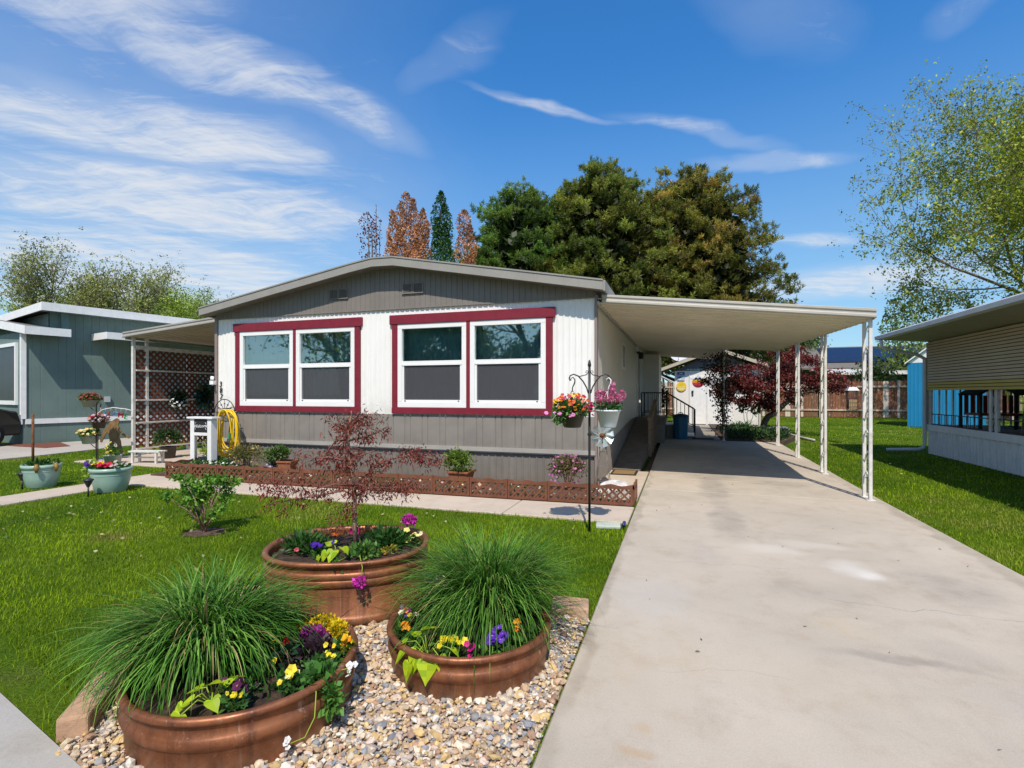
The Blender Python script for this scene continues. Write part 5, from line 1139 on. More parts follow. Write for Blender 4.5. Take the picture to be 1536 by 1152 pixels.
def pansy(label, c, n, spread, pal, r=.019, eye=(.9, .55, .02), z=.24, foliage=110, group='pansies in the copper planters', hgt=.04):
    t = plant('pansy', label, 'flower', (c[0], c[1], z - .03), group)
    bush('leaves', t, (c[0], c[1], z + .005), (spread * 1.15, spread * .95, .035), foliage, .028, .016, GRN, .2, .6)
    P = np.array([c[0], c[1], z + hgt]) + RNG.normal(size=(n, 3)) * np.array([spread * .55, spread * .5, .013])
    blossoms('blossoms', t, P, r, pal, 5, .45, eye); return t
def spv(label, c, leaves, z=.25):
    t = plant('sweet_potato_vine', label, 'plant', (c[0], c[1], z - .05), 'lime sweet potato vines in the copper planters')
    mb = MB(); V = []; C = []
    for (dx, dy, dz, size, az, el, roll) in leaves:
        p = Vector((c[0] + dx, c[1] + dy, z + dz)); q = Vector((c[0], c[1], z - .04)); mid = (p + q) / 2 + Vector((0, 0, .04)); mb.tube([q, mid, p], .0028, 5)
        D = Vector((math.cos(az) * math.cos(el), math.sin(az) * math.cos(el), math.sin(el))); N = Vector((0, 0, 1)) - D * D.z
        if N.length < .05: N = Vector((math.cos(az), math.sin(az), 0))
        N.normalize(); U = D.cross(N); U = (U * math.cos(roll) + N * math.sin(roll)).normalized(); K = U.cross(D)
        # heart shaped leaf, half outline mirrored, folded on the midrib
        hf = [(0, 0), (.24, -.16), (.46, -.10), (.52, .10), (.42, .36), (.24, .64), (.08, .88), (0, 1.05)]
        for s in (-1, 1):
            for (u0, v0), (u1, v1) in zip(hf[:-1], hf[1:]):
                def pt(u, v): return p + U * (s * u * size) + D * (v * size) + K * (u * u * .35 * size - v * v * .16 * size)
                V += [pt(0, v0 if v0 > 0 else 0), pt(u0, v0), pt(u1, v1), pt(0, max(v1, 0))]
                C.append(np.array(random.choice(LIME)) * (1.0 if s > 0 else .86))
    soup('leaves', [tuple(v) for v in V], 4, C, LEAF, t); mb.build('stem', mk('lime_stem', (.26, .36, .03), .1, 20, .5), t); return t
# near tank
al = plant('yellow_alyssum', 'cushion of bright yellow alyssum at the back rim of the near copper tank', 'flower', (-1.82, 2.25, .2))
for c, rr, n in (((-1.76, 2.24, .28), (.10, .06, .055), 520), ((-1.66, 2.20, .30), (.055, .05, .045), 260), ((-1.95, 2.22, .25), (.10, .05, .035), 300), ((-1.84, 2.24, .26), (.08, .05, .04), 260), ((-1.55, 2.13, .26), (.03, .04, .045), 80)):
    bush('blossoms', al, c, rr, n, .015, .011, YEL, .5, .9, PETAL); bush('leaves', al, (c[0], c[1], c[2] - .025), rr, n // 4, .022, .010, [(.12, .20, .02), (.2, .26, .02)], .3, .4)
kl = plant('ornamental_kale', 'frilly purple ornamental kale below the yellow alyssum', 'plant', (-1.72, 2.08, .2))
bush('outer_leaves', kl, (-1.70, 2.06, .235), (.115, .10, .06), 520, .045, .034, [(.06, .025, .045), (.10, .05, .075), (.05, .035, .04), (.13, .10, .10), (.03, .015, .025)], .3, .5)
bush('heart', kl, (-1.74, 2.12, .285), (.075, .05, .03), 320, .026, .022, [(.26, .015, .19), (.34, .03, .26), (.16, .01, .13)], .4, .9)
sv = plant('salvia', 'dark green salvia with one small red flower head in the near copper tank', 'plant', (-1.78, 1.99, .2))
mb = MB(); mb.tube([(-1.78, 1.99, .18), (-1.785, 1.99, .3)], .004, 5); mb.build('stem', mk('reddish_stem', (.18, .08, .04), .1, 10, .6), sv)
for z in (.2, .225, .25, .275): bush('leaves', sv, (-1.78, 1.99, z), (.05, .05, .012), 14, .05, .028, [(.025, .075, .035), (.04, .11, .05)], .4, .1)
bush('flower_head', sv, (-1.79, 1.99, .312), (.016, .016, .02), 40, .013, .01, [(.35, .012, .02), (.25, .01, .015)], .3, .8, PETAL)
pansy('pale yellow pansies by the front rim of the near copper tank', (-1.58, 1.80), 7, .05, [(.85, .72, .10), (.88, .82, .38), (.80, .62, .03)], .020, (.85, .45, .01))
pansy('dark purple pansies at the front of the near copper tank', (-1.76, 1.68), 9, .085, [(.06, .006, .05), (.09, .01, .07), (.035, .004, .03)], .019, (.7, .4, .02), foliage=150)
pansy('small yellow violas along the front rim of the near copper tank', (-1.70, 1.61), 8, .04, [(.75, .6, .02), (.62, .55, .05)], .010, None, foliage=60)
pansy('orange and yellow violas at the right rim of the near copper tank', (-1.57, 2.13), 9, .045, [(.85, .25, .01), (.80, .5, .02), (.85, .62, .02)], .013, None, z=.25)
pansy('yellow violas low at the right side of the near copper tank', (-1.56, 1.99), 14, .065, [(.80, .62, .02), (.7, .6, .06)], .012, None, foliage=220)
gr = plant('trailing_ivy_geranium', 'green trailing plant with tiny white flowers over the right rim of the near copper tank', 'plant', (-1.50, 1.88, .2))
bush('leaves', gr, (-1.53, 1.90, .245), (.075, .085, .035), 300, .032, .026, [(.06, .18, .03), (.10, .26, .05), (.05, .13, .03)], .2, .5)
bush('trailing_leaves', gr, (-1.445, 1.88, .17), (.035, .05, .075), 110, .032, .026, [(.07, .20, .03), (.12, .28, .05)], .2, .0)
mb = MB(); mb.tube([(-1.52, 1.86, .23), (-1.465, 1.80, .235), (-1.44, 1.76, .16), (-1.455, 1.72, .10), (-1.50, 1.69, .085)], .0022, 5); mb.tube([(-1.5, 1.95, .24), (-1.44, 1.98, .25), (-1.43, 1.98, .22)], .002, 5); mb.build('runner', mk('lime_stem', (.26, .36, .03)), gr)
blossoms('blossoms', gr, [(-1.51, 1.685, .10), (-1.515, 1.68, .085), (-1.505, 1.68, .07), (-1.44, 1.99, .235), (-1.435, 1.98, .215), (-1.44, 2.0, .255), (-1.43, 2.02, .25)], .014, [(.82, .80, .82)], 5, .8, None)
spv('lime sweet potato vine draped over the front rim of the near copper tank', (-1.84, 1.63), [(-.02, -.13, -.01, .075, R(-105), R(-62), .3), (.00, -.02, .055, .07, R(10), R(22), .2), (-.05, -.02, .03, .06, R(-160), R(-12), 0), (-.03, -.08, .015, .06, R(-170), R(-20), .3), (.05, -.05, .02, .06, R(-20), R(-30), -.3), (.03, .03, .03, .055, R(70), R(30), 0), (-.06, -.09, .0, .05, R(-120), R(-40), .2), (.10, .01, .085, .055, R(20), R(15), .5)])
bl = plant('bedding_seedlings', 'small green bedding seedlings between the kale and the pansies', 'plant', (-1.7, 1.86, .2))
for c in ((-1.86, 2.05, .23), (-1.66, 1.84, .225), (-1.82, 1.84, .22), (-1.62, 1.97, .23)): bush('leaves', bl, c, (.05, .045, .025), 60, .034, .02, GRN, .2, .7)
blossoms('blossoms', bl, [(-1.90, 2.03, .28), (-1.80, 1.93, .25)], .014, YEL, 5, .4, None)
# tank beside the driveway
pansy('mixed white, violet and yellow violas at the left rim of the driveway tank', (-1.45, 2.54), 16, .07, [(.85, .82, .6), (.12, .04, .40), (.82, .62, .03), (.78, .72, .35), (.6, .03, .12)], .014, (.8, .5, .02), z=.215, hgt=.06)
pansy('orange violas at the left front of the driveway tank', (-1.41, 2.43), 6, .035, [(.85, .28, .01), (.8, .35, .02)], .016, None, z=.205)
pansy('yellow pansies right of the lime vine in the driveway tank', (-1.09, 2.34), 9, .06, [(.82, .62, .015), (.72, .6, .05)], .017, None, z=.22)
pansy('single magenta petunia at the front rim of the driveway tank', (-.99, 2.33), 4, .014, [(.62, .008, .26)], .021, None, z=.215, foliage=50)
pansy('deep violet pansies at the right front of the driveway tank', (-.885, 2.44), 16, .048, [(.09, .02, .42), (.15, .04, .5), (.07, .015, .3)], .021, (.5, .4, .3), z=.215, hgt=.055)
pansy('orange violas at the right rim of the driveway tank', (-.84, 2.58), 7, .04, [(.85, .2, .01), (.85, .42, .02)], .014, None, z=.215, hgt=.05)
bg = plant('bedding_plants', 'green bedding plants on the right side of the driveway tank', 'plant', (-.8, 2.66, .18))
for c in ((-.79, 2.66, .21), (-.80, 2.54, .20), (-1.3, 2.36, .20), (-.94, 2.38, .20)): bush('leaves', bg, c, (.07, .06, .035), 110, .03, .018, [(.08, .20, .03), (.13, .26, .04), (.05, .13, .025)], .2, .6)
spv('lime sweet potato vine with big heart leaves over the driveway tank rim', (-1.21, 2.31), [(-.02, -.06, .0, .105, R(-112), R(-60), .0), (.045, -.08, -.025, .10, R(-80), R(-62), .1), (-.05, -.09, -.045, .085, R(-110), R(-66), -.2), (-.03, .02, .075, .105, R(30), R(12), .3), (-.12, -.01, .015, .07, R(-170), R(-25), 0), (.09, -.05, -.005, .075, R(-50), R(-55), .3), (.11, .03, .03, .06, R(15), R(-8), .2), (-.10, -.06, -.01, .07, R(-140), R(-45), 0), (.14, -.01, .02, .055, R(-10), R(-25), .3), (-.07, .03, .04, .06, R(160), R(10), 0)], .225)
# oval tank: laceleaf maple and underplanting
lm = plant('laceleaf_maple', 'small sparse laceleaf maple with dark red feathery leaves in the oval copper tank', 'tree', (-2.40, 3.40, .33))
B0 = Vector((-2.40, 3.40, .33)); rt = Vector((.9497, .3133, 0)); fw = Vector((-.3133, .9497, 0))
def bp(a, z, d=0): return B0 + rt * a + Vector((0, 0, z)) + fw * d
mb = MB(); mb.tube([bp(0, -.02), bp(-.006, .17), bp(-.005, .36), bp(-.02, .52, .01), bp(-.045, .66), bp(-.055, .80), bp(-.04, .92), bp(-.03, 1.0)], [.019, .017, .0155, .013, .012, .010, .006, .004], 8); mb.build('trunk', BARKTAN, lm)
br = [[bp(-.005, .36), bp(-.08, .41, -.02), bp(-.25, .385, -.1), bp(-.42, .365, -.14), bp(-.56, .335, -.18)], [bp(-.005, .36), bp(.10, .42, .05), bp(.22, .40, .12), bp(.36, .34, .18)], [bp(-.006, .45), bp(.08, .53, .05), bp(.20, .62, .08), bp(.38, .655, .12), bp(.56, .62, .15)],
      [bp(-.02, .50), bp(-.10, .60, .06), bp(-.16, .64, .1)], [bp(-.04, .62), bp(-.18, .66, -.05), bp(-.26, .655, -.08), bp(-.42, .68, -.1)], [bp(-.05, .80), bp(-.16, .77, .04), bp(-.22, .71, .06), bp(-.23, .66, .05)], [bp(-.05, .78), bp(.06, .80, .03), bp(.14, .83, .05), bp(.21, .87, .06)],
      [bp(-.045, .85), bp(-.14, .88, .05), bp(-.19, .90, .06)], [bp(-.04, .9), bp(.04, .94, .04), bp(.08, .97, .06)], [bp(-.05, .7), bp(.05, .67, -.1), bp(.18, .72, -.14)], [bp(-.005, .40), bp(.06, .48, -.16), bp(.14, .49, -.26)], [bp(-.01, .44), bp(-.10, .48, -.16), bp(-.22, .46, -.26)], [bp(-.005, .33), bp(-.06, .28, -.06), bp(-.09, .18, -.1)]]
mb = MB(); tw = []
for b in br:
    mb.tube(b, [.009 - .0062 * i / (len(b) - 1) for i in range(len(b))], 6)
    for i in range(1, len(b)):
        for k in range(5):
            f = random.random(); p = b[i - 1].lerp(b[i], f); q = p + Vector((random.uniform(-.10, .10), random.uniform(-.10, .10), random.uniform(-.075, .06))); mb.tube([p, (p + q) / 2 + Vector((0, 0, .012)), q], .0017, 4); tw.append((p, q))
mb.build('branches', TWIG, lm)
P = []; 
for p, q in tw:
    for k in range(11):
        f = random.random(); P.append(tuple(p.lerp(q, .25 + .75 * f) + Vector((random.gauss(0, .017), random.gauss(0, .017), random.gauss(-.012, .016)))))
for k in range(420): P.append(tuple(bp(random.gauss(0, .095), random.gauss(.905, .055), random.gauss(.02, .07))))
for c, n in (((-.52, .46, -.16), 260), ((-.38, .44, -.13), 200), ((-.15, .58, .05), 160), ((.13, .62, .05), 220), ((.40, .665, .12), 260), ((.54, .62, .15), 180), ((.34, .40, .15), 200), ((.18, .40, .1), 150), ((-.04, .68, 0), 120)):
    for k in range(int(n * .8)): P.append(tuple(bp(random.gauss(c[0], .065), random.gauss(c[1], .035), random.gauss(c[2], .07))))
P = np.array(P); n = len(P)
soup('foliage', kites(P, rdir(n) * .8 + np.array([0, 0, -.75]), .038 * (1 + .3 * RNG.normal(size=n).clip(-1.5, 1.5)), .0098), 4, pick([(.14, .018, .022), (.20, .03, .03), (.27, .06, .045), (.09, .012, .016), (.30, .11, .06)], n), LEAF, lm)
blossoms('orange_leaf_tips', lm, [bp(-.13, .10, -.1), bp(-.11, .09, -.1), bp(-.12, .11, -.08)], .026, [(.55, .14, .03)], 4, .9, None)
P = [bp(-.14 + random.gauss(0, .05), .13 + random.gauss(0, .03), -.09) for _ in range(90)]
soup('low_foliage', kites(np.array([tuple(q) for q in P]), rdir(90) + np.array([0, 0, -.6]), .04, .007), 4, pick([(.13, .06, .04), (.10, .03, .03)], 90), LEAF, lm)
ds = plant('daisy_clump', 'dark green leafy daisy clump at the left end of the oval copper tank', 'plant', (-2.64, 3.14, .33))
bush('leaves', ds, (-2.64, 3.13, .375), (.15, .12, .065), 620, .055, .014, [(.025, .085, .018), (.045, .13, .028), (.08, .19, .04)], .25, .8)
blossoms('pink_bud', ds, [(-2.60, 3.0, .39), (-2.61, 3.0, .385)], .02, [(.55, .10, .12)], 5, .5, None)
ds2 = plant('daisy_clump', 'dark green leafy clump at the right end of the oval copper tank', 'plant', (-2.10, 3.46, .33))
bush('leaves', ds2, (-2.12, 3.44, .385), (.17, .12, .07), 760, .05, .016, [(.022, .08, .018), (.045, .13, .025), (.07, .18, .035)], .25, .8)
pansy('deep blue violet pansies in the oval copper tank', (-2.46, 3.05), 9, .05, [(.07, .02, .36), (.05, .012, .25), (.12, .03, .45)], .024, None, z=.36, hgt=.05)
spv('lime sweet potato vine at the front rim of the oval copper tank', (-2.31, 3.06), [(0, -.04, .03, .085, R(-90), R(-45), .1), (-.05, -.05, .02, .08, R(-110), R(-55), 0), (.05, -.01, .05, .075, R(-20), R(-20), .2), (-.06, .03, .05, .08, R(170), R(8), .3), (-.09, -.07, -.01, .06, R(-120), R(-60), 0)], .37)
gm = plant('trailing_verbena', 'trailing green verbena with magenta flower heads in the oval copper tank', 'flower', (-2.2, 3.2, .33))
bush('leaves', gm, (-2.18, 3.18, .37), (.13, .10, .04), 420, .03, .02, [(.05, .15, .03), (.09, .23, .04), (.16, .28, .05)], .2, .7)
bush('golden_leaves', gm, (-2.02, 3.27, .365), (.07, .05, .025), 110, .02, .012, [(.45, .32, .03), (.3, .3, .04)], .3, .6)
mb = MB(); mb.tube([(-2.12, 3.02, .38), (-2.04, 2.94, .42), (-1.98, 2.88, .37), (-1.975, 2.86, .30)], .0025, 5); mb.tube([(-2.16, 2.96, .39), (-2.17, 2.88, .385), (-2.17, 2.84, .28)], .0025, 5); mb.tube([(-2.08, 3.55, .35), (-2.06, 3.6, .47)], .003, 5); mb.build('runner', mk('lime_stem', (.26, .36, .03)), gm)
bush('trailing_leaves', gm, (-2.16, 2.86, .35), (.05, .02, .06), 60, .026, .018, [(.06, .17, .03), (.1, .24, .05)], .3, .2)
PK = [(.60, .03, .42), (.72, .08, .55), (.5, .015, .36)]
bush('flower_head', gm, (-1.975, 2.85, .29), (.035, .03, .03), 130, .018, .014, PK, .6, .4, PETAL)
bush('flower_head', gm, (-2.06, 3.60, .49), (.055, .045, .032), 240, .02, .016, PK, .6, .8, PETAL)
blossoms('magenta_blossoms', gm, [(-2.43, 3.42, .42), (-2.41, 3.41, .425), (-2.45, 3.43, .415), (-2.42, 3.43, .44)], .028, [(.62, .01, .22)], 6, .5, None)
pansy('pale yellow pansies at the right end of the oval copper tank', (-1.95, 3.50), 8, .05, [(.82, .76, .25), (.85, .80, .45)], .020, (.8, .5, .02), z=.375, hgt=.035)
pk = plant('pink_flowers', 'pink flowers half hidden behind the near fountain grass beside the oval copper tank', 'flower', (-2.6, 2.72, 0))
bush('blossoms', pk, (-2.60, 2.70, .10), (.07, .05, .07), 160, .024, .018, [(.55, .14, .22), (.68, .3, .38), (.4, .06, .12)], .4, .6, PETAL)
bush('leaves', pk, (-2.60, 2.72, .05), (.08, .06, .05), 120, .03, .02, GRN, .3, .5)
for t_ in (lm, ds, ds2, gm) + tuple(o for o in COL.objects if o.parent is None and 'oval copper' in o.get('label', '') and o.get('category') in ('flower', 'plant') and o is not pk):
    if t_.name not in SHIFTED:
        SHIFTED.add(t_.name); t_.location.x *= .962; t_.location.y *= .962; t_.location.z += .04
# sandstone edging
def block(name, label, c, s, rz, seed, group=None):
    rng = random.Random(seed); mb = MB(); P = []
    for z in (-1, 1):
        for (x, y) in ((-1, -1), (1, -1), (1, 1), (-1, 1)):
            q = Matrix.Rotation(rz, 3, 'Z') @ Vector((x * s[0] / 2 * rng.uniform(.86, 1.05), y * s[1] / 2 * rng.uniform(.82, 1.05), 0)); P.append((c[0] + q.x, c[1] + q.y, c[2] + (s[2] * rng.uniform(.82, 1.0) if z > 0 else 0)))
    mb.hexa(P); o = mb.build(name, SANDSTONE, bevel=.012); props(o, label, 'edging stone', group); return o
block('edging_stone', 'tan sandstone edging block at the lower left between lawn and gravel', (-2.60, 1.66, .0), (.40, .13, .12), R(125), 2)
block('edging_stone', 'sandstone edging block half hidden under the near fountain grass', (-2.86, 2.10, .0), (.36, .14, .12), R(105), 5)
block('edging_stone', 'pinkish sandstone edging block at the left foot of the oval copper tank', (-2.93, 2.80, .0), (.34, .14, .12), R(92), 7)
block('edging_stone', 'sandstone edging block between the driveway tank and the driveway', (-.71, 3.40, .0), (.26, .20, .11), R(12), 9)

# ================================================================== BORDER, BED AND YARD ORNAMENTS
bd = thing('lattice_border', 'low brown lattice garden border along the flower bed', 'border fence', (-4.5, 6.75, 0))
def border_panel(a, b, z0=.028, h=.26):
    a = Vector((a[0], a[1], z0)); b = Vector((b[0], b[1], z0)); L = (b - a).length; u = (b - a).normalized(); n = Vector((u.y, -u.x, 0)); mb = MB()
    def bx(s0, s1, za, zb, d0, d1): mb.hexa([a + u * s + n * d + Vector((0, 0, z)) for z in (za, zb) for (s, d) in ((s0, d0), (s1, d0), (s1, d1), (s0, d1))])
    g = .004; bx(g, .03, 0, h, -.014, .014); bx(L - .03, L - g, 0, h, -.014, .014); bx(.031, L - .031, 0, .035, -.011, .011)
    N = 12      # wavy top rail
    for k in range(N):
        s0, s1 = .0 + g + (L - 2 * g) * k / N, g + (L - 2 * g) * (k + 1) / N; w0 = .012 * math.cos(4 * PI * k / N); w1 = .012 * math.cos(4 * PI * (k + 1) / N)
        mb.hexa([a + u * s + n * d + Vector((0, 0, z)) for (s, d, z) in ((s0, -.0125, h - .05), (s1, -.0125, h - .05), (s1, .0125, h - .05), (s0, .0125, h - .05), (s0, -.0125, h + w0), (s1, -.0125, h + w1), (s1, .0125, h + w1), (s0, .0125, h + w0))])
    zb, zt = .034, h - .049; H = zt - zb; k = .03 - H
    while k < L - .03:
        t0 = max(0, .03 - k); t1 = min(H, L - .03 - k)
        if t1 - t0 > .02:
            A = a + u * (k + t0) + Vector((0, 0, zb + t0)); B = a + u * (k + t1) + Vector((0, 0, zb + t1)); mb.bar(A + n * .004, B + n * .004, .007, .026)
            A = a + u * (k + t0) + Vector((0, 0, zt - t0)); B = a + u * (k + t1) + Vector((0, 0, zt - t1)); mb.bar(A - n * .004, B - n * .004, .007, .026)
        k += .104
    return mb.build('panel', BORDER, bd)
E0, E1 = (-8.58, 6.64), (-.60, 6.86); NP = 14
for k in range(NP):
    f0, f1 = k / NP, (k + 1) / NP; border_panel((E0[0] + (E1[0] - E0[0]) * f0, E0[1] + (E1[1] - E0[1]) * f0), (E0[0] + (E1[0] - E0[0]) * f1, E0[1] + (E1[1] - E0[1]) * f1))
border_panel((-.598, 6.885), (-.598, 7.38)); border_panel((-8.60, 7.25), (-8.60, 6.66)); border_panel((-8.60, 7.86), (-8.60, 7.26))
# pebbles inside the bed
n = 260; Pp = np.stack([RNG.uniform(-8.4, -.7, n), RNG.uniform(6.85, 7.2, n), np.full(n, .07)], 1); d = rdir(n)
pb = soup('bed_pebbles', kites(Pp, d * np.array([1, 1, .3]), .06, .05, .6), 4, pick([(.35, .3, .24), (.4, .28, .2), (.25, .2, .16), (.55, .5, .44)], n), PEBBLE); pb['kind'] = 'stuff'
SHR = [(.16, .19, .05), (.09, .14, .03), (.22, .22, .07), (.20, .10, .06)]
def bed_shrub(name, label, c, rad, n, pal, flower=None, leaf=.034):
    t = thing(name, label, 'shrub', (c[0], c[1], .055)); tips = [(c[0] + random.gauss(0, rad[0] * .5), c[1] + random.gauss(0, rad[1] * .4), c[2] + rad[2] * random.uniform(.1, .9)) for _ in range(14)]
    stems('stems', t, (c[0], c[1], .05), tips, .006); bush('foliage', t, c, rad, n, leaf, leaf * .55, pal, .15, .4, lumps=9)
    if flower: 
        P, _ = ball(flower[1], c, tuple(q * .95 for q in rad), .7); P = P[P[:, 2] > c[2] - rad[2] * .8]; blossoms('blossoms', t, P, flower[2], flower[0], 5, .6, None)
    return t
bed_shrub('barberry_shrub', 'olive and bronze small leaved shrub beside the yellow hose', (-7.68, 7.55, .33), (.42, .3, .30), 2200, SHR, ([(.6, .4, .1)], 30, .015))
bed_shrub('flowering_shrub', 'bronze leaved shrub with small purple flowers by the right corner of the house', (-1.63, 7.55, .34), (.33, .26, .30), 2000, [(.16, .16, .05), (.22, .19, .07), (.20, .09, .07), (.10, .13, .03)], ([(.45, .12, .32), (.5, .2, .4)], 60, .02))
bed_shrub('leafy_cutting', 'small green cutting with purple flowers left of the square terracotta pot', (-7.05, 7.5, .2), (.13, .12, .12), 220, GRN, ([(.45, .3, .6), (.6, .5, .75)], 30, .02))
lg = thing('strawberry_patch', 'low dark green leafy patch behind the left end of the lattice border', 'ground cover', (-8.2, 7.1, .055)); lg['kind'] = 'stuff'
n = 2600; P = np.stack([RNG.uniform(-8.5, -7.3, n), RNG.uniform(6.78, 7.5, n), .07 + .20 * RNG.random(n) ** 1.3], 1); P[:, 2] *= np.where(P[:, 0] < -7.9, 1, .6)
soup('foliage', kites(P, rdir(n) + np.array([0, 0, .6]), .05, .035), 4, pick([(.02, .065, .015), (.04, .11, .025), (.07, .16, .03)], n), LEAF, lg)
blossoms('blossoms', lg, np.stack([RNG.uniform(-8.4, -7.4, 26), RNG.uniform(6.8, 7.2, 26), .22 + .06 * RNG.random(26)], 1), .017, [(.8, .8, .72)], 5, .4, (.8, .6, .05))
bt = thing('bed_annuals', 'scattered small leafy annuals with white and pink flowers behind the lattice border', 'flowers', (-4, 7, .055)); bt['kind'] = 'stuff'
n = 1500; P = np.stack([RNG.uniform(-6.9, -.8, n), RNG.uniform(6.85, 7.3, n), .06 + .12 * RNG.random(n)], 1); P[:, 0] += .12 * np.round(RNG.normal(size=n)); k = np.sin(P[:, 0] * 5.3) > .1; P = P[k]
soup('foliage', kites(P, rdir(len(P)) + np.array([0, 0, .6]), .04, .024), 4, pick(GRN, len(P)), LEAF, bt)
blossoms('blossoms', bt, np.stack([RNG.uniform(-6.5, -.8, 60), RNG.uniform(6.85, 7.1, 60), .12 + .10 * RNG.random(60)], 1), .02, [(.8, .78, .74), (.7, .3, .42), (.75, .6, .3), (.82, .72, .66)], 5, .5, None)
def square_pot(name, label, c, w, h, fol, n, pal, rz=.2):
    t = thing(name, label, 'potted plant', (c[0], c[1], .056)); mb = MB(); z0 = .057
    M = Matrix.Rotation(rz, 3, 'Z')
    def rg(r, z): return [(c[0] + (M @ Vector((x * r, y * r, 0))).x, c[1] + (M @ Vector((x * r, y * r, 0))).y, z) for x, y in ((-1, -1), (1, -1), (1, 1), (-1, 1))]
    R_ = [rg(w * .36, z0), rg(w * .47, z0 + h * .86), rg(w * .53, z0 + h * .86), rg(w * .54, z0 + h), rg(w * .46, z0 + h), rg(w * .42, z0 + h * .6)]
    V = [p for q in R_ for p in q]; F = [(0, 3, 2, 1)] + [(4 * j + k, 4 * j + (k + 1) % 4, 4 * j + 4 + (k + 1) % 4, 4 * j + 4 + k) for j in range(5) for k in range(4)]
    mb.add(V, F); mb.build('pot', TERRA, t, bevel=.004); mb = MB(); mb.poly(rg(w * .45, z0 + h * .9)); mb.build('soil', SOIL, t)
    cc = (c[0] + fol[3], c[1] - .10, z0 + h * .75 + fol[2] * .5); stems('stems', t, (c[0], c[1], z0 + h * .9), [(cc[0] + random.gauss(0, fol[0] * .5), cc[1], cc[2] + random.uniform(-.3, .8) * fol[2]) for _ in range(9)], .005)
    bush('foliage', t, cc, fol[:3], n, .042, .022, pal, .1, .4, lumps=14); return t
square_pot('potted_plant', 'square terracotta pot with a mixed green leafy plant left of the laceleaf maple', (-6.72, 7.5), .27, .24, (.26, .2, .26, -.12), 1600, [(.06, .16, .03), (.10, .22, .03), (.15, .18, .06)])
square_pot('potted_plant', 'square terracotta pot with a yellow green loose plant between the two windows', (-3.32, 7.5), .34, .22, (.27, .2, .30, -.02), 1700, [(.16, .26, .03), (.24, .33, .05), (.10, .18, .03)], .0)
rock_thing('white_rock', 'large white and grey speckled rock at the right end of the flower bed', (-.88, 7.2, .13), (.27, .20, .17), 21, mk('white_rock', (.60, .57, .53), .2, 12, .85, bump=.8, bscale=30, tint=(.24, .23, .22), tamt=.7), .3)
rock_thing('garden_rock', 'small tan rock behind the windmill at the house corner', (-1.12, 7.85, .12), (.13, .10, .12), 22, SANDSTONE)
rock_thing('garden_rock', 'small reddish rock behind the terracotta pots in the flower bed', (-2.9, 7.25, .09), (.09, .07, .06), 25, SANDSTONE)
wm = thing('garden_windmill', 'small galvanised garden windmill with rusty hub at the right corner of the house', 'windmill', (-1.07, 7.40, .055))
mb = MB()
for sx, sy in ((-1, -1), (1, -1), (1, 1), (-1, 1)): mb.tube([(-1.07 + sx * .115, 7.40 + sy * .09, .056), (-1.07 + sx * .035, 7.40 + sy * .03, .80)], .0048, 5)
for z, w in ((.22, .095), (.45, .07), (.66, .048)):
    mb.tube([(-1.07 - w, 7.40 - w * .8, z), (-1.07 + w, 7.40 - w * .8, z), (-1.07 + w, 7.40 + w * .8, z), (-1.07 - w, 7.40 + w * .8, z)], .0035, 5, closed=True)
mb.tube([(-1.07, 7.40, .78), (-1.07, 7.40, .9)], .012, 6); mb.build('tower', mk('dull_steel', (.22, .19, .16), .3, 14, .6, metal=.3), wm)
mb = MB(); H = Vector((-1.07, 7.33, .90))
for k in range(9):
    a = 2 * PI * k / 9 + .2; r_, t_ = Vector((math.cos(a), 0, math.sin(a))), Vector((-math.sin(a), 0, math.cos(a)))
    q = [H + r_ * .05 - t_ * .012, H + r_ * .165 - t_ * .04 + Vector((0, -.025, 0)), H + r_ * .165 + t_ * .04 + Vector((0, .025, 0)), H + r_ * .05 + t_ * .012]
    mb.add(q + [v + Vector((0, .002, 0)) for v in q], [(0, 1, 2, 3), (7, 6, 5, 4)])
mb.build('blades', mk('windmill_blade', (.40, .48, .48), .1, 9, .35, metal=.4), wm)
mb = MB(); mb.lathe([(0, -.02), (.035, -.01), (.035, .02), (0, .03)], (0, 0, 0), 12); mb.v = [(H.x + x, H.y - z, H.z + y) for x, y, z in mb.v]; mb.tube([H, (-1.07, 7.45, .90), (-1.07, 7.60, .90)], .008, 5); mb.hexa([(-1.072, 7.58, .83), (-1.068, 7.58, .83), (-1.068, 7.70, .80), (-1.072, 7.70, .80), (-1.072, 7.58, .97), (-1.068, 7.58, .97), (-1.068, 7.70, 1.0), (-1.072, 7.70, 1.0)]); mb.build('hub', RUST, wm)
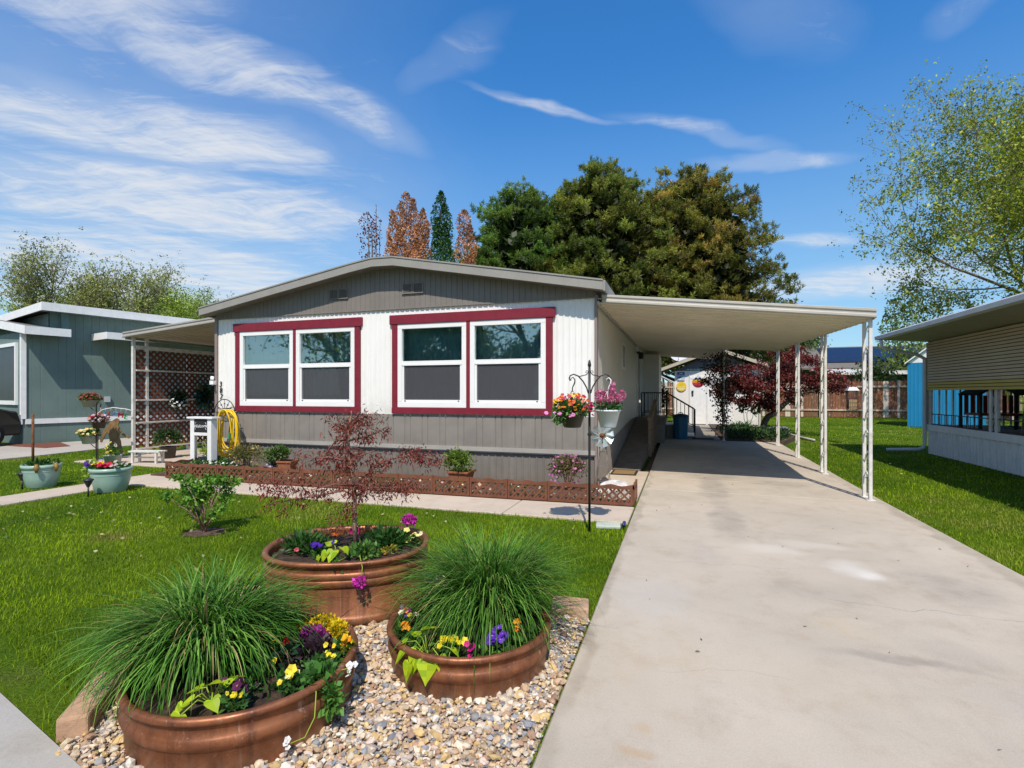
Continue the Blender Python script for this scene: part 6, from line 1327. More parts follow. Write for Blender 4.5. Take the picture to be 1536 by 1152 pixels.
# shepherd hook by the drive and its two baskets
hk = thing('shepherd_hook', 'tall black double shepherd hook standing in the lawn beside the driveway', 'shepherd hook', (-.95, 5.48, 0))
hx, hy = -.935, 5.485
mb = MB(); mb.tube([(hx, hy, 0), (hx, hy, 1.78)], .0135, 10); mb.tube([(hx, hy, 1.78), (hx, hy, 1.80), (hx, hy, 1.82), (hx, hy, 1.845), (hx, hy, 1.86)], [.012, .02, .016, .012, .003], 8); mb.lathe([(.022, 0), (.022, .02)], (hx, hy, 1.05), 10); mb.build('pole', BLACK, hk)
U = Vector((.95, .31, 0))
for s in (-1, 1):
    mb = MB(); o = Vector((hx, hy, 0)); P = [(.012, 1.50), (.03, 1.56), (.07, 1.63), (.12, 1.685), (.17, 1.705), (.205, 1.69), (.218, 1.66), (.21, 1.64), (.195, 1.645)]
    mb.tube([o + U * (s * a) + Vector((0, 0, z)) for a, z in P], .0075, 7); mb.tube([o + U * (s * a) + Vector((0, 0, z)) for a, z in ((.012, 1.73), (.03, 1.70), (.07, 1.69), (.11, 1.68))], .005, 6); mb.tube([o + U * (s * a) + Vector((0, 0, z)) for a, z in ((.01, 1.735), (.03, 1.745), (.04, 1.725), (.03, 1.715))], .004, 5); mb.build('arm', BLACK, hk)
PB1 = Vector((hx, hy, 0)) - U * .185; PB2 = Vector((hx, hy, 0)) + U * .20
def hanging(name, label, p, mat, rtop, rbot, z0, z1, hookz, hookmat, sx=1.0):
    t = thing(name, label, 'hanging basket', (p.x, p.y, z0))
    mb = MB(); mb.lathe([(0, z0), (rbot * .9, z0), (rbot, z0 + .012), (rtop, z1 - .02), (rtop + .01, z1 - .02), (rtop + .01, z1), (rtop - .006, z1), (rtop - .012, z1 - .03), (rbot, z0 + .05)], (p.x, p.y, 0), 32); mb.build('pot', mat, t)
    mb = MB(); mb.disc((p.x, p.y, z1 - .02), rtop - .008, 24); mb.build('soil', SOIL, t)
    mb = MB()
    for k in range(3):
        a = 2 * PI * k / 3 + .5; mb.tube([(p.x + rtop * math.cos(a), p.y + rtop * math.sin(a), z1 - .005), (p.x + .012 * math.cos(a), p.y + .012 * math.sin(a), hookz - .14)], .0028, 5)
    mb.tube([(p.x, p.y, hookz - .15), (p.x + .004, p.y, hookz - .10), (p.x + .026, p.y, hookz - .055), (p.x + .03, p.y, hookz - .02), (p.x + .008, p.y, hookz + .008), (p.x - .014, p.y, hookz - .006), (p.x - .018, p.y, hookz - .03)], [.006, .006, .0075, .007, .006, .005, .004], 7); mb.build('hanger', hookmat, t); return t
b1_ = hanging('hanging_basket', 'dark hanging basket of red, yellow and orange flowers on the left arm of the hook', PB1, POTDARK, .135, .095, 1.135, 1.30, 1.665, BLACK)
bush('foliage', b1_, (PB1.x, PB1.y, 1.335), (.20, .18, .10), 1300, .036, .024, [(.05, .14, .03), (.08, .20, .04), (.13, .26, .06)], .3, .3)
bush('trailing_foliage', b1_, (PB1.x - .10, PB1.y - .06, 1.25), (.10, .10, .08), 260, .034, .022, [(.08, .2, .05), (.14, .28, .07)], .4, .0)
P, _ = ball(150, (PB1.x, PB1.y, 1.37), (.205, .19, .125), .9); P = P[P[:, 2] > 1.33]; blossoms('blossoms', b1_, P, .022, [(.42, .015, .05), (.80, .55, .01), (.82, .24, .02), (.30, .01, .06), (.75, .12, .03), (.62, .10, .2), (.85, .62, .03)], 6, .5, (.25, .05, .01))
P = np.array([(PB1.x + a, PB1.y - .16, z) for a, z in ((-.10, 1.285), (-.08, 1.28), (.02, 1.27), (.04, 1.26), (-.15, 1.30), (-.24, 1.29))]) + RNG.normal(size=(6, 3)) * .008; blossoms('pink_blossoms', b1_, P, .027, [(.68, .26, .52)], 6, .3, None)
P = np.array([(PB1.x + a, PB1.y - .05, z) for a, z in ((.20, 1.33), (.22, 1.36), (.24, 1.31), (.225, 1.27), (.21, 1.39))]); blossoms('red_blossoms', b1_, P, .027, [(.35, .012, .09), (.45, .03, .1)], 6, .5, (.05, .01, .02))
b2_ = hanging('hanging_basket', 'white hanging pot of pink snapdragons on the right arm of the hook', PB2, mk('white_plastic', (.62, .66, .68), .03, 4, .35), .125, .085, 1.135, 1.325, 1.66, WHITE)
bush('foliage', b2_, (PB2.x, PB2.y, 1.36), (.15, .14, .05), 600, .04, .017, [(.04, .12, .03), (.08, .2, .05), (.06, .15, .05)], .3, .5)
sp = [(-.11, .16, .11), (-.07, .17, .12), (-.03, .12, .13), (.0, .18, .10), (.045, .25, .15), (.06, .18, .12), (.03, .11, .1), (.11, .13, .08), (.15, .17, .11), (-.09, .08, .08), (.08, .08, .07), (-.04, .06, .07), (.0, .05, .06)]
for a, h, ln in sp:
    c = (PB2.x + a, PB2.y + random.uniform(-.08, .05), 1.335 + h * .85); bush('blossoms', b2_, c, (.026, .026, ln * .5), 130, .021, .018, [(.62, .12, .32), (.72, .28, .45), (.55, .06, .25), (.78, .45, .55)], .5, .6, PETAL)
o = block('stepping_stone', 'flat pale grey green paving stone in the lawn beside the driveway', (-.78, 5.78, .002), (.27, .19, .045), R(8), 33); o.data.materials[0] = mk('pale_paver', (.42, .46, .40), .08, 8, .8); o['category'] = 'paving stone'
mb = MB(); mb.lathe([(.0, -.06), (.022, -.05), (.022, .05), (.014, .07), (.0, .075)], (0, 0, 0), 12); mb.v = [(-.605 + x * .9, 5.80 + z, .052 + y) for x, y, z in mb.v]; props(mb.build('solar_light', mk('cobalt_plastic', (.03, .04, .16), .1, 5, .4)), 'small dark blue light lying at the lawn edge beside the driveway', 'light')

# lawn shrub
ls_ = thing('peony_shrub', 'bright green young shrub growing alone in the front lawn', 'shrub', (-4.88, 4.22, 0))
tips = [(-4.88 + random.gauss(0, .17), 4.22 + random.gauss(0, .14), random.uniform(.28, .58)) for _ in range(22)]
stems('stems', ls_, (-4.88, 4.22, 0), tips, .008)
PP = []; CC = []
for t in tips + [(-5.1, 4.18, .30), (-4.62, 4.2, .28), (-4.7, 4.15, .22), (-5.0, 4.2, .2)]:
    p, d = ball(75, t, (.085, .085, .06), .2); PP.append(p); CC.append(pick([(.10, .24, .025), (.15, .32, .04), (.22, .38, .06), (.06, .15, .02)], 75) * random.uniform(.75, 1.15))
P = np.concatenate(PP); soup('foliage', kites(P, rdir(len(P)) + np.array([0, -.1, .3]), .05, .026), 4, np.concatenate(CC).clip(.004, 1), LEAF, ls_)
mb = MB(); mb.poly([(-4.88 + (.22 + .05 * math.sin(k * 1.9) + .03 * math.sin(k * 4.1)) * math.cos(2 * PI * k / 28), 4.22 + (.2 + .04 * math.sin(k * 2.3)) * math.sin(2 * PI * k / 28), .006) for k in range(28)]); props(mb.build('mulch_ring', MULCH), kind='structure')

# celadon planters
def bowl(label, x, y, r, h, extras):
    t = thing('glazed_planter', label, 'planter', (x, y, 0), 0, 'pale green glazed planters'); z0 = .004
    mb = MB(); mb.lathe([(0, z0), (r * .70, z0), (r * .75, z0 + .02), (r * .90, z0 + h * .45), (r * .96, z0 + h * .8), (r * .97, z0 + h * .84), (r * 1.02, z0 + h * .85), (r * 1.03, z0 + h), (r * .96, z0 + h), (r * .93, z0 + h * .85), (r * .8, z0 + h * .5)], (x, y, 0), 40); mb.lathe([(r * .95, z0 + h * .70), (r * .965, z0 + h * .72), (r * .955, z0 + h * .74)], (x, y, 0), 40); mb.build('bowl', CELADON, t)
    mb = MB(); mb.disc((x, y, z0 + h * .9), r * .94, 30); mb.build('soil', SOIL, t); extras(t, x, y, z0 + h); return t
def ex1(t, x, y, z):
    bush('foliage', t, (x, y, z + .01), (.24, .22, .05), 420, .04, .026, [(.03, .09, .02), (.06, .15, .03), (.10, .2, .04)], .2, .6)
    mb = MB(); mb.tube([(x - .12, y - .05, z - .1), (x - .12, y - .05, 1.17)], .018, 7); mb.build('stake', RUST, t)
    for a in (-.05, .16):
        mb = MB(); an = R(-30) + a * 4.2; ux, uy = math.cos(an), math.sin(an); q = lambda d, zz: (x + ux * d, y + uy * d, zz)
        mb.tube([q(.23, z + .015), q(.27, z + .01), q(.285, z - .04), q(.275, z - .11)], [.012, .028, .03, .012], 8); mb.tube([(x + ux * .29 - uy * .03, y + uy * .29 + ux * .03, z - .02), (x + ux * .30, y + uy * .30, z - .06), (x + ux * .29 + uy * .03, y + uy * .29 - ux * .03, z - .02)], .012, 6); mb.build('ornament', mk('brass_ornament', (.22, .14, .03), .3, 20, .5), t)
def ex2(t, x, y, z):
    bush('foliage', t, (x, y, z), (.26, .24, .05), 420, .04, .026, GRN, .2, .6); bush('lime_foliage', t, (x - .26, y - .08, z - .04), (.12, .10, .13), 300, .05, .04, [(.30, .42, .05), (.22, .36, .04)], .3, .1)
    for c, pal in (((-.14, -.1), [(.8, .6, .02)]), ((-.18, -.16), [(.08, .02, .25)]), ((.02, -.12), [(.6, .03, .08), (.7, .08, .2)]), ((.06, -.14), [(.6, .02, .07)]), ((.17, -.05), [(.03, .01, .05), (.5, .45, .4)])):
        P = np.array([x + c[0], y + c[1], z + .05]) + RNG.normal(size=(10, 3)) * [.05, .05, .018]; blossoms('blossoms', t, P, .03, pal, 5, .5, None)
bowl('pale green glazed bowl planter with a tall rusty stake on the left lawn', -9.68, 5.42, .245, .37, ex1)
bowl('pale green glazed bowl planter with pansies where the path meets the front walk', -8.26, 5.52, .265, .37, ex2)
def path_light(label, x, y):
    t = thing('solar_path_light', label, 'garden light', (x, y, 0), 0, 'black solar path lights')
    mb = MB(); mb.tube([(x, y, 0), (x, y, .14)], .011, 7); mb.build('stake', BLACK, t)
    mb = MB(); mb.lathe([(.012, .14), (.045, .20), (.055, .235), (.0, .235)], (x, y, 0), 8, 0, False); mb.build('lamp_glass', mk('smoked_lens', (.06, .06, .06), .1, 5, .2), t)
    mb = MB(); mb.lathe([(.065, .235), (.068, .25), (.04, .265), (0, .268)], (x, y, 0), 12)
    for k in range(4): a = PI / 2 * k; mb.tube([(x + .06 * math.cos(a), y + .06 * math.sin(a), .24), (x + .014 * math.cos(a), y + .014 * math.sin(a), .14)], .004, 4)
    mb.build('cap', BLACK, t)
path_light('black solar path light left of the glazed bowl with the rusty stake', -9.78, 5.22); path_light('black solar path light in front of the glazed bowl with pansies', -8.16, 5.14)

# plant pole with three baskets, banner, walking figure, bench, pots
gp = thing('plant_pole', 'black crook pole with basket brackets in the left lawn', 'plant stand', (-12.13, 7.80, 0)); gx, gy = -12.13, 7.80
mb = MB(); mb.tube([(gx, gy, 0), (gx, gy, 1.22), (gx + .03, gy, 1.30), (gx + .09, gy, 1.32), (gx + .14, gy, 1.27), (gx + .13, gy, 1.20)], .013, 7); mb.tube([(gx + .05, gy, 0), (gx + .05, gy, .95)], .010, 6)
for z, dx in ((1.20, -.19), (.78, .12), (.40, -.17)): mb.tube([(gx, gy, z - .10), (gx + dx * .5, gy, z - .06), (gx + dx, gy, z - .012)], .008, 6)
mb.build('pole', BLACK, gp)
def pole_basket(label, x, y, z, r, h, pots, pal, fpal, n=420):
    t = thing('flower_basket', label, 'flower basket', (x, y, z), 0, 'baskets on the plant pole'); mb = MB(); mb.lathe([(0, z), (r * .72, z), (r, z + h), (r + .012, z + h), (r - .012, z + h), (r * .7, z + .03)], (x, y, 0), 24); mb.build('pot', pots, t)
    bush('foliage', t, (x, y, z + h + .05), (r * 1.35, r * 1.2, .08), n, .045, .03, pal, .2, .5); P, _ = ball(70, (x, y, z + h + .07), (r * 1.4, r * 1.25, .09), .8); P = P[P[:, 2] > z + h]; blossoms('blossoms', t, P, .032, fpal, 5, .5, None); return t
pole_basket('grey basket with green leaves and dull red flowers on the top pole bracket', gx - .20, gy, 1.20, .17, .15, POTGREY, [(.08, .18, .04), (.15, .25, .06), (.15, .05, .04)], [(.35, .08, .06), (.25, .05, .04)])
pole_basket('dark basket of orange, pink and white flowers on the middle pole bracket', gx + .08, gy, .74, .14, .14, POTDARK, [(.08, .05, .03), (.12, .07, .04), (.05, .1, .03)], [(.6, .2, .04), (.6, .45, .6), (.25, .02, .04), (.75, .65, .75)])
pole_basket('grey basket with cream and yellow flowers on the lowest pole bracket', gx - .18, gy - .02, .40, .17, .17, POTGREY, GRN, [(.75, .62, .25), (.8, .72, .4), (.7, .5, .12)])
bnr = thing('welcome_banner', 'row of colourful letters hanging from a curved white rod beside the plant pole', 'banner', (-12.6, 8.45, 0))
mb = MB(); mb.tube([(-13.0, 8.35, .0), (-13.0, 8.35, 1.0), (-12.85, 8.4, 1.12), (-12.6, 8.46, 1.17), (-12.3, 8.56, 1.13), (-12.15, 8.62, 1.09)], .009, 6); mb.build('rod', WHITE, bnr)
for i, (ch, m_) in enumerate(zip('WELCOME', (C_ORANGE, C_RED, C_BLUE, C_RED, C_BLUE, C_RED, C_GREEN))):
    mb = MB(); f = i / 6; x = -13.117 + .68 * f; y = 8.415 + .225 * f; z = .93 + .085 * math.sin(PI * (f * .9 + .05)); sl = -.35 * (f - .5)
    r_ = Vector((.9497, .3133, 0)); put_text(mb, ch, .175, (x, y, z), r_, (0, 0, 1), .012, 0, sl); a = mb.build('letter', m_, bnr)
    mb = MB(); mb.tube([(x, y, z + .06), (x, y + .01, min(1.16, z + .2))], .003, 4); mb.build('cord', OLDWHITE, bnr)
bf = thing('walking_figure', 'flat rusty brown metal cutout of a striding ape man on stakes in the left lawn', 'garden ornament', (-13.0, 8.65, 0)); LOC[bf.name] = Vector((0, 0, 0))
bf.location = (-12.60, 8.50, .06); bf.rotation_euler = (0, 0, R(18))
OUT = [(-.02, .82), (.05, .86), (.10, .83), (.11, .76), (.08, .71), (.12, .62), (.17, .54), (.25, .48), (.33, .44), (.36, .40), (.33, .38), (.28, .41), (.20, .45), (.12, .50), (.10, .42), (.14, .33), (.15, .25), (.17, .12), (.22, .06), (.25, .03), (.17, .02), (.12, .06), (.09, .16), (.05, .26), (.0, .30), (-.04, .22), (-.10, .13), (-.17, .07), (-.10, .03), (-.11, .0), (-.22, .02), (-.24, .06), (-.18, .12), (-.12, .22), (-.11, .34), (-.13, .44), (-.16, .55), (-.22, .46), (-.27, .36), (-.30, .29), (-.34, .30), (-.33, .37), (-.28, .50), (-.21, .64), (-.12, .75)]
mb = MB(); mb.plate([(x, z) for x, z in OUT], -.012, .012); mb.build('figure', mk('brown_patina', (.19, .11, .045), .3, 8, .65, tint=(.28, .22, .10), tamt=.6), bf)
mb = MB(); mb.tube([(-.17, .0, .04), (-.17, 0, -.1)], .006, 5); mb.tube([(.18, .0, .04), (.18, 0, -.1)], .006, 5); mb.build('stakes', BLACK, bf)
bc = thing('garden_bench', 'small low weathered white slatted bench beside the lattice screen', 'bench', (-10.75, 7.86, 0)); LOC[bc.name] = Vector((0, 0, 0)); bc.location = (-10.72, 7.9, .028); bc.rotation_euler = (0, 0, R(12))
mb = MB()
for k in range(3): mb.box(-.35, .35, -.12 + k * .085, -.05 + k * .085, .235, .262)
mb.build('seat', OLDWHITE, bc)
for x in (-.29, .25):
    mb = MB(); mb.box(x, x + .04, -.11, -.07, 0, .234); mb.box(x, x + .04, .07, .11, 0, .234); mb.box(x + .005, x + .035, -.069, .069, .11, .14); mb.build('leg', OLDWHITE, bc)
mb = MB(); mb.box(-.25, .25, -.01, .02, .10, .13); mb.build('stretcher', OLDWHITE, bc)
def round_pot(name, label, x, y, z, r, h, mat, fr, n, pal, leaf=.05, fl=None):
    t = thing(name, label, 'potted plant', (x, y, z)); mb = MB(); mb.lathe([(0, z), (r * .8, z), (r, z + h), (r + .012, z + h + .001), (r - .012, z + h), (r * .75, z + .03)], (x, y, 0), 24); mb.build('pot', mat, t)
    mb = MB(); mb.disc((x, y, z + h * .85), r * .93, 20); mb.build('soil', SOIL, t); bush('foliage', t, (x, y, z + h + fr[2] * .7), fr, n, leaf, leaf * .55, pal, .15, .5, lumps=6 if n > 400 else 0)
    if fl: P, _ = ball(fl[1], (x, y, z + h + fr[2]), fr, .8); blossoms('blossoms', t, P, .025, fl[0], 5, .5, None)
    return t
round_pot('potted_shrub', 'dark potted shrub with dense green leaves standing on the porch beside the lattice', -11.1, 8.65, .03, .17, .26, POTDARK, (.34, .3, .27), 1100, [(.02, .06, .015), (.04, .10, .025), (.07, .14, .04)])
round_pot('potted_flower', 'grey pot with thin stems and yellow flowers left of the white bench', -11.35, 7.62, .0, .16, .20, POTGREY, (.15, .13, .15), 200, GRN, .045, ([(.75, .68, .1)], 12))
hb1 = thing('hanging_basket', 'dark green plant with white flowers hanging on the lattice screen', 'hanging plant', (-12.1, 9.75, 1.3)); bush('foliage', hb1, (-12.15, 9.75, 1.33), (.14, .22, .22), 700, .07, .04, [(.012, .03, .012), (.03, .06, .02)], .2, .2)
P, _ = ball(45, (-12.12, 9.75, 1.27), (.15, .22, .16), .9); blossoms('blossoms', hb1, P, .035, [(.72, .74, .76)], 5, .6, None); mb = MB(); mb.tube([(-12.2, 9.76, 1.4), (-12.26, 9.76, 2.06)], .006, 5); mb.build('hanger', BLACK, hb1)
hb2 = thing('wall_ornament', 'teal green leaf cluster ornament hanging on the lattice near the house corner', 'wall ornament', (-12.1, 10.75, 1.3)); bush('leaves', hb2, (-12.2, 10.55, 1.42), (.10, .22, .30), 420, .13, .07, [(.03, .13, .12), (.05, .2, .18), (.02, .07, .06), (.16, .12, .04)], .2, -.2)
ws = thing('welcome_stand', 'white wooden planter stand with a black welcome board in front of the porch', 'plant stand', (-8.42, 7.30, .056)); wx, wy = -8.42, 7.30
mb = MB()
for a in (-.255, .16): mb.box(wx + a, wx + a + .095, wy - .11, wy - .085, .058, 1.03); mb.box(wx + a + (.0 if a < 0 else .07), wx + a + (.025 if a < 0 else .095), wy - .084, wy + .02, .058, 1.03)
mb.box(wx - .31, wx + .31, wy - .14, wy + .05, 1.031, 1.065); mb.box(wx - .159, wx + .159, wy - .11, wy - .085, .72, .775); mb.box(wx - .225, wx + .225, wy - .08, wy + .09, .14, .165); mb.build('frame', WHITE, ws, bevel=.004)
mb = MB(); mb.box(wx - .158, wx + .158, wy - .107, wy - .09, .778, 1.028); mb.build('board', mk('chalk_black', (.02, .02, .022), .1, 5, .6), ws)
mb = MB(); put_text(mb, 'Welcome', .085, (wx, wy - .111, .895), ext=.002, shear=.35, rot=.06)
for s in (-1, 1):
    for k in range(3): mb.bar((wx + s * .135, wy - .110, .83 + k * .05), (wx + s * .115, wy - .110, .865 + k * .05), .006, .004)
mb.build('lettering', C_WHITE, ws)
round_pot('potted_plant', 'grey pot of bright lime leaves standing on the shelf of the white welcome stand', wx, wy, .166, .125, .17, POTGREY, (.16, .10, .10), 420, [(.25, .38, .03), (.34, .48, .05)], .04)
mb = MB(); mb.tube([(wx + .02, wy - .02, 1.03), (wx + .0, wy - .02, .80), (wx - .03, wy - .03, .62), (wx + .02, wy - .03, .57), (wx + .06, wy - .02, .45)], .010, 6); mb.tube([(wx - .02, wy - .03, .66), (wx - .05, wy - .03, .45)], .008, 5); props(mb.build('wind_ornament', mk('twisted_vine', (.28, .22, .16), .2, 20, .8)), 'pale twisted ornament hanging inside the white welcome stand', 'ornament')
# hose reel bracket and hose
hr = thing('hose_hanger', 'black wrought iron hose hanger against the left corner of the house', 'hose hanger', (-8.6, 7.98, .055))
mb = MB(); cx, cz_, yy = -8.72, 1.12, 7.99
mb.tube([(cx + .26 * math.cos(PI * k / 14), yy, cz_ + .26 * math.sin(PI * k / 14)) for k in range(15)], .009, 6)
for k in range(1, 6): a = PI * k / 6; mb.tube([(cx, yy, cz_ + .02), (cx + .25 * math.cos(a), yy, cz_ + .25 * math.sin(a))], .005, 5); mb.lathe([(0, -.02), (.02, 0), (0, .02)], (cx + .17 * math.cos(a), yy, cz_ + .17 * math.sin(a)), 8)
mb.tube([(cx - .26, yy, cz_), (cx + .26, yy, cz_)], .008, 6)
for a in (-.20, .20): mb.tube([(cx + a, yy, cz_), (cx + a, yy, .056)], .009, 6)
mb.tube([(cx + .05, yy, cz_), (cx + .05, yy - .16, cz_ - .02), (cx + .08, yy - .18, cz_ + .07), (cx + .42, yy - .16, cz_ + .10), (cx + .44, yy - .16, cz_ - .1), (cx + .3, yy, cz_ - .05)], .009, 6); mb.build('bracket', BLACK, hr)
hs_ = thing('garden_hose', 'coiled yellow garden hose hanging in long loops on the black hanger', 'hose', (-8.5, 7.9, .06))
mb = MB(); rng = random.Random(2)
for k in range(9):
    w = .17 + .035 * (k % 4) + rng.uniform(-.01, .01); top = 1.135 + .022 * (k % 3); bot = .38 - .045 * (k % 5) + rng.uniform(-.03, .03); ox = -8.46 + .012 * (k % 4) + (.04 if k > 5 else 0); y = 7.87 - .022 * k; sh_ = rng.uniform(-.02, .02)
    P = []
    for q in range(33):
        a = 2 * PI * q / 33; zz = (top + bot) / 2 + (top - bot) / 2 * math.copysign(abs(math.sin(a)) ** .8, math.sin(a)); P.append((ox + w * math.copysign(abs(math.cos(a)) ** .75, math.cos(a)) + sh_ * math.sin(a), y + .015 * math.sin(3 * a + k), zz))
    mb.tube(P, .0125, 8, closed=True)
mb.tube([(-8.62, 7.75, .45), (-8.64, 7.72, .25), (-8.60, 7.66, .14), (-8.45, 7.55, .16), (-8.32, 7.52, .22)], .0125, 8); mb.build('coil', YELLOW, hs_)
mb = MB(); mb.tube([(-8.33, 7.52, .215), (-8.22, 7.50, .27)], [.016, .02], 8); mb.box(-8.27, -8.24, 7.66, 7.69, .62, .74); mb.build('nozzle', C_GREEN, hs_)

# ================================================================== TREES
def pine(label, loc, h, rad, seed, pals, nl=190, low=.22):
    rng = random.Random(seed); t = thing('pine_tree', label, 'tree', loc, 0, 'pines behind the home'); X, Y, Z = loc
    mb = MB(); mb.tube([(X, Y, Z - .2), (X + .1, Y, Z + h * .35), (X, Y, Z + h * .7), (X, Y, Z + h * .94)], [.32, .26, .15, .04], 8); mb.build('trunk', BARK, t)
    mb = MB(); PP = []; DD = []; CC = []
    def R_at(f): return rad * min(1, .62 + f * .9) * max(.05, 1 - f ** 3.4) ** .62
    for k in range(nl):
        f = low + (1 - low) * (k + .5) / nl; f = min(.985, f + rng.gauss(0, .015)); a = k * 2.39996 + rng.gauss(0, .35); rr = R_at(f) * rng.uniform(.68, 1.14) * (1 + .10 * math.sin(a * 3 + seed))
        c = Vector((X + rr * math.cos(a), Y + rr * math.sin(a), Z + h * f + rng.gauss(.1, .45))); b0 = Vector((X, Y, c.z - .45 * rr)); mb.tube([b0, b0.lerp(c, .55) + Vector((0, 0, -.1)), c], [.07, .045, .015], 4, False)
        w = rng.uniform(.48, .95) * (1 - .35 * f); tone = rng.uniform(.7, 1.25); col = pick(pals, 1, .12)[0] * tone; out = Vector((math.cos(a), math.sin(a), .9)).normalized()
        for q in range(15):                                     # sprays of the branch end, each one a tuft
            o = Vector((rng.gauss(0, w * .62), rng.gauss(0, w * .62), rng.gauss(0, w * .38))); d = (out * .5 + Vector((0, 0, .9)) + o * .5 / w); p = c + o; m = 34
            P = np.tile(tuple(p), (m, 1)) + RNG.random((m, 1)) * np.array(tuple(d.normalized())) * .28; D = np.array(tuple(d.normalized())) * .6 + rdir(m) * .85
            lift = .62 + .5 * min(1, max(0, (o.z / w + .5))); PP.append(P); DD.append(D); CC.append(np.tile(col * lift, (m, 1)))  # upper sprays lighter, lower ones darker: light and shade put into the colour
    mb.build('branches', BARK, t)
    n = 7000; fz = low + (.93 - low) * RNG.random(n); a = RNG.random(n) * 2 * PI; rr = np.array([R_at(q) for q in fz]) * .80 * np.sqrt(RNG.random(n)); PP.append(np.stack([X + rr * np.cos(a), Y + rr * np.sin(a), Z + h * fz], 1)); DD.append(rdir(n)); CC.append(np.tile(np.array(pals[-1 if len(pals) < 5 else 3]) * .35, (n, 1)))  # dark inner fill, crown shade put into its colour
    P = np.concatenate(PP); D = unit(np.concatenate(DD)); C = np.concatenate(CC); n = len(P); C = C * 1.18 * (1 + .16 * RNG.normal(size=(n, 1))).clip(.5, 1.5) * (.7 + .4 * (D[:, 2:3] + 1) / 2)  # upturned needles get lighter colour, as if lit from above
    L = .25 * (1 + .25 * RNG.normal(size=n).clip(-1.5, 1.5)); L[-7000:] = .75; Wd = np.full(n, .045); Wd[-7000:] = .42
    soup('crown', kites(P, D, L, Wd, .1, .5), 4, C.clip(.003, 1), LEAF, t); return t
PG = [(.10, .18, .032), (.15, .235, .04), (.20, .275, .05), (.06, .11, .02)]; PO = [(.15, .19, .032), (.205, .235, .04), (.26, .265, .05), (.09, .12, .02)]; PBn = [(.17, .185, .032), (.235, .225, .04), (.28, .235, .05), (.10, .12, .022), (.32, .23, .055)]
pine('dense green pine, leftmost of the pines rising behind the home', (-11.3, 36.6, 0), 16.2, 5.2, 1, PG, 230)
pine('tallest olive green pine in the middle of the group behind the home', (-5.7, 38.4, 0), 17.9, 5.9, 4, PO, 260)
pine('broad brownish green pine, rightmost of the group above the carport roof', (.7, 40.5, 0), 17.3, 5.7, 9, PBn, 320)
pine('young dark green pine between the green cypress and the big pines', (-12.0, 31.0, 0), 10.2, 1.0, 12, PG, 60)
def upright(name, label, loc, h, lobes, pal, n, ls, bark=BARK, sparse=1.0, group=None):
    """narrow tree of vertical leafy lobes: (dx, dy, z0, z1, radius)"""
    t = thing(name, label, 'tree', loc, 0, group); mb = MB(); b2 = MB(); X, Y, Z = loc; PP = []; CC = []
    mb.tube([(X, Y, Z - .1), (X, Y, Z + h * .3), (X + .05, Y, Z + h * .55)], [.18, .14, .07], 8); mb.build('trunk', bark, t)
    for dx, dy, z0, z1, r in lobes:
        b2.tube([(X, Y, Z + h * .25), (X + dx * .7, Y + dy * .7, Z + z0), (X + dx, Y + dy, Z + z1)], [.06, .045, .012], 5, False)
        k = int(n * (z1 - z0) * r); s = RNG.random(k); zz = Z + z0 + (z1 - z0) * s; rr = 1.45 * r * (np.sin((.12 + .88 * s) * PI) ** .55 if name == 'cypress' else (np.minimum(1, s * 4 + .3) * np.sqrt(np.clip(1 - s ** 5, 0, 1)))) * np.sqrt(.25 + .75 * RNG.random(k)); rr *= 1 + .3 * np.sin(s * 23 + dx * 9); a = RNG.random(k) * 2 * PI
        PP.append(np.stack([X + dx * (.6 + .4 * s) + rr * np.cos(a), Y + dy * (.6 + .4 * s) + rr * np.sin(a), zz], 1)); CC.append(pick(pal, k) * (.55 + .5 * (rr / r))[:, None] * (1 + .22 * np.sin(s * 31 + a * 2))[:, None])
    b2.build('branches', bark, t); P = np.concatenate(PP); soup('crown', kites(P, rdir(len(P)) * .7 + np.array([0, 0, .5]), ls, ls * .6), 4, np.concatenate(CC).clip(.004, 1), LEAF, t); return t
OR = [(.42, .185, .085), (.52, .25, .12), (.33, .13, .055), (.60, .33, .18)]
upright('ornamental_pear', 'dense coppery orange upright tree behind the ridge of the home', (-15.1, 26.6, 0), 13.2, [(-1.15, 0, 5, 12.3, .30), (-.72, .2, 5, 12.7, .30), (-.15, -.1, 5, 13.2, .36), (.18, .2, 5, 12.9, .30), (.85, .1, 5, 12.2, .36), (1.15, 0, 4, 11.4, .28), (-.5, -.3, 4, 11.2, .4), (.5, .3, 4, 11.4, .4), (-1.3, 0, 4, 10.8, .3)], OR, 900, .13)
upright('ornamental_pear', 'slim coppery orange tree between the green cypress and the pines', (-12.1, 27.9, 0), 12.4, [(-.1, 0, 5, 12.3, .42), (.25, .1, 5, 11.4, .35)], OR, 900, .13)
upright('cypress', 'narrow dark green pointed cypress between the two coppery trees', (-13.35, 27.2, 0), 13.4, [(0, 0, 2, 13.3, .62), (-.3, .1, 2, 11.8, .5), (.35, -.1, 2, 11.4, .55), (.1, .2, 3, 12.6, .55)], [(.025, .085, .015), (.045, .13, .022), (.015, .05, .01), (.07, .17, .03)], 620, .13)
t_ = upright('plum_tree', 'thin half bare tree with a few dark red leaves, leftmost behind the roof ridge', (-17.2, 26.2, 0), 12.6, [(-.45, 0, 9.0, 12.2, .40), (-.25, .1, 10.4, 11.6, .3), (.15, 0, 7.4, 12.6, .05), (-.55, .1, 7.6, 9.8, .3), (.35, .1, 7.0, 11.8, .05)], [(.17, .05, .035), (.22, .07, .05), (.12, .03, .025)], 190, .16, BARKGREY)
LG = [(.29, .36, .03), (.37, .42, .04), (.20, .27, .025), (.42, .44, .06), (.30, .32, .05), (.15, .20, .03)]
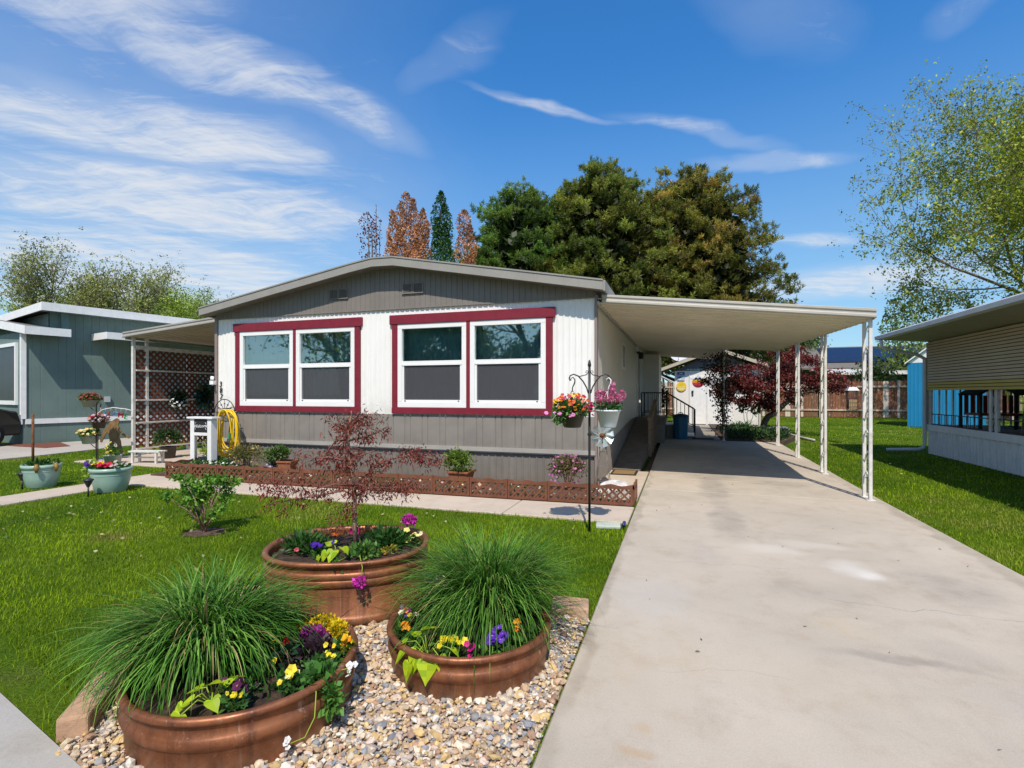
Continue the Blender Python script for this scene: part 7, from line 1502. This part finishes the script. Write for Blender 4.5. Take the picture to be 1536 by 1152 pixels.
leafy_tree('cottonwood', 'tall loose spring green cottonwood with visible limbs at the right edge of the picture', (20.8, 31.8, 0), 23.6, .42, 23, LG, 175000, .125, .27, 6, (2, 3), .66, .04, .26, BARKGREY, None, (-.10, -.02), .78, .35, minr=.011, tuft=9)
leafy_tree('cottonwood', 'second spring green cottonwood further back at the right', (22.5, 36.0, 0), 20.0, .36, 29, LG, 70000, .135, .3, 5, (2, 3), .6, .08, .3, BARKGREY, None, (-.05, 0), .76, .4, minr=.014, tuft=8)
YG = [(.27, .36, .05), (.34, .42, .06), (.2, .28, .04)]
for lab, loc, h, sd, pal, nl in (('large half bare tree with small olive leaves, leftmost on the skyline', (-52.5, 30.5, 0), 15.0, 41, [(.18, .19, .07), (.23, .24, .08), (.14, .14, .06)], 7000), ('half bare spreading tree beside the leftmost skyline tree', (-47.5, 32.5, 0), 13.4, 43, [(.18, .2, .07), (.24, .25, .08)], 5500),
                                ('low yellow green tree right of the bare skyline trees', (-44.5, 34, 0), 11.2, 45, YG, 7500), ('small pale green tree nearest the home on the left skyline', (-40.2, 34.5, 0), 10.6, 47, [(.17, .23, .05), (.22, .28, .07), (.12, .17, .04)], 6500), ('low yellow green tree behind the teal house roof', (-50, 37, 0), 10.8, 49, YG, 7000),
                                ('pale green tree filling the left edge of the skyline', (-57.5, 33, 0), 12.2, 51, YG, 6000)):
    leafy_tree('skyline_tree', lab, loc, h, .28, sd, [tuple(q * 1.35 for q in c) for c in pal], nl * 5, .145, .36, 4, (2, 4), .62, .08, .22, BARKGREY, 'trees on the left skyline', (0, 0), .74, .2, minr=.025, tuft=7)
leafy_tree('backyard_tree', 'leafy green tree rising behind the carport roof between the pines and the posts', (9.2, 46, 0), 9.6, .2, 61, [(.08, .15, .035), (.13, .2, .05), (.05, .1, .025)], 6500, .26, .5, 4, (2, 4), .7, .05, .2, BARKGREY, 'trees beyond the back fence', minr=.02)
leafy_tree('backyard_tree', 'loose green tree seen between the second and third carport posts', (12.4, 62, 0), 9.2, .18, 63, [(.08, .15, .035), (.13, .2, .05)], 4500, .28, .5, 4, (2, 4), .7, .05, .2, BARKGREY, 'trees beyond the back fence', minr=.02)
upright('poplar', 'light green upright poplar beside the right end of the carport roof', (18.4, 53, 0), 10.8, [(-.8, 0, 3, 9.6, .7), (0, 0, 3, 10.8, .7), (.7, .2, 3, 9.8, .7), (1.4, 0, 2, 8.8, .6), (-1.3, .1, 2, 8.4, .6)], [(.13, .22, .04), (.18, .28, .05), (.09, .16, .03), (.22, .24, .06)], 130, .26, BARKGREY)
for lab, loc, h, sd in (('dark green garden tree against the fence in front of the solar roof', (15.9, 49, 0), 4.4, 71), ('dark green garden tree left of the blue shed beyond the fence', (21.2, 50.5, 0), 5.2, 73)):
    leafy_tree('garden_tree', lab, loc, h, .13, sd, [(.04, .09, .02), (.07, .13, .03), (.12, .12, .04)], 3200, .24, .35, 3, (3, 4), .7, .05, .2, BARK, 'trees beyond the back fence', minr=.02)
dk = thing('dark_shrub', 'dark tangled shrub in the shade left of the white shed', 'shrub', (-1.3, 25, 0)); stems('stems', dk, (-1.3, 25, 0), [(-1.6, 24.8, 2.1), (-1.0, 25, 2.3), (-.7, 24.9, 1.6), (-1.3, 25.2, 1.2)], .03, BARK)
bush('foliage', dk, (-1.25, 25.2, 1.3), (.75, .5, 1.25), 1800, .12, .07, [(.02, .03, .01), (.05, .03, .015), (.06, .07, .02), (.09, .05, .03)], .2, .2, lumps=9)
bush_ = thing('yellow_green_tree', 'yellow green leafy tree glimpsed above the shed roof at the end of the carport', 'tree', (-1.4, 31, 0)); stems('trunk', bush_, (-1.4, 31, 0), [(-1.5, 31, 3), (-1.1, 31, 3.4), (-1.9, 31, 3)], .08, BARK)
bush('crown', bush_, (-1.3, 31, 3.6), (1.9, 1.2, 1.9), 3600, .2, .12, [(.10, .13, .02), (.16, .17, .03), (.06, .08, .015)], .2, .2, lumps=12)

# across the street, mirrored in the front windows
oh = thing('house_across_street', 'single storey house with a low gable across the street, mirrored in the front windows', 'house', (-17, -21, 0))
mb = MB(); mb.box(-24, -12, -25, -20, 0, 2.9); mb.build('wall', mk('grey_blue_wall', (.30, .34, .38), .05, 2, .7), oh)
mb = MB(); mb.prism([(-24.6, -19.4, 2.9), (-11.4, -19.4, 2.9), (-18, -19.4, 5.0)], [(-24.6, -25.4, 2.9), (-11.4, -25.4, 2.9), (-18, -25.4, 5.0)]); mb.build('roof', SHINGLE, oh)
mb = MB(); mb.box(-16, -14.6, -19.98, -19.93, .9, 2.2); mb.build('window', DARKROOM, oh)
for lab, loc, h, sd, pal, nl in (('large bare limbed tree across the street mirrored in the left window pair', (-23.5, -16.2, 0), 15, 81, LG, 5000), ('dense round dark evergreen across the street mirrored in the windows', (-18.2, -17.5, 0), 8.5, 83, PG, 14000), ('bare limbed street tree across the road mirrored in the right window pair', (-9.6, -16, 0), 14, 85, LG, 5000), ('dark leafy street tree across the road mirrored beside the bare one', (-13.4, -17.5, 0), 9.5, 87, [(.05, .09, .03), (.08, .12, .04)], 14000), ('pale leafy tree at the right across the road', (-4.5, -18, 0), 11, 89, LG, 6000)):
    leafy_tree('street_tree', lab, loc, h, .34, sd, pal, nl, .24, .45, 4, (3, 4), .72, .04, .18, BARK, 'trees across the street', minr=.02)

# ================================================================== SKY, SUN, CAMERA
SUN_EL = R(54.5); hx_, hy_ = .27, -.963
w = bpy.data.worlds.new('World'); S.world = w; w.use_nodes = True; T = NT(w.node_tree)
for nd in list(w.node_tree.nodes): w.node_tree.nodes.remove(nd)
out = T.n('ShaderNodeOutputWorld'); bg = T.n('ShaderNodeBackground'); bg.inputs['Strength'].default_value = .13
sky = T.n('ShaderNodeTexSky'); sky.sky_type = 'NISHITA'; sky.sun_disc = False; sky.sun_elevation = SUN_EL; sky.sun_rotation = math.atan2(hx_, hy_)
sky.altitude = 800; sky.air_density = 1.0; sky.dust_density = .35; sky.ozone_density = 2.2
tc = T.n('ShaderNodeTexCoord'); sp_ = T.n('ShaderNodeSeparateXYZ'); T.l(tc.outputs['Generated'], sp_.inputs[0])
dx_, dy_, dz_ = sp_.outputs
k_ = T.math('ADD', T.math('MAXIMUM', dz_, 0.0), .08); U_ = T.math('DIVIDE', dx_, k_); V_ = T.math('DIVIDE', dy_, k_)
cv = T.n('ShaderNodeCombineXYZ'); T.l(U_, cv.inputs[0]); T.l(V_, cv.inputs[1])
wn = T.n('ShaderNodeTexNoise'); wn.inputs['Scale'].default_value = 1.6; wn.inputs['Detail'].default_value = 4; T.l(cv.outputs[0], wn.inputs['Vector'])
wsc = T.n('ShaderNodeVectorMath', operation='MULTIPLY_ADD'); wsc.inputs[1].default_value = (.38, .38, 0); wsc.inputs[2].default_value = (-.19, -.19, 0); T.l(wn.outputs['Color'], wsc.inputs[0])
wadd = T.n('ShaderNodeVectorMath', operation='ADD'); T.l(cv.outputs[0], wadd.inputs[0]); T.l(wsc.outputs[0], wadd.inputs[1]); cvw = wadd.outputs[0]
sw_ = T.n('ShaderNodeSeparateXYZ'); T.l(cvw, sw_.inputs[0]); UW, VW = sw_.outputs[0], sw_.outputs[1]
def rotated(ang):
    m = T.n('ShaderNodeMapping'); m.inputs['Rotation'].default_value = (0, 0, -ang); T.l(cvw, m.inputs[0]); return m.outputs[0]
# wisps drawn out along two wind directions
n1 = T.noise(rotated(R(58)), 2.6, 9, .66, stretch=(.5, 1.2, 1), dist=.5); n2 = T.noise(rotated(R(40)), 7.5, 8, .66, stretch=(.45, 1.1, 1)); n3 = T.noise(cvw, 1.3, 5, .55)
wisp = T.math('ADD', T.math('MULTIPLY', n1, .62), T.math('MULTIPLY', n2, .38))
def cloud(x0, y0, x1, y1, wid, amt):
    cx, cy = (x0 + x1) / 2, (y0 + y1) / 2; L = math.hypot(x1 - x0, y1 - y0) / 2; ca, sa = (x1 - x0) / (2 * L), (y1 - y0) / (2 * L)
    ux = T.math('SUBTRACT', UW, cx); vy = T.math('SUBTRACT', VW, cy)
    p = T.math('DIVIDE', T.math('ADD', T.math('MULTIPLY', ux, ca), T.math('MULTIPLY', vy, sa)), L * 1.15); q = T.math('DIVIDE', T.math('SUBTRACT', T.math('MULTIPLY', vy, ca), T.math('MULTIPLY', ux, sa)), wid)
    d = T.math('ADD', T.math('MULTIPLY', p, p), T.math('MULTIPLY', q, q)); return T.ramp(d, 1.5, .0, 0, amt)
tot = None
for c in [(-1.2, .2, -3.0, 3.0, 1.15, .34), (-1.95, .80, -1.22, 1.56, .30, .75), (-1.30, .66, -.84, 1.56, .15, .62), (-2.6, 1.15, -1.36, 2.10, .40, .80), (-3.4, 1.5, -2.4, 2.9, .9, .80), (-4.5, 2.0, -1.8, 3.4, .9, .70), (-1.45, .40, -.95, .85, .30, .62),
          (-.54, 1.36, -.20, 1.60, .030, .50), (-.16, 1.58, .30, 1.95, .055, .42), (.10, 1.98, .56, 2.06, .05, .46), (-.75, 1.35, -.45, 1.15, .07, .26), (.44, 2.86, .84, 2.95, .10, .56), (.3, 3.8, 1.7, 3.6, .45, .60), (.62, 1.35, .60, 1.5, .07, .2), (-1.6, 3.2, .4, 4.6, .6, .3), (.1, 1.2, .35, 1.5, .12, .2)]:
    m_ = cloud(*c); tot = m_ if tot is None else T.math('MAXIMUM', tot, m_)
behind = T.ramp(dy_, .05, -.25, 0, .42); tot = T.math('MAXIMUM', tot, behind)
tot = T.math('MINIMUM', T.math('MULTIPLY', tot, 1.5), 1.0)
n4 = T.noise(rotated(R(20)), 9.0, 8, .7, stretch=(.28, 1.5, 1), dist=.4); n5 = T.noise(rotated(R(75)), 4.0, 9, .68, stretch=(.4, 1.3, 1), dist=.6)
fil = T.math('ADD', T.math('MULTIPLY', n4, .55), T.math('MULTIPLY', n5, .45))
dens = T.math('MULTIPLY', tot, T.ramp(T.math('ADD', T.math('MULTIPLY', wisp, .40), T.math('MULTIPLY', fil, .60)), T.math('SUBTRACT', .46, T.math('MULTIPLY', tot, .15)), T.math('SUBTRACT', .74, T.math('MULTIPLY', tot, .12))))
hz = T.ramp(dz_, .55, .0, 0, .62)
hsv = T.n('ShaderNodeHueSaturation'); hsv.inputs['Saturation'].default_value = 1.18; hsv.inputs['Value'].default_value = 1.0; T.l(sky.outputs[0], hsv.inputs['Color'])
grade = T.mix(T.ramp(dz_, .0, .6), (1.0, 1.2, 1.2), (.68, 1.36, 1.68)); skyc = T.mix(1.0, hsv.outputs[0], grade, 'MULTIPLY')
CL = 6.3
col = T.mix(hz, skyc, (2.7, 4.3, 5.9)); veil = T.math('MULTIPLY', T.math('MULTIPLY', tot, T.ramp(n3, .25, .75, .35, 1.0)), .50)
col = T.mix(T.math('MAXIMUM', T.math('MULTIPLY', dens, .95), veil), col, (CL * .95, CL * .985, CL * 1.04))
T.l(col, bg.inputs['Color']); T.l(bg.outputs[0], out.inputs[0])
sl = bpy.data.lights.new('sun', 'SUN'); sl.energy = 5.0; sl.angle = R(.53); sl.color = (1.0, .915, .79)
so = bpy.data.objects.new('sun', sl); COL.objects.link(so)
sd_ = Vector((hx_ * math.cos(SUN_EL), hy_ * math.cos(SUN_EL), math.sin(SUN_EL))); so.rotation_euler = sd_.to_track_quat('Z', 'Y').to_euler(); so.location = (5, -10, 20)
cam = bpy.data.cameras.new('camera'); co_ = bpy.data.objects.new('camera', cam); COL.objects.link(co_)
cam.sensor_width = 36; cam.lens = 36 * 770 / 1536; cam.shift_y = 14 / 1536; cam.clip_start = .05; cam.clip_end = 1000
co_.location = (0, 0, 1.5); co_.rotation_euler = (R(90), 0, math.atan(254 / 770))
S.camera = co_
S.view_settings.view_transform = 'Standard'; S.view_settings.look = 'None'; S.view_settings.exposure = 0; S.view_settings.gamma = 1
S.render.engine = 'CYCLES'; S.cycles.max_bounces = 8; S.cycles.transparent_max_bounces = 12; S.cycles.use_denoising = True
